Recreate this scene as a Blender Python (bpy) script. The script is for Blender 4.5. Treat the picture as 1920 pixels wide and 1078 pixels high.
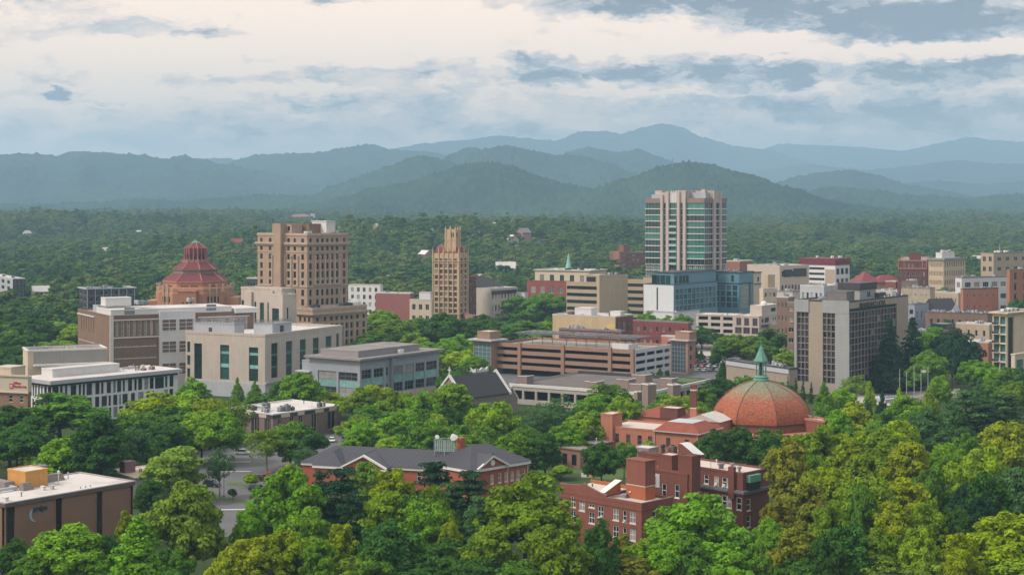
import bpy, math, random
import numpy as np
from math import sin, cos, pi, radians, sqrt, exp, atan2, tan
from mathutils import Vector, Matrix, noise as mnoise

SC = bpy.context.scene
for o in list(bpy.data.objects):
    bpy.data.objects.remove(o)

# ------------------------------------------------------------------ camera
# photograph frame 1920 x 1078, level lens with the horizon at row YH
F, YH, HC = 2900.0, 395.0, 73.0
cd = bpy.data.cameras.new('camera')
cam = bpy.data.objects.new('camera', cd)
SC.collection.objects.link(cam)
cam.location = (0, 0, HC)
cam.rotation_euler = (radians(90), 0, 0)
cd.sensor_width = 36.0
cd.lens = 36.0 * F / 1920.0
cd.shift_y = -(539 - YH) / 1920.0
cd.clip_start = 1.0
cd.clip_end = 80000.0
SC.camera = cam

# ------------------------------------------------------------------ render / colour
SC.view_settings.view_transform = 'Standard'
SC.view_settings.look = 'None'
SC.view_settings.gamma = 1.0
SC.view_settings.use_curve_mapping = False
SC.view_settings.exposure = 1.05
cy = SC.cycles
cy.max_bounces = 5
cy.diffuse_bounces = 3
cy.glossy_bounces = 2
cy.transmission_bounces = 3
cy.transparent_max_bounces = 4
cy.volume_bounces = 0
cy.use_denoising = True
cy.caustics_reflective = False
cy.caustics_refractive = False
cy.sample_clamp_indirect = 4.0

# ------------------------------------------------------------------ sun and sky
SUN_EL, SUN_AZ = radians(46), radians(-108)      # azimuth measured from the view direction (+Y) towards +X
sd = bpy.data.lights.new('sun', 'SUN')
sun = bpy.data.objects.new('sun', sd)
SC.collection.objects.link(sun)
sd.energy = 1.5
sd.angle = radians(10)
sd.color = (1.0, 0.93, 0.84)
sdir = Vector((sin(SUN_AZ) * cos(SUN_EL), cos(SUN_AZ) * cos(SUN_EL), sin(SUN_EL)))
sun.rotation_euler = sdir.to_track_quat('Z', 'Y').to_euler()
sun.location = (0, 0, 3000)

world = bpy.data.worlds.new("World")
SC.world = world
world.use_nodes = True
wt = world.node_tree
wt.nodes.clear()


class NT:
    """tiny helper for node trees"""
    def __init__(self, tree):
        self.t = tree

    def n(self, typ, **kw):
        nd = self.t.nodes.new(typ)
        for k, v in kw.items():
            setattr(nd, k, v)
        return nd

    def link(self, a, b):
        self.t.links.new(a, b)

    def put(self, sock, v):
        if hasattr(v, 'is_linked') or isinstance(v, bpy.types.NodeSocket):
            self.link(v, sock)
        else:
            sock.default_value = v

    def math(self, op, a, b=None, c=None, clamp=False):
        nd = self.n('ShaderNodeMath', operation=op, use_clamp=clamp)
        self.put(nd.inputs[0], a)
        if b is not None:
            self.put(nd.inputs[1], b)
        if c is not None:
            self.put(nd.inputs[2], c)
        return nd.outputs[0]

    def mix(self, fac, a, b, blend='MIX'):
        nd = self.n('ShaderNodeMix', data_type='RGBA', blend_type=blend)
        self.put(nd.inputs[0], fac)
        self.put(nd.inputs[6], a)
        self.put(nd.inputs[7], b)
        return nd.outputs[2]

    def noise(self, vec, scale, detail=4.0, rough=0.5):
        nd = self.n('ShaderNodeTexNoise')
        if vec is not None:
            self.link(vec, nd.inputs['Vector'])
        nd.inputs['Scale'].default_value = scale
        nd.inputs['Detail'].default_value = detail
        nd.inputs['Roughness'].default_value = rough
        return nd.outputs['Fac']

    def xyz(self, x, y, z):
        nd = self.n('ShaderNodeCombineXYZ')
        for i, v in enumerate((x, y, z)):
            self.put(nd.inputs[i], v)
        return nd.outputs[0]

    def ramp(self, fac, stops):
        nd = self.n('ShaderNodeValToRGB')
        el = nd.color_ramp.elements
        while len(el) < len(stops):
            el.new(0.5)
        for e, (p, c) in zip(el, stops):
            e.position = p
            e.color = (c[0], c[1], c[2], 1)
        self.put(nd.inputs[0], fac)
        return nd.outputs[0]


def lin(r, g, b):
    f = lambda c: ((c / 255.0) / 12.92) if c <= 10 else (((c / 255.0) + 0.055) / 1.055) ** 2.4
    return (f(r), f(g), f(b))


def build_sky():
    T = NT(wt)
    tc = T.n('ShaderNodeTexCoord')
    sep = T.n('ShaderNodeSeparateXYZ')
    T.link(tc.outputs['Generated'], sep.inputs[0])
    az = T.math('ARCTAN2', sep.outputs[0], sep.outputs[1])
    el = T.math('ARCSINE', sep.outputs[2])
    # cloud-space coordinates in hundredths of a radian, warped so no cloud has a clean outline
    a = T.math('MULTIPLY', az, 100.0)
    e = T.math('MULTIPLY', el, 100.0)
    v1 = T.xyz(T.math('MULTIPLY', a, 0.10), T.math('MULTIPLY', e, 0.30), 0.0)
    w1 = T.n('ShaderNodeTexNoise')
    T.link(v1, w1.inputs['Vector'])
    w1.inputs['Scale'].default_value = 1.6
    w1.inputs['Detail'].default_value = 9.0
    w1.inputs['Roughness'].default_value = 0.66
    ws = T.n('ShaderNodeSeparateColor')
    T.link(w1.outputs['Color'], ws.inputs[0])
    aw = T.math('MULTIPLY_ADD', T.math('SUBTRACT', ws.outputs[0], 0.5), 6.5, a)
    ew = T.math('MULTIPLY_ADD', T.math('SUBTRACT', ws.outputs[1], 0.5), 2.3, e)
    w2 = T.n('ShaderNodeTexNoise')
    T.link(T.xyz(T.math('MULTIPLY', a, 0.55), T.math('MULTIPLY', e, 1.3), 2.0), w2.inputs['Vector'])
    w2.inputs['Scale'].default_value = 1.3
    w2.inputs['Detail'].default_value = 8.0
    w2.inputs['Roughness'].default_value = 0.6
    wq = T.n('ShaderNodeSeparateColor')
    T.link(w2.outputs['Color'], wq.inputs[0])
    aw = T.math('MULTIPLY_ADD', T.math('SUBTRACT', wq.outputs[0], 0.5), 4.0, aw)
    ew = T.math('MULTIPLY_ADD', T.math('SUBTRACT', wq.outputs[1], 0.5), 1.7, ew)

    def blob(px, py, rx, ry, amp):
        u0, v0 = (px - 960) / 29.0, (YH - py) / 29.0
        du = T.math('MULTIPLY', T.math('SUBTRACT', aw, u0), 29.0 / rx)
        dv = T.math('MULTIPLY', T.math('SUBTRACT', ew, v0), 29.0 / ry)
        r2 = T.math('ADD', T.math('MULTIPLY', du, du), T.math('MULTIPLY', dv, dv))
        return T.math('MULTIPLY', T.math('EXPONENT', T.math('MULTIPLY', T.math('POWER', r2, 1.6), -1.0)), amp * 1.45)
    total = None
    for b in SKY_BLOBS:
        m = blob(*b)
        total = m if total is None else T.math('ADD', total, m)
    n0 = T.noise(T.xyz(T.math('MULTIPLY', aw, 0.34), T.math('MULTIPLY', ew, 0.75), 11.0), 1.0, 9.0, 0.64)
    total = T.math('MULTIPLY', total, T.math('MULTIPLY_ADD', n0, 3.0, -0.5))
    # broad overcast pattern for the rest of the dome
    n1 = T.noise(T.xyz(T.math('MULTIPLY', a, 0.045), T.math('MULTIPLY', e, 0.17), 3.0), 1.0, 7.0, 0.55)
    n2 = T.noise(T.xyz(T.math('MULTIPLY', aw, 0.26), T.math('MULTIPLY', ew, 0.62), 7.0), 1.0, 9.0, 0.66)
    dark = T.math('ADD', total, T.math('MULTIPLY', T.math('SUBTRACT', n1, 0.52), 0.9))
    dark = T.math('ADD', dark, T.math('MULTIPLY', T.math('SUBTRACT', n2, 0.52), 1.7))
    # low sky is a more even grey veil
    low = T.math('SUBTRACT', 1.0, T.math('DIVIDE', e, 6.8), clamp=True)
    dark = T.math('ADD', dark, T.math('MULTIPLY_ADD', low, 0.22, 0.10))
    right = T.math('MULTIPLY_ADD', a, 0.011, 0.02, clamp=True)
    dark = T.math('ADD', dark, T.math('MULTIPLY', right, 0.9))
    dark = T.math('MULTIPLY_ADD', T.math('SUBTRACT', dark, 0.36), 1.45, 0.34)
    col = T.ramp(dark, SKY_RAMP)
    # the dome overhead: thinner, brighter cloud
    sky = T.n('ShaderNodeTexSky', sky_type='NISHITA')
    sky.sun_disc = False
    sky.sun_elevation = SUN_EL
    sky.sun_rotation = SUN_AZ
    sky.altitude = 700
    up = T.math('MULTIPLY_ADD', el, 1.3, -0.25, clamp=True)
    col = T.mix(T.math('MULTIPLY', low, 0.6), col, (0.66, 0.48, 0.36, 1))
    cloud = T.mix(up, col, (SKY_TOP[0], SKY_TOP[1], SKY_TOP[2], 1))
    c10 = T.n('ShaderNodeVectorMath', operation='SCALE')
    T.link(cloud, c10.inputs[0])
    c10.inputs['Scale'].default_value = SKY_GAIN
    fin = T.mix(0.92, sky.outputs[0], c10.outputs[0])
    bg = T.n('ShaderNodeBackground')
    bg.inputs['Strength'].default_value = 0.1
    T.link(fin, bg.inputs['Color'])
    out = T.n('ShaderNodeOutputWorld')
    T.link(bg.outputs[0], out.inputs['Surface'])


SKY_GAIN = 10.0
SKY_TOP = (0.72, 0.70, 0.68)
# clouds of the photograph as (column, row, half width, half height, darkness); negative is a bright break
SKY_BLOBS = [
    (1700, 62, 200, 28, 0.42), (1560, 40, 220, 26, 0.34), (1250, 10, 300, 26, 0.42), (1110, 34, 130, 16, 0.16), (1880, 60, 90, 30, 0.10),
    (1420, 130, 520, 42, 0.16), (1010, 150, 110, 16, 0.32), (1160, 142, 150, 18, 0.26), (1390, 134, 140, 20, 0.30), (1480, 150, 70, 14, 0.24),
    (1780, 142, 260, 20, 0.32), (1600, 190, 420, 30, 0.16), (1750, 225, 380, 26, 0.18), (1300, 215, 320, 26, 0.12), (1040, 120, 90, 30, 0.12),
    (1120, 92, 150, 14, -0.26), (1600, 102, 260, 11, -0.30), (1050, 78, 60, 14, -0.22), (1400, 82, 110, 18, -0.22), (1820, 108, 160, 10, -0.22),
    (1240, 172, 260, 7, -0.14), (1880, 178, 160, 8, -0.10), (1560, 172, 120, 7, -0.12),
    (60, 24, 160, 40, 0.26), (250, 66, 210, 16, 0.26), (390, 72, 90, 11, 0.22), (420, 152, 350, 11, 0.20), (700, 138, 200, 10, 0.18),
    (145, 180, 25, 13, 0.46), (60, 182, 170, 10, 0.22), (490, 115, 34, 5, 0.26), (640, 2, 80, 9, 0.34), (840, 70, 60, 6, 0.10),
    (520, 192, 280, 13, 0.18), (820, 188, 250, 26, 0.18), (480, 245, 620, 44, 0.20), (960, 250, 260, 24, 0.14),
    (90, 202, 150, 5, -0.42), (300, 187, 180, 5, -0.20), (660, 70, 240, 40, -0.22), (250, 108, 220, 18, -0.20), (900, 60, 80, 24, -0.10),
]
SKY_RAMP = [(0.0, (0.86, 0.635, 0.455)), (0.25, (0.68, 0.51, 0.395)), (0.5, (0.46, 0.395, 0.345)), (0.75, (0.250, 0.232, 0.228)), (1.0, (0.115, 0.112, 0.125))]
build_sky()

# ------------------------------------------------------------------ helpers
COL = SC.collection


def tag(o, label=None, cat=None, group=None, kind=None):
    if label:
        o['label'] = label
    if cat:
        o['category'] = cat
    if group:
        o['group'] = group
    if kind:
        o['kind'] = kind
    return o


def empty(name, loc=(0, 0, 0), rz=0.0):
    o = bpy.data.objects.new(name, None)
    o.empty_display_size = 1.0
    COL.objects.link(o)
    o.location = loc
    o.rotation_euler = (0, 0, rz)
    return o


def W(px, py, d):
    return ((px - 960) / F * d, d, HC - (py - YH) / F * d)


def X(px, d):
    return (px - 960) / F * d


def ZY(py, d):
    return HC - (py - YH) * d / F


def GD(py, z=0.0):
    return F * (HC - z) / (py - YH)


class MB:
    """collects faces and links them as ONE mesh object"""
    def __init__(self):
        self.v, self.f, self.m = [], [], []

    def poly(self, pts, m=0):
        b = len(self.v)
        self.v += [tuple(p) for p in pts]
        self.f.append(tuple(range(b, b + len(pts))))
        self.m.append(m)

    def box(self, x0, x1, y0, y1, z0, z1, m=0, top=None, bottom=True):
        b = len(self.v)
        self.v += [(x0, y0, z0), (x1, y0, z0), (x1, y1, z0), (x0, y1, z0), (x0, y0, z1), (x1, y0, z1), (x1, y1, z1), (x0, y1, z1)]
        fs = [(0, 1, 5, 4), (1, 2, 6, 5), (2, 3, 7, 6), (3, 0, 4, 7), (4, 5, 6, 7)]
        if bottom:
            fs.append((3, 2, 1, 0))
        for i, q in enumerate(fs):
            self.f.append(tuple(b + k for k in q))
            self.m.append(top if (i == 4 and top is not None) else m)

    def prism(self, pts, z0, z1, m=0, top=None, cap=True):
        n = len(pts)
        b = len(self.v)
        self.v += [(p[0], p[1], z0) for p in pts] + [(p[0], p[1], z1) for p in pts]
        for i in range(n):
            j = (i + 1) % n
            self.f.append((b + i, b + j, b + n + j, b + n + i))
            self.m.append(m)
        if cap:
            self.f.append(tuple(b + n + i for i in range(n)))
            self.m.append(m if top is None else top)
            self.f.append(tuple(b + n - 1 - i for i in range(n)))
            self.m.append(m)

    def lathe(self, prof, n=24, cx=0, cy=0, rot=0.0, m=0, mats=None, caps=True):
        b = len(self.v)
        for r, z in prof:
            for i in range(n):
                t = rot + 2 * pi * i / n
                self.v.append((cx + r * cos(t), cy + r * sin(t), z))
        for k in range(len(prof) - 1):
            for i in range(n):
                j = (i + 1) % n
                self.f.append((b + k * n + i, b + k * n + j, b + (k + 1) * n + j, b + (k + 1) * n + i))
                self.m.append(mats[k] if mats else m)
        if caps:
            self.f.append(tuple(b + (len(prof) - 1) * n + i for i in range(n)))
            self.m.append(mats[-1] if mats else m)
            self.f.append(tuple(b + n - 1 - i for i in range(n)))
            self.m.append(mats[0] if mats else m)

    def tube(self, pts, rads, n=6, m=0):
        pts = [Vector(p) for p in pts]
        b = len(self.v)
        for i, p in enumerate(pts):
            d = (pts[min(i + 1, len(pts) - 1)] - pts[max(i - 1, 0)])
            d = d.normalized() if d.length > 1e-6 else Vector((0, 0, 1))
            a = d.cross(Vector((0.31, 0.95, 0.05))).normalized()
            c = d.cross(a)
            for k in range(n):
                t = 2 * pi * k / n
                self.v.append(tuple(p + (a * cos(t) + c * sin(t)) * rads[i]))
        for i in range(len(pts) - 1):
            for k in range(n):
                j = (k + 1) % n
                self.f.append((b + i * n + k, b + i * n + j, b + (i + 1) * n + j, b + (i + 1) * n + k))
                self.m.append(m)
        self.f.append(tuple(b + (len(pts) - 1) * n + k for k in range(n)))
        self.m.append(m)

    def mesh(self, name, mats):
        me = bpy.data.meshes.new(name)
        me.from_pydata(self.v, [], self.f)
        for mt in (mats if isinstance(mats, (list, tuple)) else [mats]):
            me.materials.append(mt)
        me.polygons.foreach_set('material_index', self.m)
        me.update()
        return me

    def build(self, name, mats, parent=None, label=None, smooth=False):
        me = self.mesh(name, mats)
        if smooth:
            me.polygons.foreach_set('use_smooth', [True] * len(me.polygons))
        o = bpy.data.objects.new(name, me)
        COL.objects.link(o)
        if parent is not None:
            o.parent = parent
        if label:
            o['label'] = label
        return o


def linkmesh(name, me, parent=None):
    o = bpy.data.objects.new(name, me)
    COL.objects.link(o)
    if parent is not None:
        o.parent = parent
    return o


# ------------------------------------------------------------------ materials
MATS = {}


def mat(name, c, rough=0.8, var=0.18, scale=0.35, streak=0.0, metal=0.0, spec=0.3, bump=0.0, fine=0.12, lines=None, linec=0.75, seams=0.0, blot=0.0):
    """plain weathered surface: two noises, optional rain streaks, optional courses (height, darkness)"""
    if name in MATS:
        return MATS[name]
    var, streak = var * 1.3, streak * 1.7
    m = bpy.data.materials.new(name)
    MATS[name] = m
    m.use_nodes = True
    t = m.node_tree
    t.nodes.clear()
    T = NT(t)
    tc = T.n('ShaderNodeTexCoord')
    ob = tc.outputs['Object']
    big = T.noise(ob, scale, 3.0)
    sm = T.noise(ob, 2.6, 5.0, 0.65)
    k = T.math('MULTIPLY_ADD', T.math('SUBTRACT', big, 0.5), 2 * var, 1.0)
    k = T.math('MULTIPLY', k, T.math('MULTIPLY_ADD', T.math('SUBTRACT', sm, 0.5), 2 * fine, 1.0))
    if streak:
        mp = T.n('ShaderNodeMapping')
        T.link(ob, mp.inputs['Vector'])
        mp.inputs['Scale'].default_value = (0.9, 0.9, 0.06)
        st = T.noise(mp.outputs[0], 1.6, 4.0, 0.6)
        k = T.math('MULTIPLY', k, T.math('MULTIPLY_ADD', T.math('SUBTRACT', st, 0.5), 2 * streak, 1.0))
    if seams or blot:
        s2 = T.n('ShaderNodeSeparateXYZ')
        T.link(ob, s2.inputs[0])
    if seams:
        q1 = T.math('LESS_THAN', T.math('FRACT', T.math('DIVIDE', s2.outputs[0], seams)), 0.05)
        k = T.math('MULTIPLY', k, T.math('MULTIPLY_ADD', q1, -0.13, 1.0))
    if blot:
        b1 = T.noise(ob, 0.16, 6.0, 0.62)
        b2 = T.math('MULTIPLY', T.math('SUBTRACT', b1, 0.52), 5.0, clamp=True)
        k = T.math('MULTIPLY', k, T.math('MULTIPLY_ADD', b2, -blot, 1.0))
    if lines:
        sp = T.n('ShaderNodeSeparateXYZ')
        T.link(ob, sp.inputs[0])
        fz = T.math('FRACT', T.math('DIVIDE', sp.outputs[2], lines[1]))
        fx = T.math('FRACT', T.math('DIVIDE', T.math('ADD', sp.outputs[0], sp.outputs[1]), lines[0]))
        lz = T.math('LESS_THAN', fz, lines[2] / lines[1])
        lx = T.math('LESS_THAN', fx, lines[2] / lines[0])
        ln = T.math('MAXIMUM', lz, lx)
        k = T.math('MULTIPLY', k, T.math('MULTIPLY_ADD', ln, linec - 1.0, 1.0))
    vm = T.n('ShaderNodeVectorMath', operation='SCALE')
    vm.inputs[0].default_value = c
    T.link(k, vm.inputs['Scale'])
    p = T.n('ShaderNodeBsdfPrincipled')
    T.link(vm.outputs[0], p.inputs['Base Color'])
    p.inputs['Roughness'].default_value = rough
    p.inputs['Metallic'].default_value = metal
    p.inputs['Specular IOR Level'].default_value = spec
    if bump:
        bn = T.n('ShaderNodeBump')
        bn.inputs['Strength'].default_value = bump
        T.link(sm, bn.inputs['Height'])
        T.link(bn.outputs[0], p.inputs['Normal'])
    o = T.n('ShaderNodeOutputMaterial')
    T.link(p.outputs[0], o.inputs['Surface'])
    return m


def glassmat(name, c, rough=0.12, var=0.5, spec=0.6):
    """window glass with rooms and blinds behind it: dark, glossy, unequal from pane to pane"""
    if name in MATS:
        return MATS[name]
    m = bpy.data.materials.new(name)
    MATS[name] = m
    m.use_nodes = True
    t = m.node_tree
    t.nodes.clear()
    T = NT(t)
    tc = T.n('ShaderNodeTexCoord')
    oi = T.n('ShaderNodeObjectInfo')
    nz = T.noise(tc.outputs['Object'], 0.8, 2.0)
    k = T.math('MULTIPLY_ADD', T.math('SUBTRACT', oi.outputs['Random'], 0.45), 2 * var, 1.0)
    k = T.math('MULTIPLY', k, T.math('MULTIPLY_ADD', T.math('SUBTRACT', nz, 0.5), 0.9, 1.0))
    vm = T.n('ShaderNodeVectorMath', operation='SCALE')
    vm.inputs[0].default_value = c
    T.link(k, vm.inputs['Scale'])
    p = T.n('ShaderNodeBsdfPrincipled')
    T.link(vm.outputs[0], p.inputs['Base Color'])
    p.inputs['Roughness'].default_value = rough
    p.inputs['Specular IOR Level'].default_value = spec
    o = T.n('ShaderNodeOutputMaterial')
    T.link(p.outputs[0], o.inputs['Surface'])
    return m

# ------------------------------------------------------------------ setting: ground, hills, mountains
def sstep(a, b, x):
    t = min(1.0, max(0.0, (x - a) / (b - a)))
    return t * t * (3 - 2 * t)


HILLS = [  # column, depth, height, half width, half depth
    (1010, 1980, 14, 230, 210), (1250, 2150, 14, 230, 210), (780, 1900, 28, 240, 220), (90, 2750, 30, 330, 260), (560, 3000, 15, 260, 300),
    (1750, 2600, 6, 300, 300), (330, 1700, 4, 160, 160), (1950, 3300, 12, 400, 300), (330, 3700, 22, 520, 320), (760, 4300, 20, 420, 300), (1420, 3600, 16, 420, 300), (1100, 3000, 20, 300, 240), (1700, 4200, 20, 420, 300), (40, 4500, 16, 500, 300), (480, 2300, 12, 220, 180), (1500, 2500, 10, 240, 200),
]


def ground_z(x, d):
    if d < 1150:
        return 0.0
    z = 6 * sstep(1200, 2000, d) + 14 * sstep(2000, 3000, d) + 12 * sstep(3000, 4000, d) + 14 * sstep(4000, 5400, d)
    for px, hd, h, sx, sy in HILLS:
        hx = X(px, hd)
        z += h * exp(-((x - hx) / sx) ** 2 - ((d - hd) / sy) ** 2)
    f = sstep(1200, 1700, d)
    z += f * 8 * (mnoise.noise((x / 260.0, d / 300.0, 0.3))) + f * 5 * mnoise.noise((x / 90.0, d / 90.0, 4.3))
    return z


def ground_mat():
    m = bpy.data.materials.new('ground_cover')
    m.use_nodes = True
    t = m.node_tree
    t.nodes.clear()
    T = NT(t)
    tc = T.n('ShaderNodeTexCoord')
    n1 = T.noise(tc.outputs['Object'], 0.02, 5.0)
    n2 = T.noise(tc.outputs['Object'], 0.6, 5.0, 0.65)
    c = T.ramp(n1, [(0.35, (0.035, 0.06, 0.018)), (0.55, (0.055, 0.085, 0.025)), (0.7, (0.10, 0.085, 0.055))])
    c2 = T.mix(T.math('MULTIPLY', n2, 0.6), c, (0.02, 0.035, 0.012, 1))
    p = T.n('ShaderNodeBsdfPrincipled')
    T.link(c2, p.inputs['Base Color'])
    p.inputs['Roughness'].default_value = 0.95
    p.inputs['Specular IOR Level'].default_value = 0.1
    o = T.n('ShaderNodeOutputMaterial')
    T.link(p.outputs[0], o.inputs['Surface'])
    return m


def grid_mesh(name, rows, mats):
    """rows: list of equally long lists of points"""
    n = len(rows[0])
    v = [p for r in rows for p in r]
    f = []
    for i in range(len(rows) - 1):
        for j in range(n - 1):
            f.append((i * n + j, i * n + j + 1, (i + 1) * n + j + 1, (i + 1) * n + j))
    me = bpy.data.meshes.new(name)
    me.from_pydata(v, [], f)
    me.materials.append(mats)
    me.polygons.foreach_set('use_smooth', [True] * len(me.polygons))
    me.update()
    o = bpy.data.objects.new(name, me)
    COL.objects.link(o)
    return o


ds = [-400, 0, 150, 300, 600, 900, 1150] + [1150 + 45 * k for k in range(1, 60)] + [3850 + 120 * k for k in range(1, 24)]
rows = []
for d in ds:
    hw = max(1500, abs(d) * 0.75)
    rows.append([(hw * (j / 60.0 - 1), d, ground_z(hw * (j / 60.0 - 1), d)) for j in range(121)])
tag(grid_mesh('ground', rows, ground_mat()), kind='structure')


def mountain_mat(name, c1, c2, sc):
    m = bpy.data.materials.new(name)
    m.use_nodes = True
    t = m.node_tree
    t.nodes.clear()
    T = NT(t)
    tc = T.n('ShaderNodeTexCoord')
    n1 = T.noise(tc.outputs['Object'], sc * 0.12, 5.0, 0.6)
    n2 = T.noise(tc.outputs['Object'], sc, 5.0, 0.7)
    k = T.math('MULTIPLY_ADD', n2, 0.9, T.math('MULTIPLY', n1, 0.9))
    c = T.ramp(T.math('MULTIPLY', k, 0.6), [(0.30, c2), (0.72, c1)])  # forest mottle; its dark tone is deepened to imitate shaded relief
    p = T.n('ShaderNodeBsdfPrincipled')
    T.link(c, p.inputs['Base Color'])
    p.inputs['Roughness'].default_value = 1.0
    p.inputs['Specular IOR Level'].default_value = 0.0
    o = T.n('ShaderNodeOutputMaterial')
    T.link(p.outputs[0], o.inputs['Surface'])
    return m


def interp(prof, x):
    if x <= prof[0][0]:
        return prof[0][1]
    for (x0, y0), (x1, y1) in zip(prof, prof[1:]):
        if x <= x1:
            t = (x - x0) / (x1 - x0)
            t2 = t * t * (3 - 2 * t)
            return y0 + (y1 - y0) * (0.5 * t + 0.5 * t2)
    return prof[-1][1]


MM_NEAR = mountain_mat('forested_slope', (0.050, 0.096, 0.054), (0.008, 0.020, 0.022), 0.016)
MM_FAR = mountain_mat('distant_slope', (0.044, 0.080, 0.056), (0.005, 0.012, 0.020), 0.005)


def ridge(name, D, front, back, prof, base=48.0, px0=None, px1=None, step=4.0, nrow=60, jit=5.0, spur=0.34, slen=420.0, seed=0.0, m=None):
    """a mountain: its crest follows prof (column, row) at depth D, slopes fall to the front and to the back"""
    px0 = prof[0][0] if px0 is None else px0
    px1 = prof[-1][0] if px1 is None else px1
    nb = nrow // 3
    ts = [-1 + k / nrow for k in range(nrow)] + [0.0] + [(k + 1) / nb for k in range(nb)]
    ncol = int((px1 - px0) / step) + 1
    rng = np.random.default_rng(int(seed * 7 + 11))
    jits = rng.normal(0, 1, (len(ts), ncol))
    rows = []
    for i, t in enumerate(ts):
        row = []
        for j in range(ncol):
            px = px0 + j * step
            cx = X(px, D)
            # the crest wanders in depth a little
            Dc = D + 0.22 * front * mnoise.noise((cx / (slen * 2.2), seed, 0.0))
            zc = ZY(interp(prof, px), Dc)
            d = Dc + t * (front if t < 0 else back)
            a = abs(t)
            h = max(0.0, zc - base)
            s = (1 - a) ** 1.15 if a < 1 else 0.0
            sp = 1 - 2 * abs(mnoise.noise((cx / slen + 0.4 * t, t * 0.9 + seed, seed * 1.7)))
            sp2 = 1 - 2 * abs(mnoise.noise((cx / (slen * 0.42) + 0.6 * t, t * 1.6 + seed, seed * 2.7 + 5)))
            w = min(1.0, a * 3.2) * (1 - a) ** 0.6
            z = base + h * (s + w * spur * 1.5 * (0.8 * (min(sp, .8) - 0.8) + 0.4 * (min(sp2, .8) - 0.8) + .12))
            z = max(base - 30 * a, z) + jits[i, j] * jit * (0.4 if a < 1e-6 else 1.0) * min(1.0, h / 60.0)
            row.append((cx * (d / Dc) * 0.5 + cx * 0.5, d, z))
        rows.append(row)
    return tag(grid_mesh(name, rows, m or MM_NEAR), kind='structure')


ridge('mountain', 4300, 750, 600, [(960, 392), (1040, 371), (1100, 357), (1180, 334), (1240, 314), (1290, 303), (1330, 307), (1400, 325), (1470, 350), (1540, 374), (1600, 386), (1680, 394)], base=48, seed=1.0, jit=4.0, step=3.5, nrow=85, slen=300)
ridge('mountain', 4700, 800, 600, [(520, 394), (570, 384), (640, 372), (700, 352), (760, 344), (820, 324), (870, 308), (915, 303), (960, 311), (1010, 330), (1060, 345), (1100, 353), (1140, 362), (1200, 380), (1260, 394)], base=50, seed=2.0, jit=4.5, step=3.5, nrow=80, slen=320)
ridge('mountain', 6000, 900, 700, [(560, 385), (620, 350), (680, 330), (730, 311), (790, 292), (830, 300), (870, 312), (930, 335), (1000, 360), (1060, 385)], base=52, seed=3.0, jit=6, step=4, nrow=60, slen=420)
ridge('mountain', 7000, 1100, 800, [(780, 370), (840, 291), (880, 275), (905, 280), (945, 272), (990, 281), (1040, 290), (1090, 292), (1140, 306), (1190, 325), (1230, 340), (1290, 375)], base=55, seed=4.0, jit=7, step=4, nrow=60, slen=480)
ridge('mountain', 8200, 2300, 1200, [(-260, 300), (-100, 285), (0, 290), (35, 287), (90, 292), (125, 284), (180, 286), (245, 290), (300, 298), (335, 291), (370, 300), (420, 309), (480, 318), (560, 335), (640, 360), (700, 385)], base=55, seed=5.0, jit=7, step=5, nrow=80, slen=620, spur=0.45)
ridge('mountain', 9600, 2200, 1200, [(330, 380), (380, 318), (420, 308), (450, 298), (480, 290), (560, 288), (600, 285), (660, 275), (695, 270), (730, 280), (800, 285), (850, 293), (920, 310), (1000, 340), (1100, 380)], base=60, seed=6.0, jit=8, step=5, nrow=70, slen=700, spur=0.42, m=MM_FAR)
ridge('mountain', 12500, 1800, 1200, [(300, 330), (370, 297), (430, 297), (480, 310), (560, 330)], base=60, seed=7.0, jit=8, step=7, nrow=30, slen=900, m=MM_FAR)
ridge('mountain', 8600, 1300, 900, [(1020, 340), (1060, 285), (1100, 275), (1150, 285), (1200, 280), (1240, 296), (1300, 320), (1380, 350)], base=60, seed=8.0, jit=7, step=5, nrow=50, slen=600, m=MM_FAR)
ridge('mountain', 14500, 3800, 1800, [(640, 300), (740, 279), (800, 268), (880, 262), (930, 254), (980, 259), (1040, 264), (1090, 247), (1140, 246), (1165, 252), (1200, 240), (1240, 232), (1275, 238), (1310, 257), (1380, 275), (1440, 281), (1500, 300), (1560, 318), (1640, 345), (1720, 370)], base=70, seed=9.0, jit=9, step=6, nrow=60, slen=1500, spur=0.25, m=MM_FAR)
ridge('mountain', 17000, 3200, 1800, [(1340, 330), (1400, 290), (1460, 270), (1520, 272), (1600, 275), (1690, 283), (1720, 278), (1760, 268), (1815, 257), (1860, 263), (1920, 266), (2050, 270), (2200, 290)], base=80, seed=10.0, jit=9, step=7, nrow=50, slen=1600, spur=0.25, m=MM_FAR)
ridge('mountain', 12000, 1500, 1000, [(1330, 345), (1420, 320), (1520, 309), (1640, 319), (1720, 311), (1800, 301), (1880, 307), (2000, 311), (2150, 335)], base=66, seed=14.0, jit=8, step=6, nrow=40, slen=900, m=MM_FAR)
ridge('mountain', 9400, 1100, 900, [(1560, 372), (1660, 347), (1760, 339), (1850, 346), (1950, 336), (2100, 352), (2250, 375)], base=62, seed=15.0, jit=8, step=6, nrow=40, slen=700, m=MM_FAR)
ridge('mountain', 7600, 1100, 900, [(1400, 385), (1460, 340), (1500, 330), (1540, 323), (1590, 318), (1640, 328), (1700, 346), (1760, 355), (1850, 372), (1980, 380), (2150, 385)], base=58, seed=11.0, jit=7, step=6, nrow=50, slen=560, m=MM_FAR)
ridge('mountain', 5600, 900, 800, [(1440, 390), (1500, 362), (1560, 350), (1620, 356), (1700, 366), (1800, 372), (1880, 366), (1960, 364), (2100, 372), (2250, 384)], base=55, seed=12.0, jit=6, step=5, nrow=50, slen=460)
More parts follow.
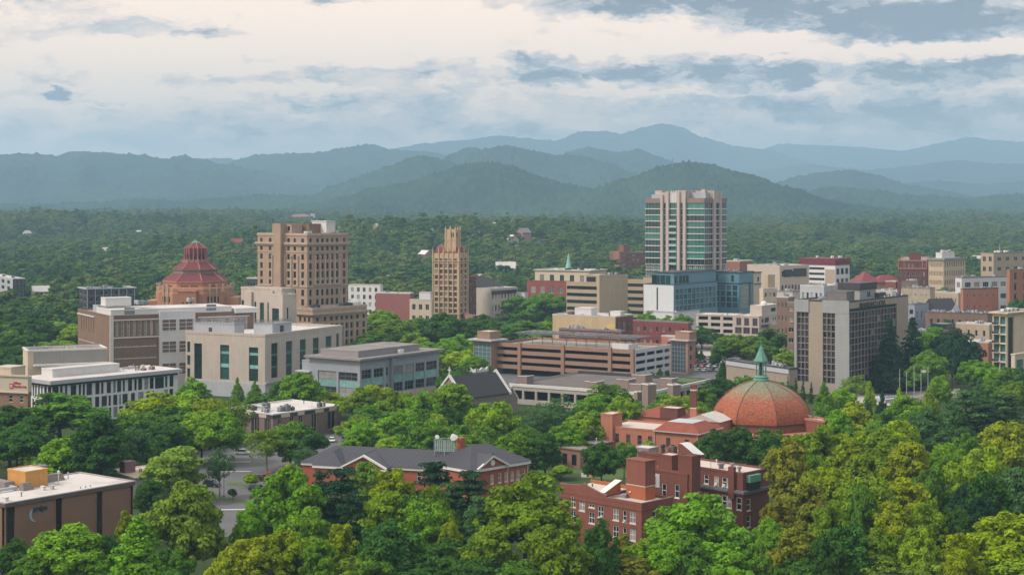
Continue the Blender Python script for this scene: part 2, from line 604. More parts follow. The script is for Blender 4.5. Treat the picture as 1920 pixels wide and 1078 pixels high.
ridge('mountain', 5600, 900, 700, [(-200, 372), (-60, 378), (60, 384), (180, 380), (280, 373), (340, 378), (420, 371), (520, 366), (620, 369), (720, 366), (820, 372), (920, 384)], base=54, seed=13.0, jit=6, step=5, nrow=50, slen=420)

# ------------------------------------------------------------------ air: one closed box of thin pale haze round everything
HZ = MB()
HZ.box(-12500, 12500, -900, 20500, -45, 960)
hm = bpy.data.materials.new('haze')
hm.use_nodes = True
hm.node_tree.nodes.clear()
_pv = hm.node_tree.nodes.new('ShaderNodeVolumePrincipled')
_pv.inputs['Color'].default_value = (0.45, 0.735, 1.0, 1)
_pv.inputs['Density'].default_value = 0.000118
_pv.inputs['Anisotropy'].default_value = 0.0
_ho = hm.node_tree.nodes.new('ShaderNodeOutputMaterial')
hm.node_tree.links.new(_pv.outputs[0], _ho.inputs['Volume'])
tag(HZ.build('haze', hm), kind='stuff')

# ------------------------------------------------------------------ foliage
def leaf_mat(name, forest=False):
    m = bpy.data.materials.new(name)
    m.use_nodes = True
    t = m.node_tree
    t.nodes.clear()
    T = NT(t)
    oi = T.n('ShaderNodeObjectInfo')
    at = T.n('ShaderNodeAttribute')
    at.attribute_name = 'tone'
    tone = at.outputs['Fac']
    if forest:
        pn = T.noise(oi.outputs['Location'], 0.006, 2.0)
        r = T.math('ADD', T.math('MULTIPLY', oi.outputs['Random'], 0.55), T.math('MULTIPLY_ADD', pn, 1.5, -0.45))
        col = T.ramp(T.math('MULTIPLY', r, 0.86), FOREST_RAMP)
    else:
        col = oi.outputs['Color']
    # leaf to leaf: value and a drift towards yellow
    k = T.math('MULTIPLY_ADD', tone, 0.4 if forest else 0.9, 0.75)
    vm = T.n('ShaderNodeVectorMath', operation='SCALE')
    T.link(col, vm.inputs[0])
    T.link(k, vm.inputs['Scale'])
    warm = T.n('ShaderNodeVectorMath', operation='MULTIPLY')
    T.link(vm.outputs[0], warm.inputs[0])
    warm.inputs[1].default_value = (1.12, 1.06, 0.70)
    c2 = T.mix(T.math('MULTIPLY', tone, 0.5), vm.outputs[0], warm.outputs[0])
    df = T.n('ShaderNodeBsdfPrincipled')
    T.link(c2, df.inputs['Base Color'])
    df.inputs['Roughness'].default_value = 0.6
    df.inputs['Specular IOR Level'].default_value = 0.02
    tl = T.n('ShaderNodeBsdfTranslucent')
    T.link(c2, tl.inputs['Color'])
    mx = T.n('ShaderNodeMixShader')
    mx.inputs[0].default_value = 0.28
    T.link(df.outputs[0], mx.inputs[1])
    T.link(tl.outputs[0], mx.inputs[2])
    o = T.n('ShaderNodeOutputMaterial')
    T.link(mx.outputs[0], o.inputs['Surface'])
    return m


FOREST_RAMP = [(0.0, (0.021, 0.066, 0.038)), (0.25, (0.050, 0.128, 0.038)), (0.5, (0.100, 0.190, 0.038)), (0.75, (0.160, 0.225, 0.052)), (1.0, (0.205, 0.230, 0.100))]
LEAF = leaf_mat('leaves')
LEAF_F = leaf_mat('woodland_leaves', True)
BARK = mat('bark', (0.075, 0.058, 0.045), 0.95, 0.3, 1.2, bump=0.3)
BARK_P = mat('pale_bark', (0.26, 0.23, 0.20), 0.95, 0.3, 1.2, bump=0.3)


def unit(a):
    return a / np.maximum(np.linalg.norm(a, axis=-1, keepdims=True), 1e-9)


def leaf_mesh(name, C, N, S, tone, rng, material, aspect=1.0):
    n = len(C)
    N = unit(N)
    r = unit(rng.normal(size=(n, 3)))
    t = unit(np.cross(N, r))
    b = np.cross(N, t) * aspect
    s = S[:, None]
    corners = np.stack([C - t * s, C - b * s * 0.8, C + t * s, C + b * s * 0.8], axis=1)
    corners += (N * s * 0.25)[:, None, :] * np.array([-1, 1, -1, 1])[None, :, None] * rng.uniform(-1, 1, (n, 1, 1))
    me = bpy.data.meshes.new(name)
    me.vertices.add(4 * n)
    me.vertices.foreach_set('co', corners.reshape(-1).astype(np.float32))
    me.loops.add(4 * n)
    me.loops.foreach_set('vertex_index', np.arange(4 * n, dtype=np.int32))
    me.polygons.add(n)
    me.polygons.foreach_set('loop_start', np.arange(0, 4 * n, 4, dtype=np.int32))
    me.polygons.foreach_set('loop_total', np.full(n, 4, dtype=np.int32))
    at = me.attributes.new('tone', 'FLOAT', 'FACE')
    at.data.foreach_set('value', np.clip(tone, 0, 1).astype(np.float32))
    me.materials.append(material)
    me.update(calc_edges=True)
    me.validate()
    return me


def puffs_to_leaves(rng, P, R, per, leaf, flat=0.8, centre=(0, 0, 0), jitter=0.42, tone_amp=0.5):
    """P puff centres, R radii -> leaves scattered on each puff's upper and outer shell"""
    Cs, Ns, Ts = [], [], []
    c0 = np.array(centre)
    for p, r in zip(P, R):
        k = max(6, int(per * (r / np.mean(R)) ** 2))
        out = unit((p - c0)[None, :])[0]
        d = unit(rng.normal(size=(k, 3)) + out * 0.45 + np.array([0, 0, 0.45]))
        rr = r * rng.uniform(0.72, 1.08, (k, 1))
        c = p + d * rr * np.array([1, 1, flat])
        nn = d * 0.9 + np.array([0, 0, 0.25]) + rng.normal(size=(k, 3)) * jitter
        tb = rng.uniform(0.25, 0.75)
        Cs.append(c)
        Ns.append(nn)
        Ts.append(tb + rng.normal(0, tone_amp * 0.24, k))
    C, N, Tn = np.concatenate(Cs), np.concatenate(Ns), np.concatenate(Ts)
    S = leaf * rng.uniform(0.6, 1.25, len(C))
    return C, N, S, Tn


def crown_points(kind, rng, H, R, base, npuff):
    """puff centres and radii for a crown of height H (ground to top), radius R, lowest leaves at base"""
    P, Q = [], []
    if kind in ('round', 'oval', 'airy'):
        zc, hz = (H + base) / 2, (H - base) / 2
        lobes = [(np.array([0, 0, zc + hz * 0.18]), R * 0.62, hz * 0.80)]
        nl = 7 if kind != 'oval' else 5
        for k in range(nl):
            a = 2 * pi * k / nl + rng.uniform(-0.4, 0.4)
            ro = R * rng.uniform(0.42, 0.60)
            lobes.append((np.array([ro * cos(a), ro * sin(a), zc + hz * rng.uniform(-0.5, 0.38)]), R * rng.uniform(0.28, 0.5), hz * rng.uniform(0.30, 0.58)))
        w = np.array([l[1] * l[2] for l in lobes])
        w = w / w.sum()
        for k in range(npuff):
            c, lr, lz = lobes[rng.choice(len(lobes), p=w)]
            d = unit(rng.normal(size=3) + np.array([0, 0, 0.35]))
            P.append(c + d * np.array([lr, lr, lz]) * rng.uniform(0.55, 1.08))
            Q.append(R * rng.uniform(0.09, 0.24) * (0.8 if kind == 'airy' else 1.0))
        ctr = (0, 0, zc - hz * 0.2)
    elif kind in ('conic', 'spire', 'cyp'):
        sl = {'conic': 0.9, 'spire': 0.95, 'cyp': 0.75}[kind]
        for k in range(npuff):
            t = rng.uniform(0, 1) ** 1.35
            z = base + (H - base) * t
            rr = R * (1 - t) ** sl * (0.35 + 0.65 * min(1, t / 0.14)) + 0.02 * R
            a = rng.uniform(0, 2 * pi)
            q = R * rng.uniform(0.16, 0.30) * (0.42 + 0.75 * (1 - t))
            lob = 1 + 0.14 * sin(3 * a + 7 * t)
            ro = max(0.0, rr * lob * sqrt(rng.uniform(0.35, 1.0)) - 0.45 * q)
            P.append(np.array([ro * cos(a), ro * sin(a), min(z, H - q * 0.7)]))
            Q.append(q)
        ctr = (0, 0, base)
    elif kind == 'pine':
        nw = 9
        for w_ in range(nw):
            t = (w_ + rng.uniform(-0.3, 0.3)) / (nw - 1)
            z = base + (H - base) * (0.04 + 0.93 * max(0, t))
            rr = R * (1 - 0.62 * max(0, t) ** 1.5) * rng.uniform(0.75, 1.08)
            nb = 6
            for k in range(nb):
                a = 2 * pi * k / nb + w_ * 0.9 + rng.uniform(-0.3, 0.3)
                L = rr * rng.uniform(0.6, 1.0)
                for s in (0.45, 0.72, 1.0):
                    P.append(np.array([L * s * cos(a), L * s * sin(a), z + 0.10 * L * s + rng.uniform(-.3, .3)]))
                    Q.append(R * rng.uniform(0.17, 0.27) * (1.1 - 0.4 * t))
        P.append(np.array([0, 0, H - R * 0.15]))
        Q.append(R * 0.2)
        ctr = (0, 0, base)
    return np.array(P), np.array(Q), ctr


KINDS = {}   # kind -> list of (crown mesh, trunk mesh, H, R)


def make_kind(kind, variants, H, R, base, npuff, per, leaf, flat, seed, bark=BARK, inner=0.12, jitter=0.42):
    for v in range(variants):
        rng = np.random.default_rng(seed * 101 + v)
        P, Q, ctr = crown_points(kind, rng, H, R, base, npuff)
        C, N, S, Tn = puffs_to_leaves(rng, P, Q, per, leaf, flat, ctr, jitter)
        # leaves deeper in the crown, so that it does not read as hollow
        k = int(len(C) * inner)
        idx = rng.choice(len(C), k)
        c0 = np.array([0, 0, 1.0]) * C[idx, 2:3] * 1.0
        Ci = c0 + (C[idx] - c0) * rng.uniform(0.15, 0.75, (k, 1))
        C = np.concatenate([C, Ci])
        N = np.concatenate([N, rng.normal(size=(k, 3)) + np.array([0, 0, 0.5])])
        S = np.concatenate([S, S[idx] * 1.3])
        Tn = np.concatenate([Tn, np.full(k, 0.4)])
        # fit exactly
        C[:, 2] = np.where(C[:, 2] < 0.4, 0.4, C[:, 2])
        top = np.percentile(C[:, 2], 99.7)
        C[:, 2] = base + (C[:, 2] - base) * (H - base) / (top - base)
        rad = np.percentile(np.hypot(C[:, 0], C[:, 1]), 97)
        C[:, :2] *= R / rad
        me = leaf_mesh(kind + '_crown', C, N, S, Tn, rng, LEAF)
        tb = MB()
        tr = 0.020 * H + 0.06
        topz = {'round': 0.62, 'oval': 0.7, 'airy': 0.75, 'conic': 0.9, 'spire': 0.94, 'cyp': 0.85, 'pine': 0.95}[kind] * H
        pts, rads = [], []
        for i in range(7):
            t = i / 6
            pts.append((0.25 * sin(3 * t + v) * t, 0.25 * cos(2 * t + v) * t, topz * t - (0.3 if i == 0 else 0)))
            rads.append(tr * (1.25 if i == 0 else 1) * (1 - 0.8 * t))
        tb.tube(pts, rads, 8)
        nl = 9 if kind in ('round', 'oval', 'airy', 'pine') else 5
        for i in range(nl):
            p = P[rng.integers(len(P))]
            z0 = max(base * 0.7, min(p[2] * 0.6, topz * 0.85))
            a = Vector((0, 0, z0))
            b = Vector(p.tolist())
            mid = a.lerp(b, 0.55) + Vector((0, 0, 0.04 * H if kind != 'pine' else 0))
            r0 = tr * (0.5 if kind != 'pine' else 0.25)
            tb.tube([a, mid, b], [r0, r0 * 0.6, r0 * 0.2], 5)
        KINDS.setdefault(kind, []).append((me, tb.mesh(kind + '_trunk', bark), H, R))


make_kind('round', 6, 16.0, 7.2, 3.0, 200, 64, 0.35, 0.78, 1)
make_kind('oval', 3, 17.0, 5.2, 2.8, 170, 62, 0.31, 0.80, 2)
make_kind('airy', 3, 15.0, 6.0, 3.6, 130, 34, 0.24, 0.8, 3, BARK_P, 0.05)
make_kind('conic', 3, 15.0, 5.6, 1.4, 190, 60, 0.30, 0.72, 4)
make_kind('spire', 2, 26.0, 5.4, 1.6, 300, 46, 0.32, 0.60, 5)
make_kind('cyp', 2, 7.0, 1.5, 0.2, 80, 26, 0.20, 0.95, 6)
make_kind('pine', 3, 18.0, 6.2, 3.0, 100, 60, 0.27, 0.42, 7)

# ---- the woods beyond the town: one mass of instanced crowns
PROTO = bpy.data.collections.new('woodland_kinds')
for i, (kd, H, R, base, npf, per, lf, fl) in enumerate([
        ('round', 15, 7.0, 1.5, 46, 17, 0.95, 0.8), ('round', 17, 6.4, 2.0, 46, 17, 0.95, 0.8), ('oval', 19, 5.4, 1.5, 44, 16, 0.9, 0.8),
        ('round', 14, 7.6, 1.0, 50, 17, 1.0, 0.75), ('conic', 20, 4.6, 1.0, 50, 15, 0.85, 0.7), ('pine', 20, 5.4, 3.0, 60, 9, 0.8, 0.5)]):
    rng = np.random.default_rng(900 + i)
    P, Q, ctr = crown_points(kd, rng, H, R, base, npf)
    C, N, S, Tn = puffs_to_leaves(rng, P, Q * 1.2, int(per * 1.6), lf * .72, fl, ctr, 0.26)
    po = bpy.data.objects.new('woodland_tree_%d' % i, leaf_mesh('woodland_tree', C, N, S, Tn, rng, LEAF_F))
    PROTO.objects.link(po)

CLEAR = []   # (x, d, radius) glades for the houses and blocks that stand in the woods


def town(x, d):
    """True where the town stands and no wood grows"""
    px = 960 + x * F / d
    if px < 200:
        lim = 860
    elif px < 470:
        lim = 860 + (px - 200) * 0.75
    elif px < 860:
        lim = 1120
    elif px < 1140:
        lim = 1230
    elif px < 1600:
        lim = 1330
    else:
        lim = 1300
    return d < lim


def woodland():
    rng = np.random.default_rng(5)
    pts, sc, rz, kd = [], [], [], []
    for d0, d1, cell, s0, s1 in ((860, 1700, 13.5, 0.8, 2.2), (1700, 2700, 16.5, 1.0, 2.5), (2700, 4000, 19.0, 1.1, 2.4), (4000, 5400, 25.0, 1.3, 2.8)):
        d = d0
        while d < d1:
            hw = d * 0.40 + 60
            n = int(2 * hw / cell)
            xs = -hw + (np.arange(n) + rng.uniform(-0.45, 0.45, n)) * cell
            dd = d + rng.uniform(-0.45, 0.45, n) * cell
            for x, y in zip(xs, dd):
                if town(x, y):
                    continue
                if any((x - a) ** 2 + (y - b) ** 2 < r * r for a, b, r in CLEAR):
                    continue
                if mnoise.noise((x / 70.0, y / 110.0, 9.0)) > 0.40 and y < 4200:
                    continue
                z = ground_z(x, y)
                s = rng.uniform(s0, s1)
                pts.append((x, y, z - 0.8))
                sc.append((s * rng.uniform(0.85, 1.15), s * rng.uniform(0.85, 1.15), s ** .4 * rng.uniform(0.85, 1.12)))
                rz.append(rng.uniform(0, 6.28))
                kd.append(int(rng.choice(6, p=[.25, .22, .15, .22, .07, .09])))
            d += cell
    # the woods go on beside the town, past the edges of the photograph
    for sgn, p0, p1 in ((-1, -620, -135), (1, 2015, 2500)):
        d = 300.0
        while d < 1320:
            x = X(p0, d)
            while x < X(p1, d):
                xx, yy = x + rng.uniform(-4, 4), d + rng.uniform(-4, 4)
                if not (sgn < 0 and yy > 860):
                    s = rng.uniform(0.7, 1.3)
                    pts.append((xx, yy, -0.5))
                    sc.append((s, s, s * rng.uniform(.85, 1.1)))
                    rz.append(rng.uniform(0, 6.28))
                    kd.append(int(rng.choice(6, p=[.25, .22, .15, .22, .07, .09])))
                x += 11
            d += 11
    me = bpy.data.meshes.new('distant_woods')
    n = len(pts)
    me.vertices.add(n)
    me.vertices.foreach_set('co', np.array(pts, dtype=np.float32).reshape(-1))
    a = me.attributes.new('sc', 'FLOAT_VECTOR', 'POINT')
    a.data.foreach_set('vector', np.array(sc, dtype=np.float32).reshape(-1))
    a = me.attributes.new('rz', 'FLOAT', 'POINT')
    a.data.foreach_set('value', np.array(rz, dtype=np.float32))
    a = me.attributes.new('kd', 'INT', 'POINT')
    a.data.foreach_set('value', np.array(kd, dtype=np.int32))
    me.update()
    o = bpy.data.objects.new('distant_woods', me)
    COL.objects.link(o)
    g = bpy.data.node_groups.new('woods', 'GeometryNodeTree')
    g.interface.new_socket('Geometry', in_out='INPUT', socket_type='NodeSocketGeometry')
    g.interface.new_socket('Geometry', in_out='OUTPUT', socket_type='NodeSocketGeometry')
    L = g.links.new
    gi, go = g.nodes.new('NodeGroupInput'), g.nodes.new('NodeGroupOutput')
    ip = g.nodes.new('GeometryNodeInstanceOnPoints')
    ci = g.nodes.new('GeometryNodeCollectionInfo')
    ci.inputs['Collection'].default_value = PROTO
    ci.inputs['Separate Children'].default_value = True
    ci.inputs['Reset Children'].default_value = True

    def attr(nm, typ):
        q = g.nodes.new('GeometryNodeInputNamedAttribute')
        q.data_type = typ
        q.inputs['Name'].default_value = nm
        return q.outputs['Attribute']
    cx = g.nodes.new('ShaderNodeCombineXYZ')
    L(attr('rz', 'FLOAT'), cx.inputs[2])
    L(gi.outputs[0], ip.inputs['Points'])
    L(ci.outputs[0], ip.inputs['Instance'])
    ip.inputs['Pick Instance'].default_value = True
    L(attr('kd', 'INT'), ip.inputs['Instance Index'])
    L(cx.outputs[0], ip.inputs['Rotation'])
    L(attr('sc', 'FLOAT_VECTOR'), ip.inputs['Scale'])
    L(ip.outputs[0], go.inputs[0])
    md = o.modifiers.new('woods', 'NODES')
    md.node_group = g
    tag(o, 'wooded slopes and valley floor of mixed green trees beyond the town', None, None, 'stuff')
    print('woodland crowns', n)

# ------------------------------------------------------------------ colours of the town
G_DARK = glassmat('dark_glass', (0.018, 0.022, 0.026))
G_GREEN = glassmat('green_glass', (0.022, 0.075, 0.062), 0.1, 0.45)
G_DEEPG = glassmat('deep_green_glass', (0.010, 0.034, 0.034), 0.1, 0.5)
G_TEAL = glassmat('teal_glass', (0.20, 0.42, 0.40), 0.25, 0.2)
G_BROWN = glassmat('curtained_glass', (0.055, 0.042, 0.044), 0.25, 0.6)
G_BLIND = glassmat('blinds_glass', (0.22, 0.21, 0.20), 0.3, 0.6)
INNER_SHADE = mat('painted_inner_shade', (0.012, 0.012, 0.014), 0.9)  # near-black fill that stands in for shade inside the garages
WHITE = mat('white_paint', (0.68, 0.68, 0.68), 0.6, 0.06, 0.4)
OFFWH = mat('off_white_panel', (0.60, 0.59, 0.58), 0.6, 0.08, 0.3, 0.08)
LGREY = mat('light_grey_panel', (0.40, 0.42, 0.45), 0.55, 0.08, 0.3, 0.06)
MGREY = mat('mid_grey_metal', (0.20, 0.21, 0.23), 0.5, 0.12, 0.4)
DGREY = mat('dark_grey_metal', (0.050, 0.052, 0.060), 0.5, 0.2, 0.4)
BLACKM = mat('black_metal', (0.018, 0.018, 0.020), 0.45)
STONE = mat('pale_limestone', (0.47, 0.41, 0.36), 0.85, 0.10, 0.25, 0.12, lines=(1.6, 0.9, 0.07), linec=0.86)
COURT = mat('buff_brick', (0.37, 0.265, 0.195), 0.9, 0.12, 0.18, 0.16, lines=(2.6, 1.85, 0.1), linec=0.86)
COURTP = mat('buff_terracotta', (0.43, 0.335, 0.27), 0.85, 0.10, 0.3, 0.14)
BROWNB = mat('brown_brick', (0.20, 0.130, 0.092), 0.9, 0.10, 0.2, 0.10, lines=(2.4, 0.8, 0.05), linec=0.88)
REDB = mat('red_brick', (0.225, 0.080, 0.056), 0.9, 0.14, 0.25, 0.14, lines=(0.9, 0.35, 0.035), linec=0.84)
REDDK = mat('dark_red_brick', (0.160, 0.060, 0.044), 0.9, 0.18, 0.25, 0.14, lines=(0.9, 0.35, 0.035), linec=0.84)
ORANB = mat('orange_brick', (0.36, 0.115, 0.050), 0.9, 0.12, 0.25, 0.10, lines=(0.9, 0.35, 0.035), linec=0.88)
PINKB = mat('salmon_brick', (0.40, 0.165, 0.105), 0.9, 0.10, 0.3, 0.10, lines=(0.9, 0.35, 0.035), linec=0.9)
ROSEB = mat('rose_brick', (0.40, 0.205, 0.125), 0.9, 0.10, 0.25, 0.12, lines=(1.2, 0.6, 0.05), linec=0.9)
TANB = mat('tan_panel', (0.42, 0.335, 0.25), 0.85, 0.10, 0.3, 0.12, lines=(3.0, 1.2, 0.06), linec=0.9)
CREAM = mat('cream_stucco', (0.56, 0.47, 0.36), 0.85, 0.10, 0.3, 0.10)
BEIGE = mat('beige_concrete', (0.50, 0.44, 0.38), 0.85, 0.10, 0.3, 0.14)
YELB = mat('yellow_brick', (0.52, 0.40, 0.24), 0.9, 0.12, 0.22, 0.14, lines=(1.4, 0.7, 0.05), linec=0.92)
ROOFW = mat('white_membrane_roof', (0.52, 0.485, 0.46), 0.85, 0.14, 0.12, fine=0.14, seams=2.8, blot=0.30)
ROOFT = mat('tan_membrane_roof', (0.50, 0.40, 0.29), 0.9, 0.16, 0.10, seams=2.4, blot=0.25)
ROOFG = mat('grey_gravel_roof', (0.22, 0.20, 0.19), 0.95, 0.22, 0.12, blot=0.35)
ROOFD = mat('dark_gravel_roof', (0.12, 0.105, 0.10), 0.95, 0.22, 0.12)
SLATE = mat('slate_roof', (0.036, 0.032, 0.036), 0.7, 0.18, 0.5, lines=(0.9, 0.5, 0.05), linec=0.7)
STEELR = mat('standing_seam_roof', (0.048, 0.048, 0.060), 0.5, 0.08, 0.3)
TILE = mat('red_clay_tile', (0.24, 0.066, 0.040), 0.85, 0.22, 0.5, fine=0.30, lines=(0.4, 0.4, 0.06), linec=0.75)
MAUVE = mat('rose_terracotta_tile', (0.150, 0.036, 0.040), 0.75, 0.2, 0.6, 0.10, fine=0.30, lines=(0.8, 0.8, 0.10), linec=0.8)
COPPER = mat('verdigris_copper', (0.115, 0.27, 0.21), 0.7, 0.22, 0.8, 0.15)
TEALP = mat('teal_metal_panel', (0.105, 0.235, 0.295), 0.45, 0.08, 0.4, lines=(1.5, 60.0, 0.06), linec=0.85)
MAROON = mat('maroon_panel', (0.16, 0.022, 0.035), 0.6, 0.1, 0.4)
PINKS = mat('pink_grey_stone', (0.46, 0.385, 0.35), 0.8, 0.08, 0.3, 0.08)
TAUPE = mat('taupe_stone', (0.25, 0.19, 0.165), 0.8, 0.10, 0.3, 0.10, lines=(1.2, 30.0, 0.10), linec=0.8)
HTAN = mat('ribbed_tan_concrete', (0.335, 0.285, 0.225), 0.9, 0.08, 0.2, 0.10, lines=(40.0, 1.0, 0.10), linec=0.88)
HGREY = mat('ribbed_grey_concrete', (0.31, 0.315, 0.32), 0.9, 0.08, 0.2, 0.10, lines=(40.0, 1.0, 0.10), linec=0.88)
ASPH = mat('asphalt', (0.115, 0.112, 0.118), 0.95, 0.16, 0.08, fine=0.16)
CONC = mat('concrete', (0.38, 0.35, 0.31), 0.9, 0.14, 0.15, 0.10)
DECKT = mat('parking_deck', (0.34, 0.30, 0.26), 0.92, 0.2, 0.10, 0.05)
GRASS = mat('lawn', (0.07, 0.115, 0.025), 0.95, 0.25, 0.3, fine=0.3)
SOIL = mat('bare_soil', (0.26, 0.14, 0.085), 0.95, 0.2, 0.1)
GRNST = mat('rubble_stone', (0.235, 0.195, 0.165), 0.9, 0.22, 0.8, 0.1, fine=0.35, lines=(0.9, 0.5, 0.05), linec=0.8)
YPAINT = mat('ochre_paint', (0.56, 0.29, 0.085), 0.7, 0.1, 0.5, 0.12)


# ------------------------------------------------------------------ windows: cached meshes, one object each
WM = {}


def win_mesh(w, h, glass, frame, nx=1, nz=1, fw=0.08, sill=0.0, dep=0.12):
    key = (round(w, 2), round(h, 2), glass.name, frame.name, nx, nz, fw, sill)
    if key in WM:
        return WM[key]
    mb = MB()
    mb.poly([(0, dep * .6, 0), (w, dep * .6, 0), (w, dep * .6, h), (0, dep * .6, h)], 0)
    mb.box(0, fw, 0, dep, 0, h, 1)
    mb.box(w - fw, w, 0, dep, 0, h, 1)
    mb.box(fw, w - fw, 0, dep, 0, fw, 1)
    mb.box(fw, w - fw, 0, dep, h - fw, h, 1)
    for i in range(1, nx):
        x = w * i / nx
        mb.box(x - fw * .4, x + fw * .4, dep * .15, dep, fw, h - fw, 1)
    for i in range(1, nz):
        z = h * i / nz
        mb.box(fw, w - fw, dep * .2, dep * .95, z - fw * .4, z + fw * .4, 1)
    if sill:
        mb.box(-0.1, w + 0.1, -sill, dep * .5, -0.22, 0.0, 1)
    WM[key] = mb.mesh('window', [glass, frame])
    return WM[key]


RW = random.Random(77)


class Bld:
    """a building: an Empty at its nearest corner; local x runs along the face receding to the right, local y along the face receding to the left"""
    def __init__(s, name, label, cat, px, d, al, rpx=None, lpx=None, h=None, ytop=None, z=0.0, group=None, Lr=None, Ll=None):
        s.d, s.al = d, radians(al)
        x = X(px, d)
        s.base = z
        s.root = tag(empty(name, (x, d, z), pi / 2 - s.al), label, cat, group)
        ur, ul = (sin(s.al), cos(s.al)), (-cos(s.al), sin(s.al))

        def solve(p, u):
            r = (p - 960) / F
            return (r * d - x) / (u[0] - r * u[1])
        s.Lr = Lr if Lr else solve(rpx, ur)
        s.Ll = Ll if Ll else solve(lpx, ul)
        s.h = h if h is not None else ZY(ytop, d) - z
        s.nwin = 0
        s.extra = []

    def face_quads(s, mb, side, L, z0, z1, holes, rec, m=0, off=0.0):
        def P(a, q, z):
            return (a, off + q, z) if side == 'R' else (off + q, a, z)
        xs = sorted({0.0, L} | {round(v, 3) for r in holes for v in (r[0], r[1])})
        zs = sorted({z0, z1} | {round(v, 3) for r in holes for v in (r[2], r[3])})
        hs = [(round(a, 3), round(b, 3), round(c, 3), round(e, 3)) for a, b, c, e in holes]
        for i in range(len(xs) - 1):
            xm = (xs[i] + xs[i + 1]) / 2
            col = [q for q in hs if q[0] < xm < q[1]]
            run = None
            for k in range(len(zs) - 1):
                zm = (zs[k] + zs[k + 1]) / 2
                solid = not any(q[2] < zm < q[3] for q in col)
                if solid and run is None:
                    run = zs[k]
                if run is not None and (not solid or k == len(zs) - 2):
                    ze = zs[k + 1] if solid else zs[k]
                    mb.poly([P(xs[i], 0, run), P(xs[i + 1], 0, run), P(xs[i + 1], 0, ze), P(xs[i], 0, ze)], m)
                    run = None
        for a, b, c, e in hs:
            mb.poly([P(a, 0, c), P(a, rec, c), P(a, rec, e), P(a, 0, e)], m)
            mb.poly([P(b, 0, c), P(b, 0, e), P(b, rec, e), P(b, rec, c)], m)
            mb.poly([P(a, 0, e), P(a, rec, e), P(b, rec, e), P(b, 0, e)], m)
            mb.poly([P(a, 0, c), P(b, 0, c), P(b, rec, c), P(a, rec, c)], m)

    def walls(s, m, R=(), L=(), rec=0.3, z0=-0.5, z1=None, name='wall', mats=None):
        z1 = s.h if z1 is None else z1
        mb = MB()
        s.face_quads(mb, 'R', s.Lr, z0, z1, list(R), rec)
        s.face_quads(mb, 'L', s.Ll, z0, z1, list(L), rec, 1 if mats else 0)
        a, b = s.Lr, s.Ll
        mb.poly([(a, 0, z0), (a, b, z0), (a, b, z1), (a, 0, z1)])
        mb.poly([(a, b, z0), (0, b, z0), (0, b, z1), (a, b, z1)])
        mb.build(name, mats or m, s.root)
        return s

    def roof(s, m, par=0.7, cop=None, over=0.04, capw=0.4, caph=0.35, x=None, z=None):
        x0, x1, y0, y1 = x or (0, s.Lr, 0, s.Ll)
        z = s.h if z is None else z
        mb = MB()
        i = capw * .9
        mb.poly([(x0 + i, y0 + i, z - par), (x1 - i, y0 + i, z - par), (x1 - i, y1 - i, z - par), (x0 + i, y1 - i, z - par)])
        mb.build('roof', m, s.root)
        mb = MB()
        o = over
        for q in ((x0 - o, x1 + o, y0 - o, y0 + capw), (x0 - o, x1 + o, y1 - capw, y1 + o), (x0 - o, x0 + capw, y0 + capw, y1 - capw), (x1 - capw, x1 + o, y0 + capw, y1 - capw)):
            mb.box(q[0], q[1], q[2], q[3], z - par - 0.05 if par > caph else z - caph, z + 0.06)
        mb.build('parapet', cop or m, s.root)
        s.fittings(x0 + 1, x1 - 1, y0 + 1, y1 - 1, z - par)
        return s

    def fittings(s, x0, x1, y0, y1, z, n=None):
        """pipes, hatches and a duct run on a flat roof"""
        if x1 - x0 < 3 or y1 - y0 < 3:
            return
        r = random.Random(int(s.d * 13 + z * 7))
        n = n or min(9, 2 + int((x1 - x0) * (y1 - y0) / 90))
        for k in range(n):
            x, y = r.uniform(x0, x1), r.uniform(y0, y1)
            mb = MB()
            if k % 3 == 0:
                w, l = r.uniform(.5, 1.0), r.uniform(.6, 1.3)
                mb.box(x, x + w, y, y + l, z, z + r.uniform(.35, .8), 0)
                mb.box(x - .06, x + w + .06, y - .06, y + l + .06, z + .8, z + .88, 0)
                mb.build('roof_hatch', r.choice([LGREY, MGREY, OFFWH]), s.root)
            else:
                h = r.uniform(.5, 1.3)
                mb.lathe([(.22, z), (.22, z + .12), (.12, z + .15), (.12, z + h), (.24, z + h + .05), (.2, z + h + .25)], 7, x, y)
                mb.build('vent_pipe', r.choice([LGREY, MGREY, DGREY, OFFWH]), s.root)
        if n > 4:
            x, y = r.uniform(x0, (x0 + x1) / 2), r.uniform(y0 + (y1 - y0) * .55, y0 + (y1 - y0) * .8)
            L = min(x1 - x, r.uniform(4, 9))
            mb = MB()
            mb.box(x, x + L, y, y + .6, z + .3, z + .85)
            mb.box(x + L - .6, x + L, y + .6, min(y1, y + 3.5), z + .3, z + .85)
            for q in (x + .3, x + L / 2):
                mb.box(q, q + .15, y + .05, y + .55, z, z + .3)
            mb.build('roof_duct', LGREY, s.root)

    def win(s, side, rects, glass=G_DARK, frame=WHITE, nx=1, nz=1, fw=0.1, rec=0.18, sill=0.0, alt=None, name='window', limit=100):
        for r in rects:
            a, b, c, e = r
            g = glass
            if alt and RW.random() < alt[1]:
                g = alt[0]
            me = win_mesh(b - a, e - c, g, frame, nx, nz, fw, sill)
            if s.nwin < limit:
                o = linkmesh(name, me, s.root)
                if side == 'R':
                    o.location = (a, rec, c)
                else:
                    o.location = (rec, b, c)
                    o.rotation_euler = (0, 0, -pi / 2)
                s.nwin += 1
            else:
                s.extra.append((side, a, b, c, e, rec, g, frame, nx, nz, fw))
        return s

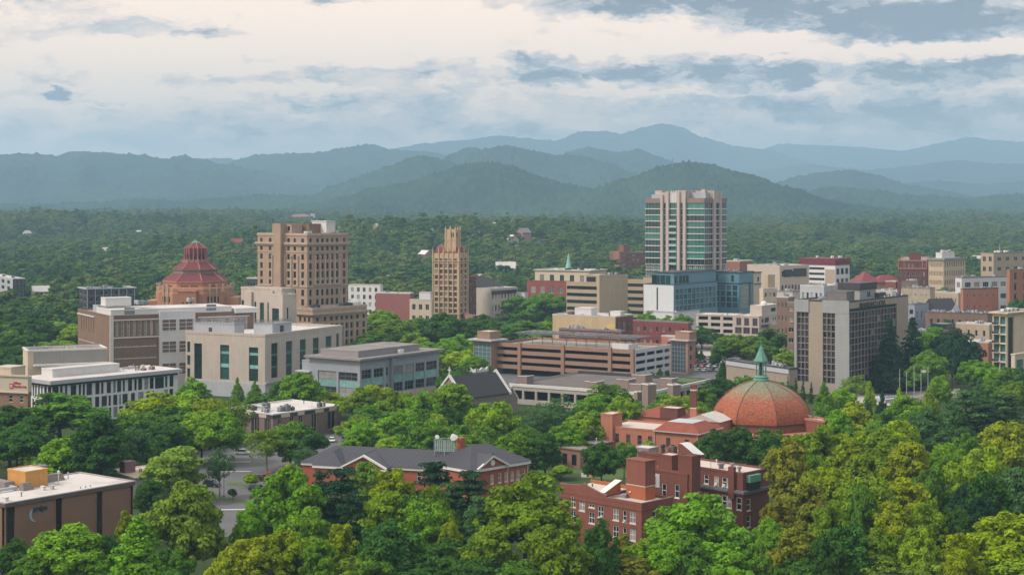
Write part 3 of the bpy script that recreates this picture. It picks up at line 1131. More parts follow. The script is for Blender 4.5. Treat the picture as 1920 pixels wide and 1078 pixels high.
    def done(s):
        if s.extra:
            mats, mb = [], MB()

            def mi(m):
                if m not in mats:
                    mats.append(m)
                return mats.index(m)
            for side, a, b, c, e, rec, g, fr, nx, nz, fw in s.extra:
                def bx(x0, x1, q0, q1, z0, z1, m):
                    if side == 'R':
                        mb.box(x0, x1, rec + q0, rec + q1, z0, z1, m)
                    else:
                        mb.box(rec + q0, rec + q1, x0, x1, z0, z1, m)
                bx(a, b, .07, .1, c, e, mi(g))
                f = mi(fr)
                bx(a, a + fw, 0, .069, c, e, f)
                bx(b - fw, b, 0, .069, c, e, f)
                bx(a + fw, b - fw, 0, .069, c, c + fw, f)
                bx(a + fw, b - fw, 0, .069, e - fw, e, f)
                for i in range(1, nx):
                    x = a + (b - a) * i / nx
                    bx(x - fw * .4, x + fw * .4, .01, .068, c + fw, e - fw, f)
                for i in range(1, nz):
                    zz = c + (e - c) * i / nz
                    bx(a + fw, b - fw, .02, .067, zz - fw * .4, zz + fw * .4, f)
            tag(mb.build('upper_windows', mats, s.root), kind='stuff')
        return s

    def part(s, name, m, *boxes, label=None):
        mb = MB()
        for q in boxes:
            mb.box(*q)
        return mb.build(name, m, s.root, label)

    def vol(s, name, m, x0, x1, y0, y1, z0, z1, roof=None):
        """a smaller volume with its own roof edge (penthouse, stair head)"""
        mb = MB()
        mb.box(x0, x1, y0, y1, z0, z1 - .002, 0)
        mb.box(x0 + .25, x1 - .25, y0 + .25, y1 - .25, z1 - .01, z1 + .02, 1)
        o = 0.08
        for q in ((x0 - o, x1 + o, y0 - o, y0 + .25), (x0 - o, x1 + o, y1 - .25, y1 + o), (x0 - o, x0 + .25, y0 + .25, y1 - .25), (x1 - .25, x1 + o, y0 + .25, y1 - .25)):
            mb.box(q[0], q[1], q[2], q[3], z1 - .3, z1 + .18, 0)
        return mb.build(name, [m, roof or ROOFW], s.root)

    def unit(s, x, y, z, w=2.2, l=3.0, h=1.5, m=None):
        """rooftop air handler: housing on a curb with louvres and a fan ring"""
        mb = MB()
        mb.box(x + .1, x + w - .1, y + .1, y + l - .1, z, z + .25, 1)
        mb.box(x, x + w, y, y + l, z + .25, z + h, 0)
        for k in range(4):
            mb.box(x + .15, x + w - .15, y - .04, y + .01, z + .4 + k * (h - .5) / 4, z + .4 + k * (h - .5) / 4 + .12, 1)
            mb.box(x - .04, x + .01, y + .2, y + l * .6, z + .4 + k * (h - .5) / 4, z + .4 + k * (h - .5) / 4 + .12, 1)
        r = min(w, l) * .3
        mb.lathe([(r, z + h), (r, z + h + .25), (r * .8, z + h + .25), (r * .8, z + h + .05)], 10, x + w / 2, y + l / 2, 0, 1)
        return mb.build('rooftop_unit', [m or LGREY, DGREY], s.root)

    def units(s, n, z, seed, x=None, m=None, big=1.0):
        r = random.Random(seed)
        x0, x1, y0, y1 = x or (1.5, s.Lr - 4, 1.5, s.Ll - 4)
        for k in range(n):
            w = r.uniform(1.4, 2.6) * big
            s.unit(r.uniform(x0, max(x0 + .1, x1)), r.uniform(y0, max(y0 + .1, y1)), z, w, w * r.uniform(.9, 1.6), r.uniform(1.0, 1.9) * big, m)
        return s


def grid(L, z0, z1, nx, nz, wf=0.55, hf=0.6, mar=0.04):
    """nx x nz equal openings spread over a face"""
    out = []
    a = L * (1 - 2 * mar) / nx
    b = (z1 - z0) / nz
    for k in range(nz):
        for i in range(nx):
            x0 = L * mar + a * (i + .5 - wf / 2)
            out.append((x0, x0 + a * wf, z0 + b * (k + .5 - hf / 2), z0 + b * (k + .5 + hf / 2)))
    return out


def simple(name, label, cat, px, d, al, rpx, lpx, ytop, wall, roof, R=None, L=None, par=0.6, cop=None, z0w=None, glass=G_DARK, frame=OFFWH, nx=1, nz=1, units=0, alt=None, h=None, floor0=None, mats=None, over=0.05, group=None, fw=.1, sill=0.0):
    """background block: R / L = (columns, rows, width share, height share)"""
    b = Bld(name, label, cat, px, d, al, rpx, lpx, ytop=ytop, h=h, group=group)
    f0 = floor0 if floor0 is not None else 0.5
    top = b.h - par - 0.4
    hr = grid(b.Lr, f0, top, *R) if R else []
    hl = grid(b.Ll, f0, top, *L) if L else []
    b.walls(wall, hr, hl, 0.3, mats=mats)
    b.win('R', hr, glass, frame, nx, nz, fw, alt=alt, sill=sill)
    b.win('L', hl, glass, frame, nx, nz, fw, alt=alt, sill=sill)
    b.roof(roof, par, cop, over)
    if units:
        b.units(units, b.h - par, int(px))
    return b


def textsign(name, body, parent_b, side, s0, z, size, m, label, cat='sign', ext=0.06, yaw=None, spacing=1.0):
    """raised letters fixed to a wall; a thing of its own"""
    cu = bpy.data.curves.new(name, 'FONT')
    cu.body = body
    cu.size = size
    cu.extrude = ext
    cu.space_character = spacing
    cu.offset = size * 0.012
    cu.materials.append(m)
    oc = bpy.data.objects.new('letters', cu)
    COL.objects.link(oc)
    me = bpy.data.meshes.new_from_object(oc.evaluated_get(bpy.context.evaluated_depsgraph_get()))
    bpy.data.objects.remove(oc)
    o = linkmesh(name, me)
    rz = parent_b.root.rotation_euler.z
    loc = Vector((s0, -0.08, z)) if side == 'R' else Vector((-0.08, s0, z))
    M = Matrix.Rotation(rz, 4, 'Z')
    o.location = M @ loc + parent_b.root.location
    o.rotation_euler = (pi / 2, 0, rz + (0 if side == 'R' else -pi / 2))
    return tag(o, label, cat)

# ================================================================== the town
# ---- courthouse tower: seventeen storeys of buff brick
def courthouse():
    b = Bld('courthouse_tower', 'tall buff brick courthouse tower with arched upper windows and heavy cornice', 'building', 576, 720, 38.3, 652, 483, ytop=438)
    rowz = [(59.0, 1.9), (55.2, 1.9), (51.3, 2.5), (47.0, 2.9), (43.0, 2.9), (39.3, 2.0), (34.6, 2.9), (30.2, 2.9), (26.0, 2.6)]
    colR = [.08, .25, .37, .49, .61, .73, .91]
    colL = [.09, .245, .37, .63, .74, .92]
    hr, hl = [], []
    for i, (z, h) in enumerate(rowz):
        for c in colR:
            w = 1.65
            hr.append((c * b.Lr - w / 2, c * b.Lr + w / 2, z - h / 2, z + h / 2))
        for c in colL:
            w = 1.8
            hl.append((c * b.Ll - w / 2, c * b.Ll + w / 2, z - h / 2, z + h / 2))
    b.walls(COURT, hr, hl, 0.5)
    b.win('R', hr, G_DARK, BLACKM, 1, 2, .08, .38, alt=(G_GREEN, .12))
    b.win('L', hl, G_DARK, BLACKM, 1, 2, .08, .38, alt=(G_GREEN, .12))
    b.roof(ROOFW, 1.2, COURTP, 0.1, 0.5, 0.5)
    # cornices and string courses
    for z, o, t in ((57.2, 0.95, .9), (56.6, .55, .6), (53.4, .25, .35), (37.3, .35, .4), (61.3, .3, .45)):
        b.part('cornice', COURTP, (-o, b.Lr + o, -o, 0, z, z + t), (-o, 0, 0.002, b.Ll + o, z, z + t), (b.Lr, b.Lr + o, 0.002, b.Ll, z, z + t))
    # engaged columns between the arched windows, and round arch heads
    xs = [.19, .31, .43, .55, .67, .79]
    for c in xs:
        mb = MB()
        mb.lathe([(.75, 38.2), (.6, 38.8), (.58, 50.6), (.8, 51.2), (.8, 51.8)], 10, c * b.Lr, -.1)
        mb.build('column', COURTP, b.root)
    for c in (.18, .31, .435, .575, .69):
        mb = MB()
        mb.lathe([(.75, 38.2), (.6, 38.8), (.58, 50.6), (.8, 51.2), (.8, 51.8)], 10, -.1, c * b.Ll)
        mb.build('column', COURTP, b.root)
    for c in colR[1:6]:
        mb = MB()
        pts = [(c * b.Lr + 1.0 * cos(t), 52.5 + .95 * sin(t)) for t in [pi * k / 8 for k in range(9)]]
        pin = [(c * b.Lr + .66 * cos(t), 52.5 + .62 * sin(t)) for t in [pi * k / 8 for k in range(9)]]
        for k in range(8):
            mb.poly([(pts[k][0], -.14, pts[k][1]), (pts[k + 1][0], -.14, pts[k + 1][1]), (pin[k + 1][0], -.14, pin[k + 1][1]), (pin[k][0], -.14, pin[k][1])])
            mb.poly([(pts[k][0], -.14, pts[k][1]), (pts[k][0], 0, pts[k][1]), (pts[k + 1][0], 0, pts[k + 1][1]), (pts[k + 1][0], -.14, pts[k + 1][1])])
        mb.build('window_arch', COURTP, b.root)
    for c in colR[1:6]:
        b.part('balcony', COURTP, (c * b.Lr - 1.0, c * b.Lr + 1.0, -.6, 0, 37.9, 38.7))
    # stair shaft that stands proud of the left face and rises above the roof
    s0, s1 = .455 * b.Ll, .60 * b.Ll
    b.vol('stair_shaft', COURT, -2.4, 6, s0, s1, 28, ZY(419.5, 735), ROOFG)
    b.vol('penthouse', COURT, 1.2, 8, .34 * b.Ll, .74 * b.Ll, b.h - 1.2, ZY(421, 735), ROOFG)
    for q in (.38, .66):
        b.part('penthouse_window', G_DARK, (1.1, 1.22, q * b.Ll, q * b.Ll + 1.4, 63.6, 65.6))
    b.vol('lift_house', BROWNB, 9, 17, 8.0, 19, b.h - 1.2, ZY(420, 740), ROOFG)
    mb = MB()
    mb.box(16.6, 22.4, 4.2, 13.8, b.h + .3, b.h + 5.4)
    for k in range(7):
        mb.box(16.5 + k, 16.6 + k, 4.1, 4.2, b.h + .3, b.h + 5.3)
    mb.box(16.3, 22.7, 3.9, 14.1, b.h + 5.4, b.h + 5.8)
    mb.build('cooling_tower', OFFWH, b.root)
    for x, y in ((3, 3), (7, 6), (22, 3)):
        b.unit(x, y, b.h - 1.2, 2, 2.4, 2.2, OFFWH)
    mb = MB()
    mb.tube([(24, 3, b.h), (24, 3, b.h + 2.5)], [.08, .05])
    mb.lathe([(.1, b.h + 2.2), (.9, b.h + 2.7), (1.0, b.h + 2.9)], 10, 24, 3)
    mb.build('dish_aerial', OFFWH, b.root)
    b.done()
    # lower wing
    w = Bld('courthouse_wing', 'eight storey buff brick wing with bracketed cornice below the courthouse tower', 'building', 586, 700, 38.3, 688, 557, ytop=578)
    cw = [.09, .22, .34, .435, .53, .62, .71, .82, .94]
    hr = []
    for z, h in ((23.6, 1.9), (19.8, 2.5), (16.0, 2.8), (12.0, 2.8), (8.0, 2.8), (4.0, 2.8)):
        for c in cw:
            hr.append((c * w.Lr - .8, c * w.Lr + .8, z - h / 2, z + h / 2))
    hl = [(c * w.Ll - .6, c * w.Ll + .6, 22.6, 24.6) for c in (.22, .5, .8)]
    w.walls(COURT, hr, hl, .45)
    w.win('R', hr, G_DARK, BLACKM, 2, 2, .08, .34, alt=(G_GREEN, .25))
    w.win('L', hl, G_DARK, BLACKM, 1, 2, .08, .34)
    w.roof(ROOFG, 1.0, COURTP, .1, .5)
    for z, o, t in ((25.7, .9, .7), (25.2, .5, .5), (21.6, .25, .35), (6.0, .25, .3)):
        w.part('cornice', COURTP, (-o, w.Lr + o, -o, 0, z, z + t), (-o, 0, 0.002, w.Ll, z, z + t))
    for c in [.16, .28, .39, .48, .575, .665, .76]:
        w.part('pilaster', COURTP, (c * w.Lr - .4, c * w.Lr + .4, -.25, 0, 6.4, 21.5))
    mb = MB()
    for k in range(26):
        x = w.Lr * (k + .5) / 26
        mb.box(x - .22, x + .22, -.75, 0, 24.5, 25.19)
    mb.build('cornice_brackets', COURTP, w.root)
    mb = MB()
    mb.lathe([(3.2, w.h - 1), (3.2, w.h + 1.2), (2.2, w.h + 2.4), (.2, w.h + 3.0)], 14, w.Lr * .93, 6)
    mb.build('dome_skylight', OFFWH, w.root)
    w.unit(4, 3, w.h - 1, 4, 3, 2.2, DGREY)
    w.unit(w.Lr * .68, 4, w.h - 1, 6, 3, 2.0, DGREY)
    mb = MB()
    mb.tube([(6, 1.2, w.h), (6, 1.2, w.h + 12)], [.12, .07])
    mb.build('flagpole', MGREY, w.root)
    w.done()


courthouse()


# ---- city hall: stepped octagonal tower under pink tiles
def city_hall():
    d, c = 800, 366.8
    x = X(c, d)
    r = tag(empty('city_hall', (x, d, 0)), 'rose brick city hall with stepped octagonal pink tile roof and green finial', 'building')
    k = .2759
    rot = radians(22.5)
    z = lambda y: HC - (y - YH) * k
    cr = 1 / cos(radians(22.5))
    rows = [(76, 660), (76, 545), (74, 541), (74, 537)]
    n = 8
    mb = MB()
    mb.lathe([(20.4, -1), (20.4, z(547)), (20.1, z(545)), (20.1, z(538)), (19.4, z(537)), (19.4, z(535.5))], 8, rot=rot)
    mb.build('body_wall', ROSEB, r)
    mb = MB()
    mb.lathe([(16.6, z(537)), (16.6, z(528)), (17.1, z(527.6)), (17.1, z(525.4))], 8, rot=rot)
    mb.build('upper_wall', ROSEB, r)
    # low wings either side
    for x0, x1, yt in ((-23.5, -17, 562), (17, 23.5, 556)):
        mb = MB()
        mb.box(x0, x1, -9, 10, -1, z(yt))
        mb.build('side_wing', ROSEB, r)
    # arched window pairs on the body with pale mullion piers, and attic windows
    for face in range(-2, 3):
        a = -pi / 2 + face * pi / 4
        ux, uy = -sin(a), cos(a)
        ap = 20.4 * cos(pi / 8)
        ap2 = 16.6 * cos(pi / 8)
        for j in ((-1, 0, 1) if face else ()):
            s = j * 4.0
            for q in (-.85, .85):
                mb = MB()
                pts = [(-.62, 0), (.62, 0)] + [(.62 * cos(t), 2.4 + .62 * sin(t)) for t in [pi * m / 6 for m in range(7)]]
                z0 = z(563.5)
                out = [((ap + .06) * cos(a) + (s + q + p[0]) * ux, (ap + .06) * sin(a) + (s + q + p[0]) * uy, z0 + p[1]) for p in pts]
                mb.poly(out, 0)
                back = [((ap - .3) * cos(a) + (s + q + p[0]) * ux, (ap - .3) * sin(a) + (s + q + p[0]) * uy, z0 + p[1]) for p in pts]
                for m in range(len(pts)):
                    mb.poly([out[m], out[(m + 1) % len(pts)], back[(m + 1) % len(pts)], back[m]], 0)
                mb.build('arched_window', [G_DARK], r)
            mb = MB()
            px_, py_ = (ap + .15) * cos(a) + s * ux, (ap + .15) * sin(a) + s * uy
            mb.lathe([(.42, z(566)), (.36, z(534)), (.55, z(533)), (.6, z(530))], 8, px_, py_)
            mb.build('buttress', COURTP, r)
        for j in ((-3, -2, -1, 1, 2, 3) if face % 2 == 0 else (-1, 0, 1)):
            mb = MB()
            s = j * 1.25
            for o in ((ap2 + .05),):
                p = [(s - .45, z(536.5)), (s + .45, z(536.5)), (s + .45, z(533)), (s - .45, z(533))]
                mb.poly([(o * cos(a) + q[0] * ux, o * sin(a) + q[0] * uy, q[1]) for q in p])
            mb.build('attic_window', G_DARK, r)
    # front pavilion
    mb = MB()
    mb.box(-4.6, 4.6, -21.6, -16, -1, z(543))
    mb.box(-4.9, 4.9, -21.9, -16.2, z(543), z(541))
    for j in (-1, 0, 1):
        mb.box(j * 2.1 - .4, j * 2.1 + .4, -21.68, -21.5, z(565), z(562), 1)
    mb.build('front_pavilion', [ROSEB, G_DARK], r)
    for j, sz in ((-1, z(541)), (1, z(541))):
        mb = MB()
        mb.lathe([(2.3, 20), (2.3, sz - 1.2), (1.9, sz - .2), (1.2, sz + .6)], 8, j * 14.9, -9.5)
        mb.build('corner_turret', ROSEB, r)
    # tiled tiers
    def tier(p0, p1, nm='roof_tier', m=MAUVE):
        mb = MB()
        mb.lathe([p0, p1], 8, rot=rot, caps=False)
        o = mb.build(nm, m, r)
        for i in range(8):
            t = rot + i * pi / 4
            rb = MB()
            rb.tube([(p0[0] * cos(t), p0[0] * sin(t), p0[1] + .1), (p1[0] * cos(t), p1[0] * sin(t), p1[1] + .1)], [.3, .25], 6)
            rb.build('hip_ridge', RIBP, o)
        return o
    global RIBP
    RIBP = mat('pink_terracotta', (0.36, 0.155, 0.145), .8, .1, .5)
    tier((16.9, z(525.4)), (11.3, z(511.7)))
    mb = MB()
    mb.lathe([(11.3, z(511.8)), (11.3, z(505.6)), (11.9, z(505.4)), (11.9, z(504.6))], 8, rot=rot)
    mb.build('roof_band', mat('grey_green_terracotta', (.22, .185, .135), .85, .25, .6, fine=.3), r)
    tier((11.9, z(504.6)), (6.9, z(492)))
    mb = MB()
    mb.lathe([(6.9, z(493)), (6.9, z(487.5)), (6.4, z(487.2)), (6.4, z(486.8))], 8, rot=rot)
    for i in range(16):
        t = rot + i * pi / 8
        q = 6.95 if i % 2 == 0 else 6.95 * cos(pi / 8)
        mb.lathe([(.32, z(493)), (.3, z(485.8)), (.05, z(484.8))], 6, q * cos(t), q * sin(t))
    mb.build('gallery', RIBP, r)
    mb = MB()
    mb.lathe([(5.2, z(488)), (5.2, z(476))], 8, rot=rot)
    mb.lathe([(5.75, z(476)), (5.75, z(465.5))], 8, rot=rot)
    mb.build('lantern', MAUVE, r)
    for i in range(16):
        t = rot + (i // 2) * pi / 4
        t2 = t + pi / 4
        f = .27 if i % 2 else .73
        q = 5.26
        cx_, cy_ = q * (cos(t) * (1 - f) + cos(t2) * f), q * (sin(t) * (1 - f) + sin(t2) * f)
        ta = t + pi / 8
        mb = MB()
        e = (-sin(ta) * .75, cos(ta) * .75)
        o = (cos(ta) * .06, sin(ta) * .06)
        mb.poly([(cx_ - e[0] + o[0], cy_ - e[1] + o[1], z(487)), (cx_ + e[0] + o[0], cy_ + e[1] + o[1], z(487)), (cx_ + e[0] + o[0], cy_ + e[1] + o[1], z(476.5)), (cx_ - e[0] + o[0], cy_ - e[1] + o[1], z(476.5))])
        mb.build('lantern_window', G_DARK, r)
    for i in range(16):
        t = rot + i * pi / 8
        q = 5.75 if i % 2 == 0 else 5.75 * cos(pi / 8)
        mb = MB()
        mb.lathe([(.3, z(490)), (.28, z(464)), (.05, z(463))], 6, q * cos(t), q * sin(t))
        mb.build('lantern_rib', RIBP, r)
    tier((5.75, z(465.5)), (1.9, z(455.5)), 'dome_roof')
    mb = MB()
    mb.lathe([(2.2, z(455.6)), (2.1, z(454.6)), (.9, z(452.5)), (.35, z(450.5)), (.25, z(448)), (.05, z(446.5))], 12)
    mb.build('finial', COPPER, r)


city_hall()


# ---- beige limestone court buildings
def stone_court():
    b = Bld('court_annex', 'pale limestone court building with tall green glass bays and white roof', 'building', 497, 600, 27, 642, 348, ytop=627)
    L, R = b.Ll, b.Lr
    z0, z1 = 7.6, 22.6
    hr = []
    for c in (.09, .27, .445, .615, .785):
        hr.append((c * R - 1.0 + .2, c * R + 3.6, z0, 21.2))
    hr = [(a, b_, c, e) for a, b_, c, e in hr]
    hr.append((.915 * R, .955 * R, z0, 21.8))
    hl = [(.085 * L, .20 * L, 6.6, 19.8), (.445 * L, .56 * L, 6.6, 20.2), (.79 * L, .89 * L, 6.2, 20.3)]
    sl = [(.94 * L, .98 * L, 16.6, 20.8), (.94 * L, .98 * L, 11.6, 15.4), (.94 * L, .98 * L, 6.6, 10.2)]
    b.walls(STONE, hr, hl + sl, .7)
    for r in hr + [(.09 * R, .09 * R + 4.2, 1.0, 5.4)]:
        b.win('R', [r], G_GREEN if r[0] > R * .2 else G_DEEPG, DGREY, 3, 6, .1, .5 if r[3] > 6 else -.05, name='glass_bay')
    for r, g in zip(hl, (G_GREEN, G_GREEN, G_DEEPG)):
        b.win('L', [r], g, DGREY, 4, 7, .1, .5, name='glass_bay')
    b.win('L', sl, G_GREEN, DGREY, 2, 2, .1, .5)
    for r in hl[:2]:   # teal spandrel panels of the bays
        for q in ((11.4, 12.8), (16.6, 17.6)):
            b.part('spandrel', G_TEAL, (.40, .52, r[0], r[1], q[0], q[1]))
    for r in hr[:5]:
        for q in ((11.4, 12.2), (16.2, 17.0)):
            b.part('spandrel', mat('green_spandrel', (.06, .17, .15), .3), (r[0], r[1], .40, .52, q[0], q[1]))
    b.roof(ROOFW, .9, STONE, .12, .6)
    b.part('base_course', LGREY, (-.3, R + .1, -.3, -.002, -.5, 5.8), (-.3, -.002, 0, L, -.5, 5.8))
    b.part('canopy', LGREY, (-.4, R * .9, -1.0, -.31, 5.9, 6.4))
    # rooftop screens and their lattice rails
    for x0, x1, y0, y1 in ((1.8, 8, 16, 36), (9, 22, 3, 12)):
        b.vol('plant_screen', LGREY, x0, x1, y0, y1, b.h - .9, b.h + 3.2, ROOFG)
        mb = MB()
        n = 12
        for k in range(n + 1):
            t = k / n
            xx, yy = x0 + (x1 - x0) * t, y0 + (y1 - y0) * t
            mb.box(x0 - .3, x0 - .15, yy - .06, yy + .06, b.h + 3.2, b.h + 4.9)
            mb.box(xx - .06, xx + .06, y0 - .3, y0 - .15, b.h + 3.2, b.h + 4.9)
        for zz in (3.9, 4.4, 4.85):
            mb.box(x0 - .3, x0 - .18, y0 - .3, y1, b.h + zz, b.h + zz + .1)
            mb.box(x0, x1, y0 - .3, y0 - .18, b.h + zz, b.h + zz + .1)
        mb.build('lattice_rail', MGREY, b.root)
    b.part('roof_door', DGREY, (1.7, 1.79, 27, 28.6, b.h - .8, b.h + 1.6), (14, 16.5, 2.9, 2.99, b.h - .8, b.h + 2.4))
    b.done()
    # taller stone block behind it, between the white jail and the tower
    t = Bld('court_block', 'limestone block with narrow dark slits and green glass strip below the courthouse tower', 'building', 528, 676, 40, 553, 452, ytop=541)
    L, R = t.Ll, t.Lr
    hl = [(.30 * L, .345 * L, 8, 32.5), (.43 * L, .53 * L, 8, 32.3), (.62 * L, .665 * L, 8, 32.5), (.93 * L, .99 * L, 24, 33)]
    hr = [(.30 * R, .34 * R, 24, 27.0), (.30 * R, .34 * R, 17, 21.0)]
    t.walls(STONE, hr, hl, .6)
    t.win('L', [hl[0], hl[2]], G_DARK, BLACKM, 1, 8, .1, .4, name='glass_bay')
    t.win('L', [hl[1], hl[3]], G_GREEN, DGREY, 2, 8, .1, .4, name='glass_bay')
    t.win('R', hr, G_DARK, BLACKM, 1, 1, .08, .4)
    t.roof(ROOFG, .8, STONE, .12, .5)
    t.part('corner_pier', STONE, (-1.0, -.002, .18 * L, .27 * L, 0, t.h - 1.2), (-1.0, -.002, .70 * L, .86 * L, 0, t.h - 2.0))
    u = Bld('court_bay', 'low stone bay with one tall green window below the courthouse tower', 'building', 530, 668, 48, 556, 505, ytop=552)
    hl = [(.28 * u.Ll, .80 * u.Ll, 12, 30.5)]
    hr = [(.30 * u.Lr, .42 * u.Lr, 26, 31), (.30 * u.Lr, .42 * u.Lr, 18, 23)]
    u.walls(STONE, hr, hl, .6)
    u.win('L', hl, G_GREEN, DGREY, 3, 8, .1, .4, name='glass_bay')
    u.win('R', hr, G_DARK, BLACKM, 1, 1, .1, .4)
    u.roof(ROOFG, .7, STONE, .1, .5)


stone_court()


# ---- brown and white detention building
def jail():
    b = Bld('detention_building', 'brown brick and white panel detention building with rows of slit windows', 'building', 208, 612, 60, 475, 146, ytop=592)
    R, L, H = b.Lr, b.Ll, b.h
    hr, hl = [], []
    upR = [(.0125 * R + .108 * R * 0 + R * (.02 + .039 * k), R * (.02 + .039 * k) + 1.75, 23.2, 29.0) for k in range(8)]
    for z in (19.2, 14.6, 10.0, 5.4):
        for k in range(5):
            hr.append((R * (.025 + .058 * k), R * (.025 + .058 * k) + 3.0, z - .28, z + .28))
        for k in range(4):
            hl.append((L * (.50 + .12 * k), L * (.50 + .12 * k) + 1.3, z - .28, z + .28))
    upL = [(L * (.50 + .075 * k), L * (.50 + .075 * k) + .75, 22.8, 29.0) for k in range(6)]
    b.walls(BROWNB, hr + upR, hl + upL, .4, name='brick_wall')
    b.win('R', hr, G_DARK, OFFWH, 5, 1, .12, .15, name='slit_window')
    b.win('L', hl, G_DARK, OFFWH, 3, 1, .12, .15, name='slit_window')
    b.win('R', upR, G_BLIND, OFFWH, 1, 3, .16, .2)
    b.win('L', upL, G_BLIND, OFFWH, 1, 2, .16, .2)
    for k in range(4):
        z = (19.2, 14.6, 10.0, 5.4)[k]
        b.part('sill_band', OFFWH, (R * .02, R * .31, -.07, -.004, z - .55, z - .36), (-.07, -.004, L * .48, L * .97, z - .55, z - .36))
    b.part('cornice', OFFWH, (R * .01, R * .325, -.35, -.003, 29.3, 29.75), (R * .01, R * .325, -.3, -.003, 22.3, 22.8), (-.35, -.003, L * .47, L, 29.3, 29.75))
    b.roof(ROOFG, .6, BROWNB, .1, .4)
    b.part('white_pier', OFFWH, (-.5, .9, -.55, -.02, -.5, H - .1))
    # white panelled centre bay with banks of screened windows
    x0, x1 = R * .325, R * .575
    b.part('white_panel', mat('white_panel_wall', (.60, .61, .62), .6, .06, .3, .05, lines=(2.0, 1.0, .07), linec=.86), (x0, x1, -1.2, -.05, -.5, H + 1.0))
    for z in (27.0, 18.2, 9.4):
        for a, c in ((.06, .47), (.53, .94)):
            r = (x0 + (x1 - x0) * a, x0 + (x1 - x0) * c, z - 2.4, z + 2.4)
            b.win('R', [r], mat('screened_glass', (.15, .11, .10), .5), WHITE, 2, 3, .22, -1.34, name='screened_window')
    b.part('brick_return', BROWNB, (x1, R + .02, -.06, -.003, -.5, H - .4))
    r2 = [(R * (.615 + .043 * k), R * (.615 + .043 * k) + 2.2, 23.2, 29.0) for k in range(8)]
    b.win('R', r2, G_BLIND, OFFWH, 1, 3, .16, -.2)
    b.part('cornice', OFFWH, (R * .6, R * .97, -.4, -.07, 29.3, 29.75))
    # white penthouse storeys
    pw = mat('white_corrugated', (.63, .63, .63), .55, .05, .3, .04, lines=(30, .75, .06), linec=.88)
    b.vol('penthouse', pw, R * .0, R * .84, .02, L * .42, H - .55, ZY(580, 618), ROOFW)
    b.vol('penthouse', pw, R * .86, R * 1.03, -1.5, L * .40, H - .55, ZY(573.5, 655), ROOFW)
    b.vol('roof_hut', pw, 1.5, 12, L * .26, L * .40, H + 3, H + 6.2, ROOFW)
    b.vol('plant_screen', LGREY, 1.0, 6, L * .45, L * .60, H - .55, H + 2.6, ROOFG)
    b.part('louvre', MGREY, (R * .09, R * .16, -.05, .01, H + .3, H + 2.9), (R * .66, R * .73, -.05, .01, H + .7, H + 3.3))
    for z in (16,):
        b.units(4, H + 3.6, 5, (R * .2, R * .75, 2, L * .3))
    b.done()
    g = Bld('jail_annex', 'long low tan building with grey panelled parapet left of the detention building', 'building', 52, 545, 66, 200, 43, ytop=657)
    g.walls(CREAM, [], [], .3)
    g.part('panel_band', mat('ribbed_grey_panel', (.27, .265, .25), .7, .08, .3, lines=(1.2, 40, .12), linec=.85), (2.0, g.Lr, -.2, -.003, g.h - 4.6, g.h - .7))
    g.part('ledge', OFFWH, (1.8, g.Lr, -2.4, -.2, g.h - 5.6, g.h - 5.0))
    g.roof(ROOFG, .5, OFFWH, .2)


jail()


# ---- white office block with vertical slot windows
def white_office():
    b = Bld('white_office', 'white three storey office block with irregular vertical slot windows and white roof', 'building', 97, 520, 41.4, 333, 43, ytop=720)
    R, L, H = b.Lr, b.Ll, b.h
    rng = random.Random(4)
    fl = [(H - 5.0, H - 1.0), (H - 9.4, H - 5.8), (H - 13.6, H - 10.0)]
    for side, LL in (('R', R), ('L', L)):
        holes = []
        for a, e in fl:
            x = 3.2 if side == 'R' else 3.0
            while x < LL - 1.6:
                w = rng.choice((.9, 1.0, 1.7, 2.2))
                if side == 'R' and R * .80 < x < R * .885 and e > H - 6:
                    x += 1.2
                    continue
                holes.append((x, min(x + w, LL - .6), a, e))
                x += w + rng.choice((.6, .9, 1.3))
        if side == 'R':
            hr = holes + [(R * .81, R * .885, H - 5.2, H - 1.0)]
        else:
            hl = holes
    hr0 = [(.25, 2.7, H - 5.0, H - 1.0)]
    hl0 = [(.25, 2.5, H - 5.0, H - 1.0)]
    b.walls(WHITE, hr + hr0, hl + hl0, .35)
    for side, hh in (('R', hr), ('L', hl)):
        for q in hh:
            n = 2 if q[1] - q[0] > 1.5 else 1
            b.win(side, [q], G_DEEPG if RW.random() < .55 else G_DARK, DGREY, n, 2, .09, .22, alt=(glassmat('grey_slot_panel', (.26, .28, .30), .5, .2), .25))
    b.win('R', hr0, G_DARK, DGREY, 2, 3, .09, .2, name='corner_window')
    b.win('L', hl0, G_DARK, DGREY, 2, 3, .09, .2, name='corner_window')
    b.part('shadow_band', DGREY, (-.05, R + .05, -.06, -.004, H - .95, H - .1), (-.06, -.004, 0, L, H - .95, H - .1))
    # projecting roof
    mb = MB()
    mb.box(-1.5, R + 1.0, -1.5, L + 1.0, H - .05, H + 1.25, 0, 1)
    mb.build('roof', [LGREY, ROOFW], b.root)
    b.vol('plant_screen', OFFWH, 5, R * .62, L * .42, L * .80, H + 1.2, H + 4.0, ROOFW)
    b.fittings(R * .66, R - 2, 2, L - 2, H + 1.25, 5)
    b.units(3, H + 1.26, 9, (R * .72, R * .84, 3, L * .5), BEIGE, .8)
    b.part('base', DGREY, (-.05, R, -.06, -.004, -.5, H - 14.2))
    b.done()


white_office()


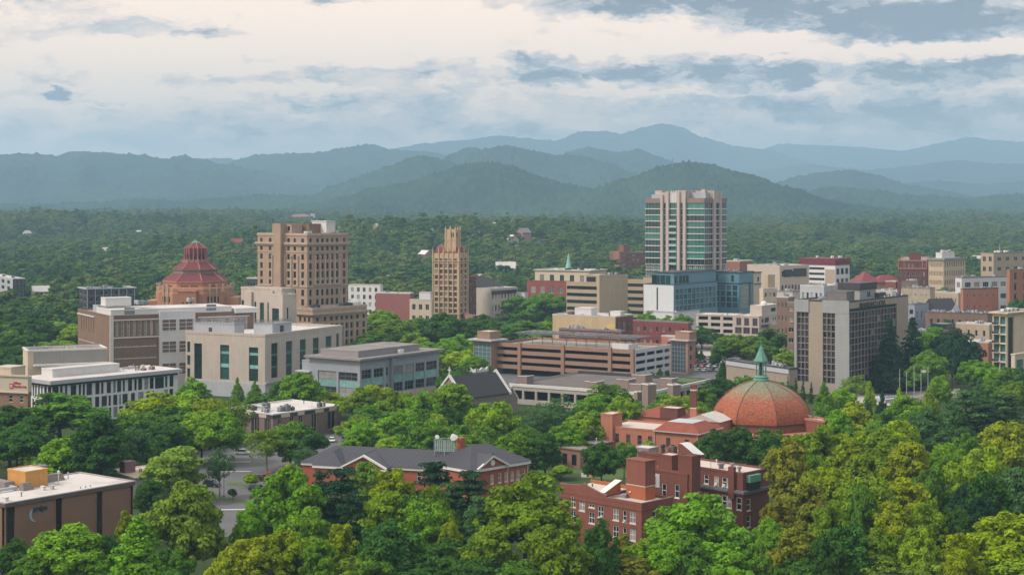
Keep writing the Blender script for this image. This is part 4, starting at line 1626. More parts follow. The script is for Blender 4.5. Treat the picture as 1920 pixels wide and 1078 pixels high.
# ---- red-lettered hotel at the left edge
def inn():
    b = Bld('inn', 'brown brick hotel with cream top band and red lettered sign at the left edge', 'building', 52, 478, 20, 58, -70, ytop=706)
    L, H = b.Ll, b.h
    hl = []
    for z in (H - 7.0, H - 10.2, H - 13.4):
        for s in (1.6, 5.6, 10.5, 14.5):
            hl.append((s, s + 1.5, z - 1.1, z + 1.1))
    b.walls(mat('inn_brick', (.27, .16, .115), .9, .1, .3, .1, lines=(.9, .35, .035), linec=.88), [], hl, .25)
    b.win('L', hl, G_GREEN, OFFWH, 1, 2, .14, .12, sill=.1, alt=(G_DARK, .5))
    b.part('top_band', mat('inn_cream', (.50, .45, .36), .85, .06, .3), (-.3, b.Lr, -.3, -.002, H - 4.8, H + .1), (-.3, -.002, 0, L, H - 4.8, H + .1))
    b.part('moulding', CREAM, (-.6, -.3, -.6, L, H - 5.2, H - 4.8), (-.7, -.3, -.7, L, H - .1, H + .5))
    b.roof(ROOFW, .5, OFFWH, .1)
    b.vol('penthouse', CREAM, 1, 8, 7.0, 14, H - .5, H + 2.4, ROOFW)
    R_ = mat('red_sign', (.50, .012, .035), .5, 0, 1)
    def red(nm, body, s, z, size):
        textsign(nm, body, b, 'L', s, z, size, R_, 'x')
    o1 = textsign('wall_sign', 'Hilton\nGarden Inn', b, 'L', 4.9, H - 2.2, 1.05, R_, 'red lettering on the cream band of the brown brick hotel', ext=.05)
    o1.location.z += 0.0
    rz = b.root.rotation_euler.z
    M = Matrix.Rotation(rz, 4, 'Z')
    o1.location = M @ Vector((-.40, 4.95, H - 2.4)) + b.root.location
    mb = MB()
    mb.box(-.5, -.31, 5.1, 6.5, H - 3.8, H - 2.3, 0)
    mb.box(-.54, -.5, 5.35, 6.25, H - 3.5, H - 2.6, 1)
    mb.box(-.58, -.54, 5.6, 6.0, H - 3.3, H - 2.8, 0)
    s = mb.build('sign_emblem', [R_, WHITE])
    s.location, s.rotation_euler = b.root.location, b.root.rotation_euler
    tag(s, 'small square red and white emblem left of the red hotel lettering', 'sign')


inn()


# ---- grey metal clad office with teal window bands
def grey_office():
    b = Bld('grey_office', 'grey metal clad office with teal window bands and flat overhanging roof', 'building', 675, 560, 34, 823, 580, ytop=676)
    R, L, H = b.Lr, b.Ll, b.h
    hr, hl = [], []
    xs = [(.02, .14), (.165, .285), (.315, .345), (.41, .53), (.55, .67), (.69, .81), (.83, .975)]
    for a, c in xs:
        hr.append((a * R, c * R, H - 13.2, H - 3.6))
    for a, c in ((.05, .42), (.46, .83)):
        hl.append((a * L, c * L, H - 13.2, H - 4.6))
    gm = mat('grey_cladding', (.30, .325, .365), .45, .06, .4, .05, lines=(2.4, 1.4, .06), linec=.88)
    b.walls(gm, hr, hl, .5)
    for side, hh in (('R', hr), ('L', hl)):
        for a, c, z0, z1 in hh:
            t = z1 - z0
            n = 3 if c - a > 2.5 else 1
            b.win(side, [(a, c, z0 + t * .66, z1)], G_DARK, MGREY, n, 2, .14, .3, alt=(G_BLIND, .3))
            b.win(side, [(a, c, z0 + t * .36, z0 + t * .65)], G_TEAL, LGREY, n * 2, 1, .08, .3, name='teal_panel')
            b.win(side, [(a, c, z0, z0 + t * .35)], G_DARK, MGREY, n, 2, .14, .3, alt=(G_BLIND, .4))
    mb = MB()
    mb.box(-1.6, R + 1.2, -1.6, L + 1.4, H + .0, H + .7, 0, 1)
    mb.build('roof', [mat('roof_fascia', (.25, .22, .23), .6), ROOFG], b.root)
    b.vol('plant_screen', mat('mauve_screen', (.27, .245, .255), .6, .05), 2.5, R * .82, L * .12, L * .86, H + .7, H + 3.0, ROOFG)
    b.part('roof_hatch', WHITE, (R * .52, R * .58, L * .1 - 1, L * .1, H + .7, H + 2.0))
    b.part('brick_base', CREAM, (R * .36, R, -.35, -.003, -.5, H - 13.6))
    mb = MB()
    mb.lathe([(.8, -.5), (.8, H - .1)], 10, R * .375, -.5)
    mb.build('corner_drum', MGREY, b.root)
    b.vol('stair_wing', gm, 2, R * .5, L, L * 1.22, -.5, H - 1.6, ROOFG)
    b.part('entrance_canopy', LGREY, (-1.4, 1.9, L * .96, L * 1.24, H - 5.6, H - 5.1))
    b.done()


grey_office()


# ---- tan low office with banded windows
def tan_office():
    b = Bld('tan_office', 'low tan and mauve office with dark banded parapet and cluttered white roof', 'building', 512, 491, 39.5, 639, 420, ytop=776)
    R, L, H = b.Lr, b.Ll, b.h
    hr = [(R * a, R * c, 1.0, H - 1.7) for a, c in ((.07, .12), (.24, .30), (.37, .43), (.56, .64), (.80, .92))]
    hl = [(L * a, L * c, 1.0, H - 1.7) for a, c in ((.05, .17), (.28, .44), (.55, .72), (.82, .95))]
    mv = mat('mauve_brick', (.225, .155, .135), .9, .1, .3, .1, lines=(.9, .35, .035), linec=.88)
    b.walls(mv, hr, hl, .4)
    b.win('R', hr, G_DARK, CREAM, 2, 1, .12, .25)
    b.win('L', hl, G_DARK, CREAM, 3, 1, .12, .25)
    for side, LL in (('R', R), ('L', L)):
        k = 0
        x = 0.0
        segs = [.11, .13, .11, .10, .16, .13, .08, .10, .08] if side == 'R' else [.13, .15, .15, .15, .14, .14, .14]
        for i, f in enumerate(segs):
            y0, y1 = x, min(LL, x + f * LL)
            m = DGREY if i % 2 == 0 else CREAM
            bx = (y0, y1 - .03, -.12, -.004, H - 1.5, H - .12) if side == 'R' else (-.12, -.004, y0, y1 - .03, H - 1.5, H - .12)
            b.part('parapet_panel', m, bx)
            x = y1
    b.roof(ROOFW, .3, OFFWH, .2, .3, .15)
    z = H - .3
    for x, y, w, l, h, m in ((5, 9, 1.8, 2.2, 2.6, MGREY), (3.2, 8, 1.6, 1.6, 1.8, LGREY), (6.5, 4.0, 2.4, 1.6, 1.6, LGREY), (8.5, 3.0, 1.8, 1.8, 2.0, MGREY), (10.6, 2.5, 1.0, 1.0, 1.2, BROWNB), (3, 13, 1.8, 1.4, 1.3, BROWNB), (R * .74, 2.2, 1.6, 1.2, 1.5, MGREY), (R * .78, 1.6, 1.2, 1.2, 1.8, BEIGE), (1.6, 5, 1.4, 1.4, 1.4, LGREY)):
        b.unit(x, y, z, w, l, h, m)
    b.done()


tan_office()


# ---- brick clinic in the corner with the crescent sign
def clinic():
    b = Bld('brick_office', 'brown brick office with dark window strips and white roof at lower left corner', 'building', 10, 312, 37.4, 250, -90, ytop=943)
    R, L, H = b.Lr, b.Ll, b.h
    hr = [(.15, 2.2, .4, H - .9), (R * .375, R * .425, .4, H - .9), (R * .695, R * .745, .4, H - .9), (R * .975, R - .12, .4, H - .9)]
    hl = [(.15, 1.2, .4, H - .9), (L * .4, L * .5, .4, H - .9)]
    br = mat('clinic_brick', (.235, .140, .098), .9, .07, .25, .05, lines=(.8, .28, .03), linec=.88)
    b.walls(br, hr, hl, .5)
    for q in hr:
        b.win('R', [q], G_DARK, BLACKM, 2 if q[1] - q[0] > 1.8 else 1, 5, .08, .3, name='window_strip')
    b.win('L', hl, G_DARK, BLACKM, 1, 5, .08, .3, name='window_strip')
    for q in hr[1:]:
        b.part('brick_pilaster', br, (q[0] - .32, q[0] - .02, -.12, -.003, 0, H - .9))
    b.part('fascia', mat('brown_fascia', (.13, .10, .095), .6), (-.25, R + .3, -.3, -.002, H - .85, H - .1), (-.3, -.002, 0, L, H - .85, H - .1))
    b.roof(ROOFW, .12, mat('roof_edge', (.30, .27, .26), .6), .35, .25, .14)
    z = H - .1
    # ochre plant house with sloped skirts
    x0, y0 = 12.5, 11.0
    b.vol('plant_house', YPAINT, x0, x0 + 5.6, y0, y0 + 6.4, z, z + 3.5, ROOFW)
    sk = mat('skirt_metal', (.20, .165, .155), .7, .1, .5)
    mb = MB()
    for (a0, a1, c0, c1) in ((x0 + 6.2, x0 + 12.0, y0 + 2.5, y0 + 4.6), (x0 - 1.8, x0 + .8, y0 - 2.0, y0 - .2), (x0 - 3.5, x0 - .6, y0 + 2, y0 + 9)):
        mb.poly([(a0, c0, z), (a1, c0, z), (a1 - .3, c0 + .8, z + 1.5), (a0 + .3, c0 + .8, z + 1.5)])
        mb.poly([(a1, c0, z), (a1, c1, z), (a1 - .3, c1, z + 1.5), (a1 - .3, c0 + .8, z + 1.5)])
        mb.poly([(a0, c1, z), (a0, c0, z), (a0 + .3, c0 + .8, z + 1.5), (a0 + .3, c1, z + 1.5)])
        mb.poly([(a0 + .3, c0 + .8, z + 1.5), (a1 - .3, c0 + .8, z + 1.5), (a1 - .3, c1, z + 1.5), (a0 + .3, c1, z + 1.5)])
    mb.build('sloped_skirt', sk, b.root)
    b.vol('plant_screen', MGREY, x0 + 5.5, x0 + 9, y0 + 5, y0 + 8, z, z + 3.2, ROOFG)
    b.vol('plant_screen', sk, -3, 2.0, y0 + 9, y0 + 14, z, z + 2.6, ROOFG)
    for q in ((x0 + 8.0, y0 - .5), (x0 + 1.5, y0 + 13)):
        mb = MB()
        mb.tube([(q[0], q[1], z), (q[0], q[1], z + 2.2)], [.09, .09])
        mb.lathe([(.28, z + 2.2), (.32, z + 2.7), (.1, z + 2.95)], 8, q[0], q[1])
        mb.build('roof_vent', OFFWH, b.root)
    for q in ((R * .62, 2.2), (R * .66, 2.2), (R * .70, 2.3)):
        mb = MB()
        mb.tube([(q[0], q[1], z), (q[0], q[1], z + .4)], [.1, .1])
        mb.build('pipe_vent', MGREY, b.root)
    b.done()
    tl = mat('sign_teal', (.012, .06, .085), .4, 0, 1)
    o = textsign('wall_sign', 'amips', b, 'R', R * .195, H - 2.75, 1.7, tl, 'dark teal word with pale crescent on the brown brick office wall', ext=.06, spacing=.95)
    mb = MB()
    a0 = [pi * (.62 + .85 * k / 14) for k in range(15)]
    for k in range(14):
        def pt(t, f):
            w = .30 * sin(pi * f)
            return [(R * .195 + 1.1 + (1.5 + s) * cos(t), -.12, H - 3.3 + (1.5 + s) * sin(t)) for s in (-w, w)]
        p, q = pt(a0[k], k / 14), pt(a0[k + 1], (k + 1) / 14)
        mb.poly([p[0], p[1], q[1], q[0]])
    s = mb.build('sign_emblem', mat('sign_pale', (.30, .40, .50), .4, 0, 1))
    md = s.modifiers.new('solid', 'SOLIDIFY')
    md.thickness = .1
    s.location, s.rotation_euler = b.root.location, b.root.rotation_euler
    tag(s, 'pale blue crescent emblem around the teal word on the brown brick office', 'sign')
    # low tan-roofed building behind it
    g = Bld('tan_roof_building', 'low grey building with broad tan roof and small mauve roof hut', 'building', 255, 392, 50, 330, 205, h=5.4)
    g.walls(LGREY, [(3, 9, 1, 3)], [], .3)
    g.win('R', [(3, 9, 1, 3)], G_DARK, DGREY, 3, 1, .1)
    g.roof(ROOFT, .1, BEIGE, .5, .3, .2)
    mv = mat('mauve_hut', (.25, .14, .15), .6, .08, .4, lines=(.5, 20, .08), linec=.8)
    g.vol('roof_hut', mv, 1, 4.0, g.Ll * .55, g.Ll * .55 + 3, 5.3, 8.0, ROOFG)


clinic()


# ---- terracotta skyscraper with the turret
def terracotta_tower():
    b = Bld('terracotta_tower', 'slim cream terracotta tower with maroon hipped roof and small gothic turret', 'building', 861, 940, 22, 878, 811, ytop=475)
    R, L, H = b.Lr, b.Ll, b.h
    tc = mat('cream_terracotta', (.52, .37, .23), .8, .1, .3, .12)
    hr, hl = [], []
    zt = ZY(488.3, 940)
    for k in range(13):
        z = zt - 3.43 * k
        h = 1.22
        for c in (.15, .325, .5, .675, .85):
            hl.append((L * c - 1.15, L * c + 1.15, z - h, z + h))
        for c in (.28, .70):
            hr.append((R * c - 1.7, R * c + 1.7, z - h, z + h))
    b.walls(tc, hr, hl, .4)
    b.win('L', hl, G_DARK, tc, 3, 2, .07, .25, alt=(G_BLIND, .28))
    b.win('R', hr, G_DARK, tc, 3, 2, .07, .25, alt=(G_BLIND, .2))
    for c in (0.015, .235, .41, .59, .765, .985):
        mb = MB()
        mb.box(-.45, 0, L * c - .3, L * c + .3, 0, H + 1.5)
        mb.lathe([(.32, H + 1.5), (.05, H + 4.2)], 6, -.2, L * c)
        mb.build('pinnacle_pier', tc, b.root)
    for c in (.03, .49, .97):
        mb = MB()
        mb.box(R * c - .3, R * c + .3, -.45, 0, 0, H + 1.5)
        mb.lathe([(.32, H + 1.5), (.05, H + 4.2)], 6, R * c, -.2)
        mb.build('pinnacle_pier', tc, b.root)
    for c in (.15, .325, .5, .675, .85):   # round heads of the top storey windows
        mb = MB()
        mb.prism([(L * c + 1.5 * cos(pi * k / 8), 1.0 * sin(pi * k / 8)) for k in range(9)], 0, .12)
        o = mb.build('window_arch', tc, b.root)
        o.matrix_local = Matrix.Translation((0, 0, zt + .95)) @ Matrix(((0, 0, -1, 0), (1, 0, 0, 0), (0, 1, 0, 0), (0, 0, 0, 1)))
    b.part('string_course', tc, (-.6, R + .1, -.6, -.005, H - 5.0, H - 4.4), (-.6, -.005, 0, L, H - 5.0, H - 4.4), (-.5, R + .1, -.5, -.005, 10, 10.6), (-.5, -.005, 0, L, 10, 10.6))
    # hipped roof
    mb = MB()
    zr, a = ZY(463.5, 940), 3.0
    p = [(.3, .3, H + .2), (R - .3, .3, H + .2), (R - .3, L - .3, H + .2), (.3, L - .3, H + .2)]
    q = [(a, a, zr), (R - a, a, zr), (R - a, L - a, zr), (a, L - a, zr)]
    for i in range(4):
        j = (i + 1) % 4
        mb.poly([p[i], p[j], q[j], q[i]])
    mb.poly(q)
    mb.build('hipped_roof', mat('maroon_tile', (.17, .035, .03), .8, .15, .5), b.root)
    # turret
    x0, y0 = 1.0, 3.0
    w, l = 7.0, 6.6
    z0, z1 = H, ZY(430.5, 940)
    mb = MB()
    mb.box(x0, x0 + w, y0, y0 + l, z0, z1)
    mb.box(x0 - .25, x0 + w + .25, y0 - .25, y0 + l + .25, z1 - 6.4, z1 - 5.9)
    for i, (x, y) in enumerate(((x0, y0), (x0 + w, y0), (x0, y0 + l), (x0 + w, y0 + l), (x0, y0 + l / 2), (x0 + w / 2, y0))):
        mb.box(x - .4, x + .4, y - .4, y + .4, z0, z1 + .4)
        mb.lathe([(.4, z1 + .4), (.04, z1 + 2.4)], 6, x, y)
    o = mb.build('turret', tc, b.root)
    mb = MB()
    for k in range(3):
        mb.box(x0 - .06, x0 - .01, y0 + 1.0 + k * 1.0, y0 + 1.6 + k * 1.0, z1 - 4.6, z1 - 2)
        mb.box(x0 + 1.5 + k * 1.2, x0 + 2.1 + k * 1.2, y0 - .06, y0 - .01, z1 - 4.6, z1 - 2)
    mb.build('turret_window', G_DARK, o)
    b.done()
    r = simple('brick_block', 'narrow dark red brick block with orange cornice right of the terracotta tower', 'building', 880, 955, 30, 893, 872, 518, REDDK, ROOFG, (2, 6, .5, .5), None, cop=ORANB, alt=(G_BLIND, .4))
    q = simple('podium_block', 'low orange brick block at the right foot of the terracotta tower', 'building', 893, 920, 70, 896, 866, 592, PINKB, ROOFG, None, (3, 2, .6, .5), alt=(G_BLIND, .3))


terracotta_tower()


# ---- glass residential tower
def glass_tower():
    b = Bld('glass_tower', 'tall green glass residential tower with pinkish stone piers and white floor bands', 'building', 1321, 930, 36, 1362.5, 1210, ytop=371.5)
    R, L, H = b.Lr, b.Ll, b.h
    fh = 11.75 * 930 / 2900
    core = Bld.part(b, 'core', DGREY, (.5, R - .5, .5, L - .5, -.5, H - .5))
    zt = ZY(380.5, 930)
    baysL = [(0.0, .30, 'g', 5), (.345, .40, 'n', 2), (.445, .586, 'c', 4), (.63, .685, 'n', 2), (.727, 1.0, 'g', 5)]
    baysR = [(0.0, .36, 'g', 4), (.44, .65, 'd', 2), (.71, 1.0, 'g', 3)]
    GL = [glassmat('tower_glass_a', (.020, .110, .082), .08, .5), glassmat('tower_glass_b', (.034, .150, .115), .08, .4), G_DARK, G_DEEPG]
    rr = random.Random(8)
    for side, bays, LL in (('L', baysL, L), ('R', baysR, R)):
        for a, c, typ, n in bays:
            for k in range(12):
                z1 = zt - fh * k
                z0 = z1 - fh
                g = rr.choice([GL[0], GL[1], GL[0], GL[2], GL[3]]) if side == 'L' else rr.choice([GL[3], GL[3], G_DARK, GL[0]])
                low = k >= 10
                if low and typ == 'g':
                    m3 = (c - a) * LL / 3
                    for q in range(3):
                        r = (a * LL + m3 * q + .5, a * LL + m3 * (q + 1) - .5, z0 + .4, z1 - .25)
                        b.win(side, [r], g, WHITE, 2, 2, .16, .15, limit=140)
                else:
                    b.win(side, [(a * LL + .05, c * LL - .05, z0 + .36, z1)], g, mat('pale_mullion', (.25, .30, .30), .5), n, 1, .14, .12, limit=140)
    for k in range(11):
        z1 = zt - fh * k - fh
        bxs = []
        for a, c, typ, n in baysL:
            o = 1.0 if typ != 'n' else .1
            bxs.append((-o + .6, .45, a * L + .02, c * L - .02, z1 - .02, z1 + .34))
        for a, c, typ, n in baysR:
            bxs.append((a * R + .02, c * R - .02, -.35, .45, z1 - .02, z1 + .34))
        b.part('floor_band', WHITE if k < 9 else PINKS, *bxs)
    # balconies in the middle bay
    for k in range(2, 10):
        z = zt - fh * (k + 1)
        mb = MB()
        mb.box(-1.5, .1, .455 * L, .576 * L, z + .2, z + .5, 0)
        mb.box(-1.5, -1.42, .455 * L, .576 * L, z + .5, z + 1.4, 1)
        mb.build('balcony', [WHITE, G_TEAL], b.root)
    tops = {(.30, .345): 359, (.40, .445): 359, (.586, .63): 358.5, (.685, .727): 365}
    for (a, c), y in tops.items():
        b.part('stone_pier', PINKS, (-1.3, .6, a * L, c * L, -.5, ZY(y, 930)))
    for a, c, y in ((.36, .44, 358), (.65, .71, 359.5)):
        b.part('stone_pier', PINKS, (a * R, c * R, -1.0, .6, -.5, ZY(y, 940)))
    b.part('grey_base', TAUPE, (-.25, .44, .001 * L, .3 * L, 0, zt - fh * 12), (-.25, .44, .727 * L, L, 0, zt - fh * 12), (.001 * R, .36 * R, -.25, .44, 0, zt - fh * 12), (.71 * R, R, -.25, .44, 0, zt - fh * 12))
    # brown crown bands
    b.part('crown_band', TAUPE, (-.3, .5, 0, .3 * L, zt, H), (-.3, .5, .727 * L, L, zt, H), (0, .36 * R, -.3, .5, zt, H), (.71 * R, R, -.3, .5, zt, H), (.6, R, L - .4, L, zt, H), (R - .4, R, .6, L - .5, zt, H))
    zc = ZY(357.5, 930)
    b.vol('crown_block', PINKS, -.2, 14, .30 * L, .46 * L, zt, zc, ROOFG)
    b.vol('crown_block', PINKS, -.2, 14, .57 * L, .73 * L, zt, ZY(361, 930), ROOFG)
    mb = MB()
    for q in (.475, .515, .555):
        mb.box(-.25, .3, q * L - .45, q * L + .45, zt + .3, zc - .6)
        mb.lathe([(.55, zc - .7), (.1, zc + .2)], 6, 0, q * L)
    mb.box(-.1, 12, .46 * L, .57 * L, zt, zc - 1.2, 0)
    mb.build('crown_screen', OFFWH, b.root)
    b.vol('crown_block', PINKS, R * .36, R * .70, -.1, 12, zt, ZY(358.5, 940), ROOFG)
    b.part('roof', ROOFG, (.6, R - .5, .6, L - .6, H - 1.2, H - .9))
    b.vol('penthouse', LGREY, 5, R * .5, .05 * L, .30 * L, H - .9, H + 3.2, ROOFW)
    b.vol('penthouse', LGREY, 4, R * .5, .74 * L, .95 * L, H - .9, H + 2.2, ROOFW)
    b.vol('lift_house', PINKS, 6, 10, .80 * L, .92 * L, H + 2, H + 4.6, ROOFG)
    b.vol('lift_house', PINKS, 8, 12, .10 * L, .16 * L, H + 3, H + 5.2, ROOFG)
    for c, h in ((.15, 9), (.22, 7), (.5, 8), (.27, 6)):
        mb = MB()
        mb.tube([(9, c * L, H), (9, c * L, zc + h * .5)], [.14, .05], 5)
        mb.build('aerial', MGREY, b.root)
    b.done()
    simple('tan_podium', 'tan stucco podium at the left foot of the glass tower', 'building', 1236, 905, 36, 1262, 1206, 519, TANB, ROOFG, None, (2, 2, .2, .3))


glass_tower()


# ---- teal hotel
def teal_hotel():
    b = Bld('teal_hotel', 'teal panelled hotel with white end wall and rows of dark bay windows', 'building', 1263, 880, 36, 1345, 1207, ytop=533.5)
    R, L, H = b.Lr, b.Ll, b.h
    zb = ZY(586, 880)
    hr = grid(R, zb + .4, H - 2.6, 10, 4, .80, .84, .03)
    hl = [(.52 * L, .57 * L, zb + 1, H - 2)]
    b.walls(TEALP, hr, hl, .5, mats=[TEALP, mat('white_render', (.62, .64, .67), .6, .05, .3, .05)])
    b.win('R', hr, G_DARK, TEALP, 2, 2, .11, .3, alt=(glassmat('teal_room', (.05, .09, .11), .1, .5), .5))
    b.win('L', hl, G_DARK, DGREY, 1, 6, .1, .3)
    b.roof(ROOFG, .3, DGREY, .15)
    b.vol('top_storey', TEALP, 3, R + 1, L * .02 + 1.2, L * .72, H - .3, ZY(511, 890), ROOFW)
    for q in (.12, .34, .56, .70):
        b.part('terrace_glass', G_DEEPG, (2.85, 2.97, L * q * .8 + 2, L * q * .8 + 5, H, H + 5))
    for x in (4, 9, 13, 17):
        b.part('terrace_window', G_DEEPG, (x, x + 3, L * .02 + 1.07, L * .02 + 1.18, H + .4, H + 4.6))
    b.part('roof_edge', DGREY, (2.4, R + 1.6, L * .02 + .6, L * .74, ZY(511, 890), ZY(510, 890)))
    c = Bld('teal_hotel_wing', 'rear wing of teal panels with yellowish glass corner and beige end bay', 'building', 1386, 930, 36, 1412, 1336, ytop=510)
    zb2 = ZY(578, 930)
    hl = grid(c.Ll, zb2, c.h - 8, 4, 4, .78, .84, .05) + [(c.Ll * .2, c.Ll * .3, c.h - 6, c.h - 2), (c.Ll * .78, c.Ll * .9, c.h - 6, c.h - 2)]
    c.walls(TEALP, [], hl, .5)
    c.win('L', hl, G_DARK, TEALP, 2, 2, .11, .3, alt=(glassmat('teal_room', (.05, .09, .11), .1, .5), .5))
    c.part('glass_corner', mat('straw_glass', (.20, .27, .24), .2, .15), (c.Lr * .12, c.Lr * .62, -.12, -.003, zb2, c.h - 7.5))
    for k in range(5):
        z = zb2 + (c.h - 7.5 - zb2) * k / 5
        c.part('mullion', mat('straw_mullion', (.40, .36, .18), .5), (c.Lr * .12, c.Lr * .62, -.2, -.121, z, z + .25))
    c.part('window_strip', G_DARK, (c.Lr * .70, c.Lr * .82, -.12, -.003, zb2, c.h - 7.5))
    c.part('band', DGREY, (0, c.Lr, -.3, -.004, c.h - 7.3, c.h - 6.7), (-.3, -.004, 0, c.Ll, c.h - 7.3, c.h - 6.7))
    c.roof(ROOFW, .4, DGREY, .6)
    c.units(5, c.h - .4, 3, None, OFFWH)
    b.done()
    c.done()
    e = Bld('beige_bay', 'plain beige bay at the right end of the teal hotel', 'building', 1413, 945, 36, 1427, 1408, ytop=510.5)
    e.walls(CREAM, [(e.Lr * .5, e.Lr * .75, e.h - 6, e.h - 3)], [], .3)
    e.win('R', [(e.Lr * .5, e.Lr * .75, e.h - 6, e.h - 3)], G_DARK, BLACKM, 1, 2, .1)
    e.part('band', DGREY, (0, e.Lr, -.3, -.004, e.h - 7.6, e.h - 7.0))
    e.roof(ROOFW, .4, DGREY, .5)
    # white podium
    p = Bld('white_podium', 'blank white podium below the teal hotel', 'building', 1263, 868, 36, 1312, 1207, ytop=586)
    p.walls(mat('white_render', (.62, .64, .67)), [], [], .3)
    p.roof(ROOFG, .3, LGREY, .1)
    for k in range(8):
        p.part('column', LGREY, (p.Lr * (.08 + .115 * k), p.Lr * (.08 + .115 * k) + .5, .3, .8, p.h, zb + .3))


teal_hotel()


def beige_garage():
    b = Bld('beige_garage', 'beige concrete garage with wide dark openings in front of the teal hotel', 'building', 1378, 830, 24, 1392, 1305, ytop=591)
    L, R, H = b.Ll, b.Lr, b.h
    hl = [(L * (.06 + .315 * k), L * (.06 + .315 * k) + L * .245, H - 2.9 - 3.4 * j, H - 1.0 - 3.4 * j) for k in range(3) for j in range(4)]
    b.walls(BEIGE, [], hl, 1.2)
    b.part('shade_sheet', INNER_SHADE, (1.25, 2, .5, L - .5, .2, H - 1))  # dark sheet behind the openings, painted as their shade
    b.roof(ROOFW, .3, BEIGE, .15)
    c = Bld('beige_office', 'beige concrete office with pinkish frames and tall dark windows beside the beige garage', 'building', 1423, 822, 32, 1474, 1377, ytop=593)
    L, R, H = c.Ll, c.Lr, c.h
    hl = [(L * a, L * (a + .2), H - 5.3, H - 1.2) for a in (.06, .40, .72)] + [(L * a, L * (a + .27), H - 9.6, H - 6.2) for a in (.03, .37, .70)]
    hr = [(R * .10, R * .16, H - 3.6, H - 1.6), (R * .20, R * .36, H - 3.9, H - 1.4)] + [(R * (.50 + .085 * k), R * (.50 + .085 * k) + 1.3, H - 3.2, H - 1.6) for k in range(5)]
    c.walls(BEIGE, hr, hl, .4, mats=[BEIGE, PINKS])
    c.win('L', hl, G_BROWN, TAUPE, 2, 1, .1, .3)
    c.win('R', hr, G_DARK, BLACKM, 1, 1, .08, .2)
    c.roof(ROOFW, .3, BEIGE, .15)
    c.vol('upper_block', BEIGE, R * .12, R * .75, L * .02, L * .5, H - .3, H + 5.2, ROOFW)
    c.part('upper_window', G_DARK, (R * .45, R * .62, L * .02 - .06, L * .02 - .003, H + 1.6, H + 3.4))
    mb = MB()
    mb.lathe([(1.8, H + 5.2), (1.8, H + 6.0), (1.2, H + 7.0), (.2, H + 7.4)], 12, R * .4, L * .25)
    mb.build('roof_dome', OFFWH, c.root)
    c.part('ledge', DGREY, (R * .08, R * .40, -1.2, -.003, H - 5.6, H - 4.9))
    c.part('lower_wall', TANB, (R * .28, R, -3.0, -.01, -.5, H - 5.0))


beige_garage()


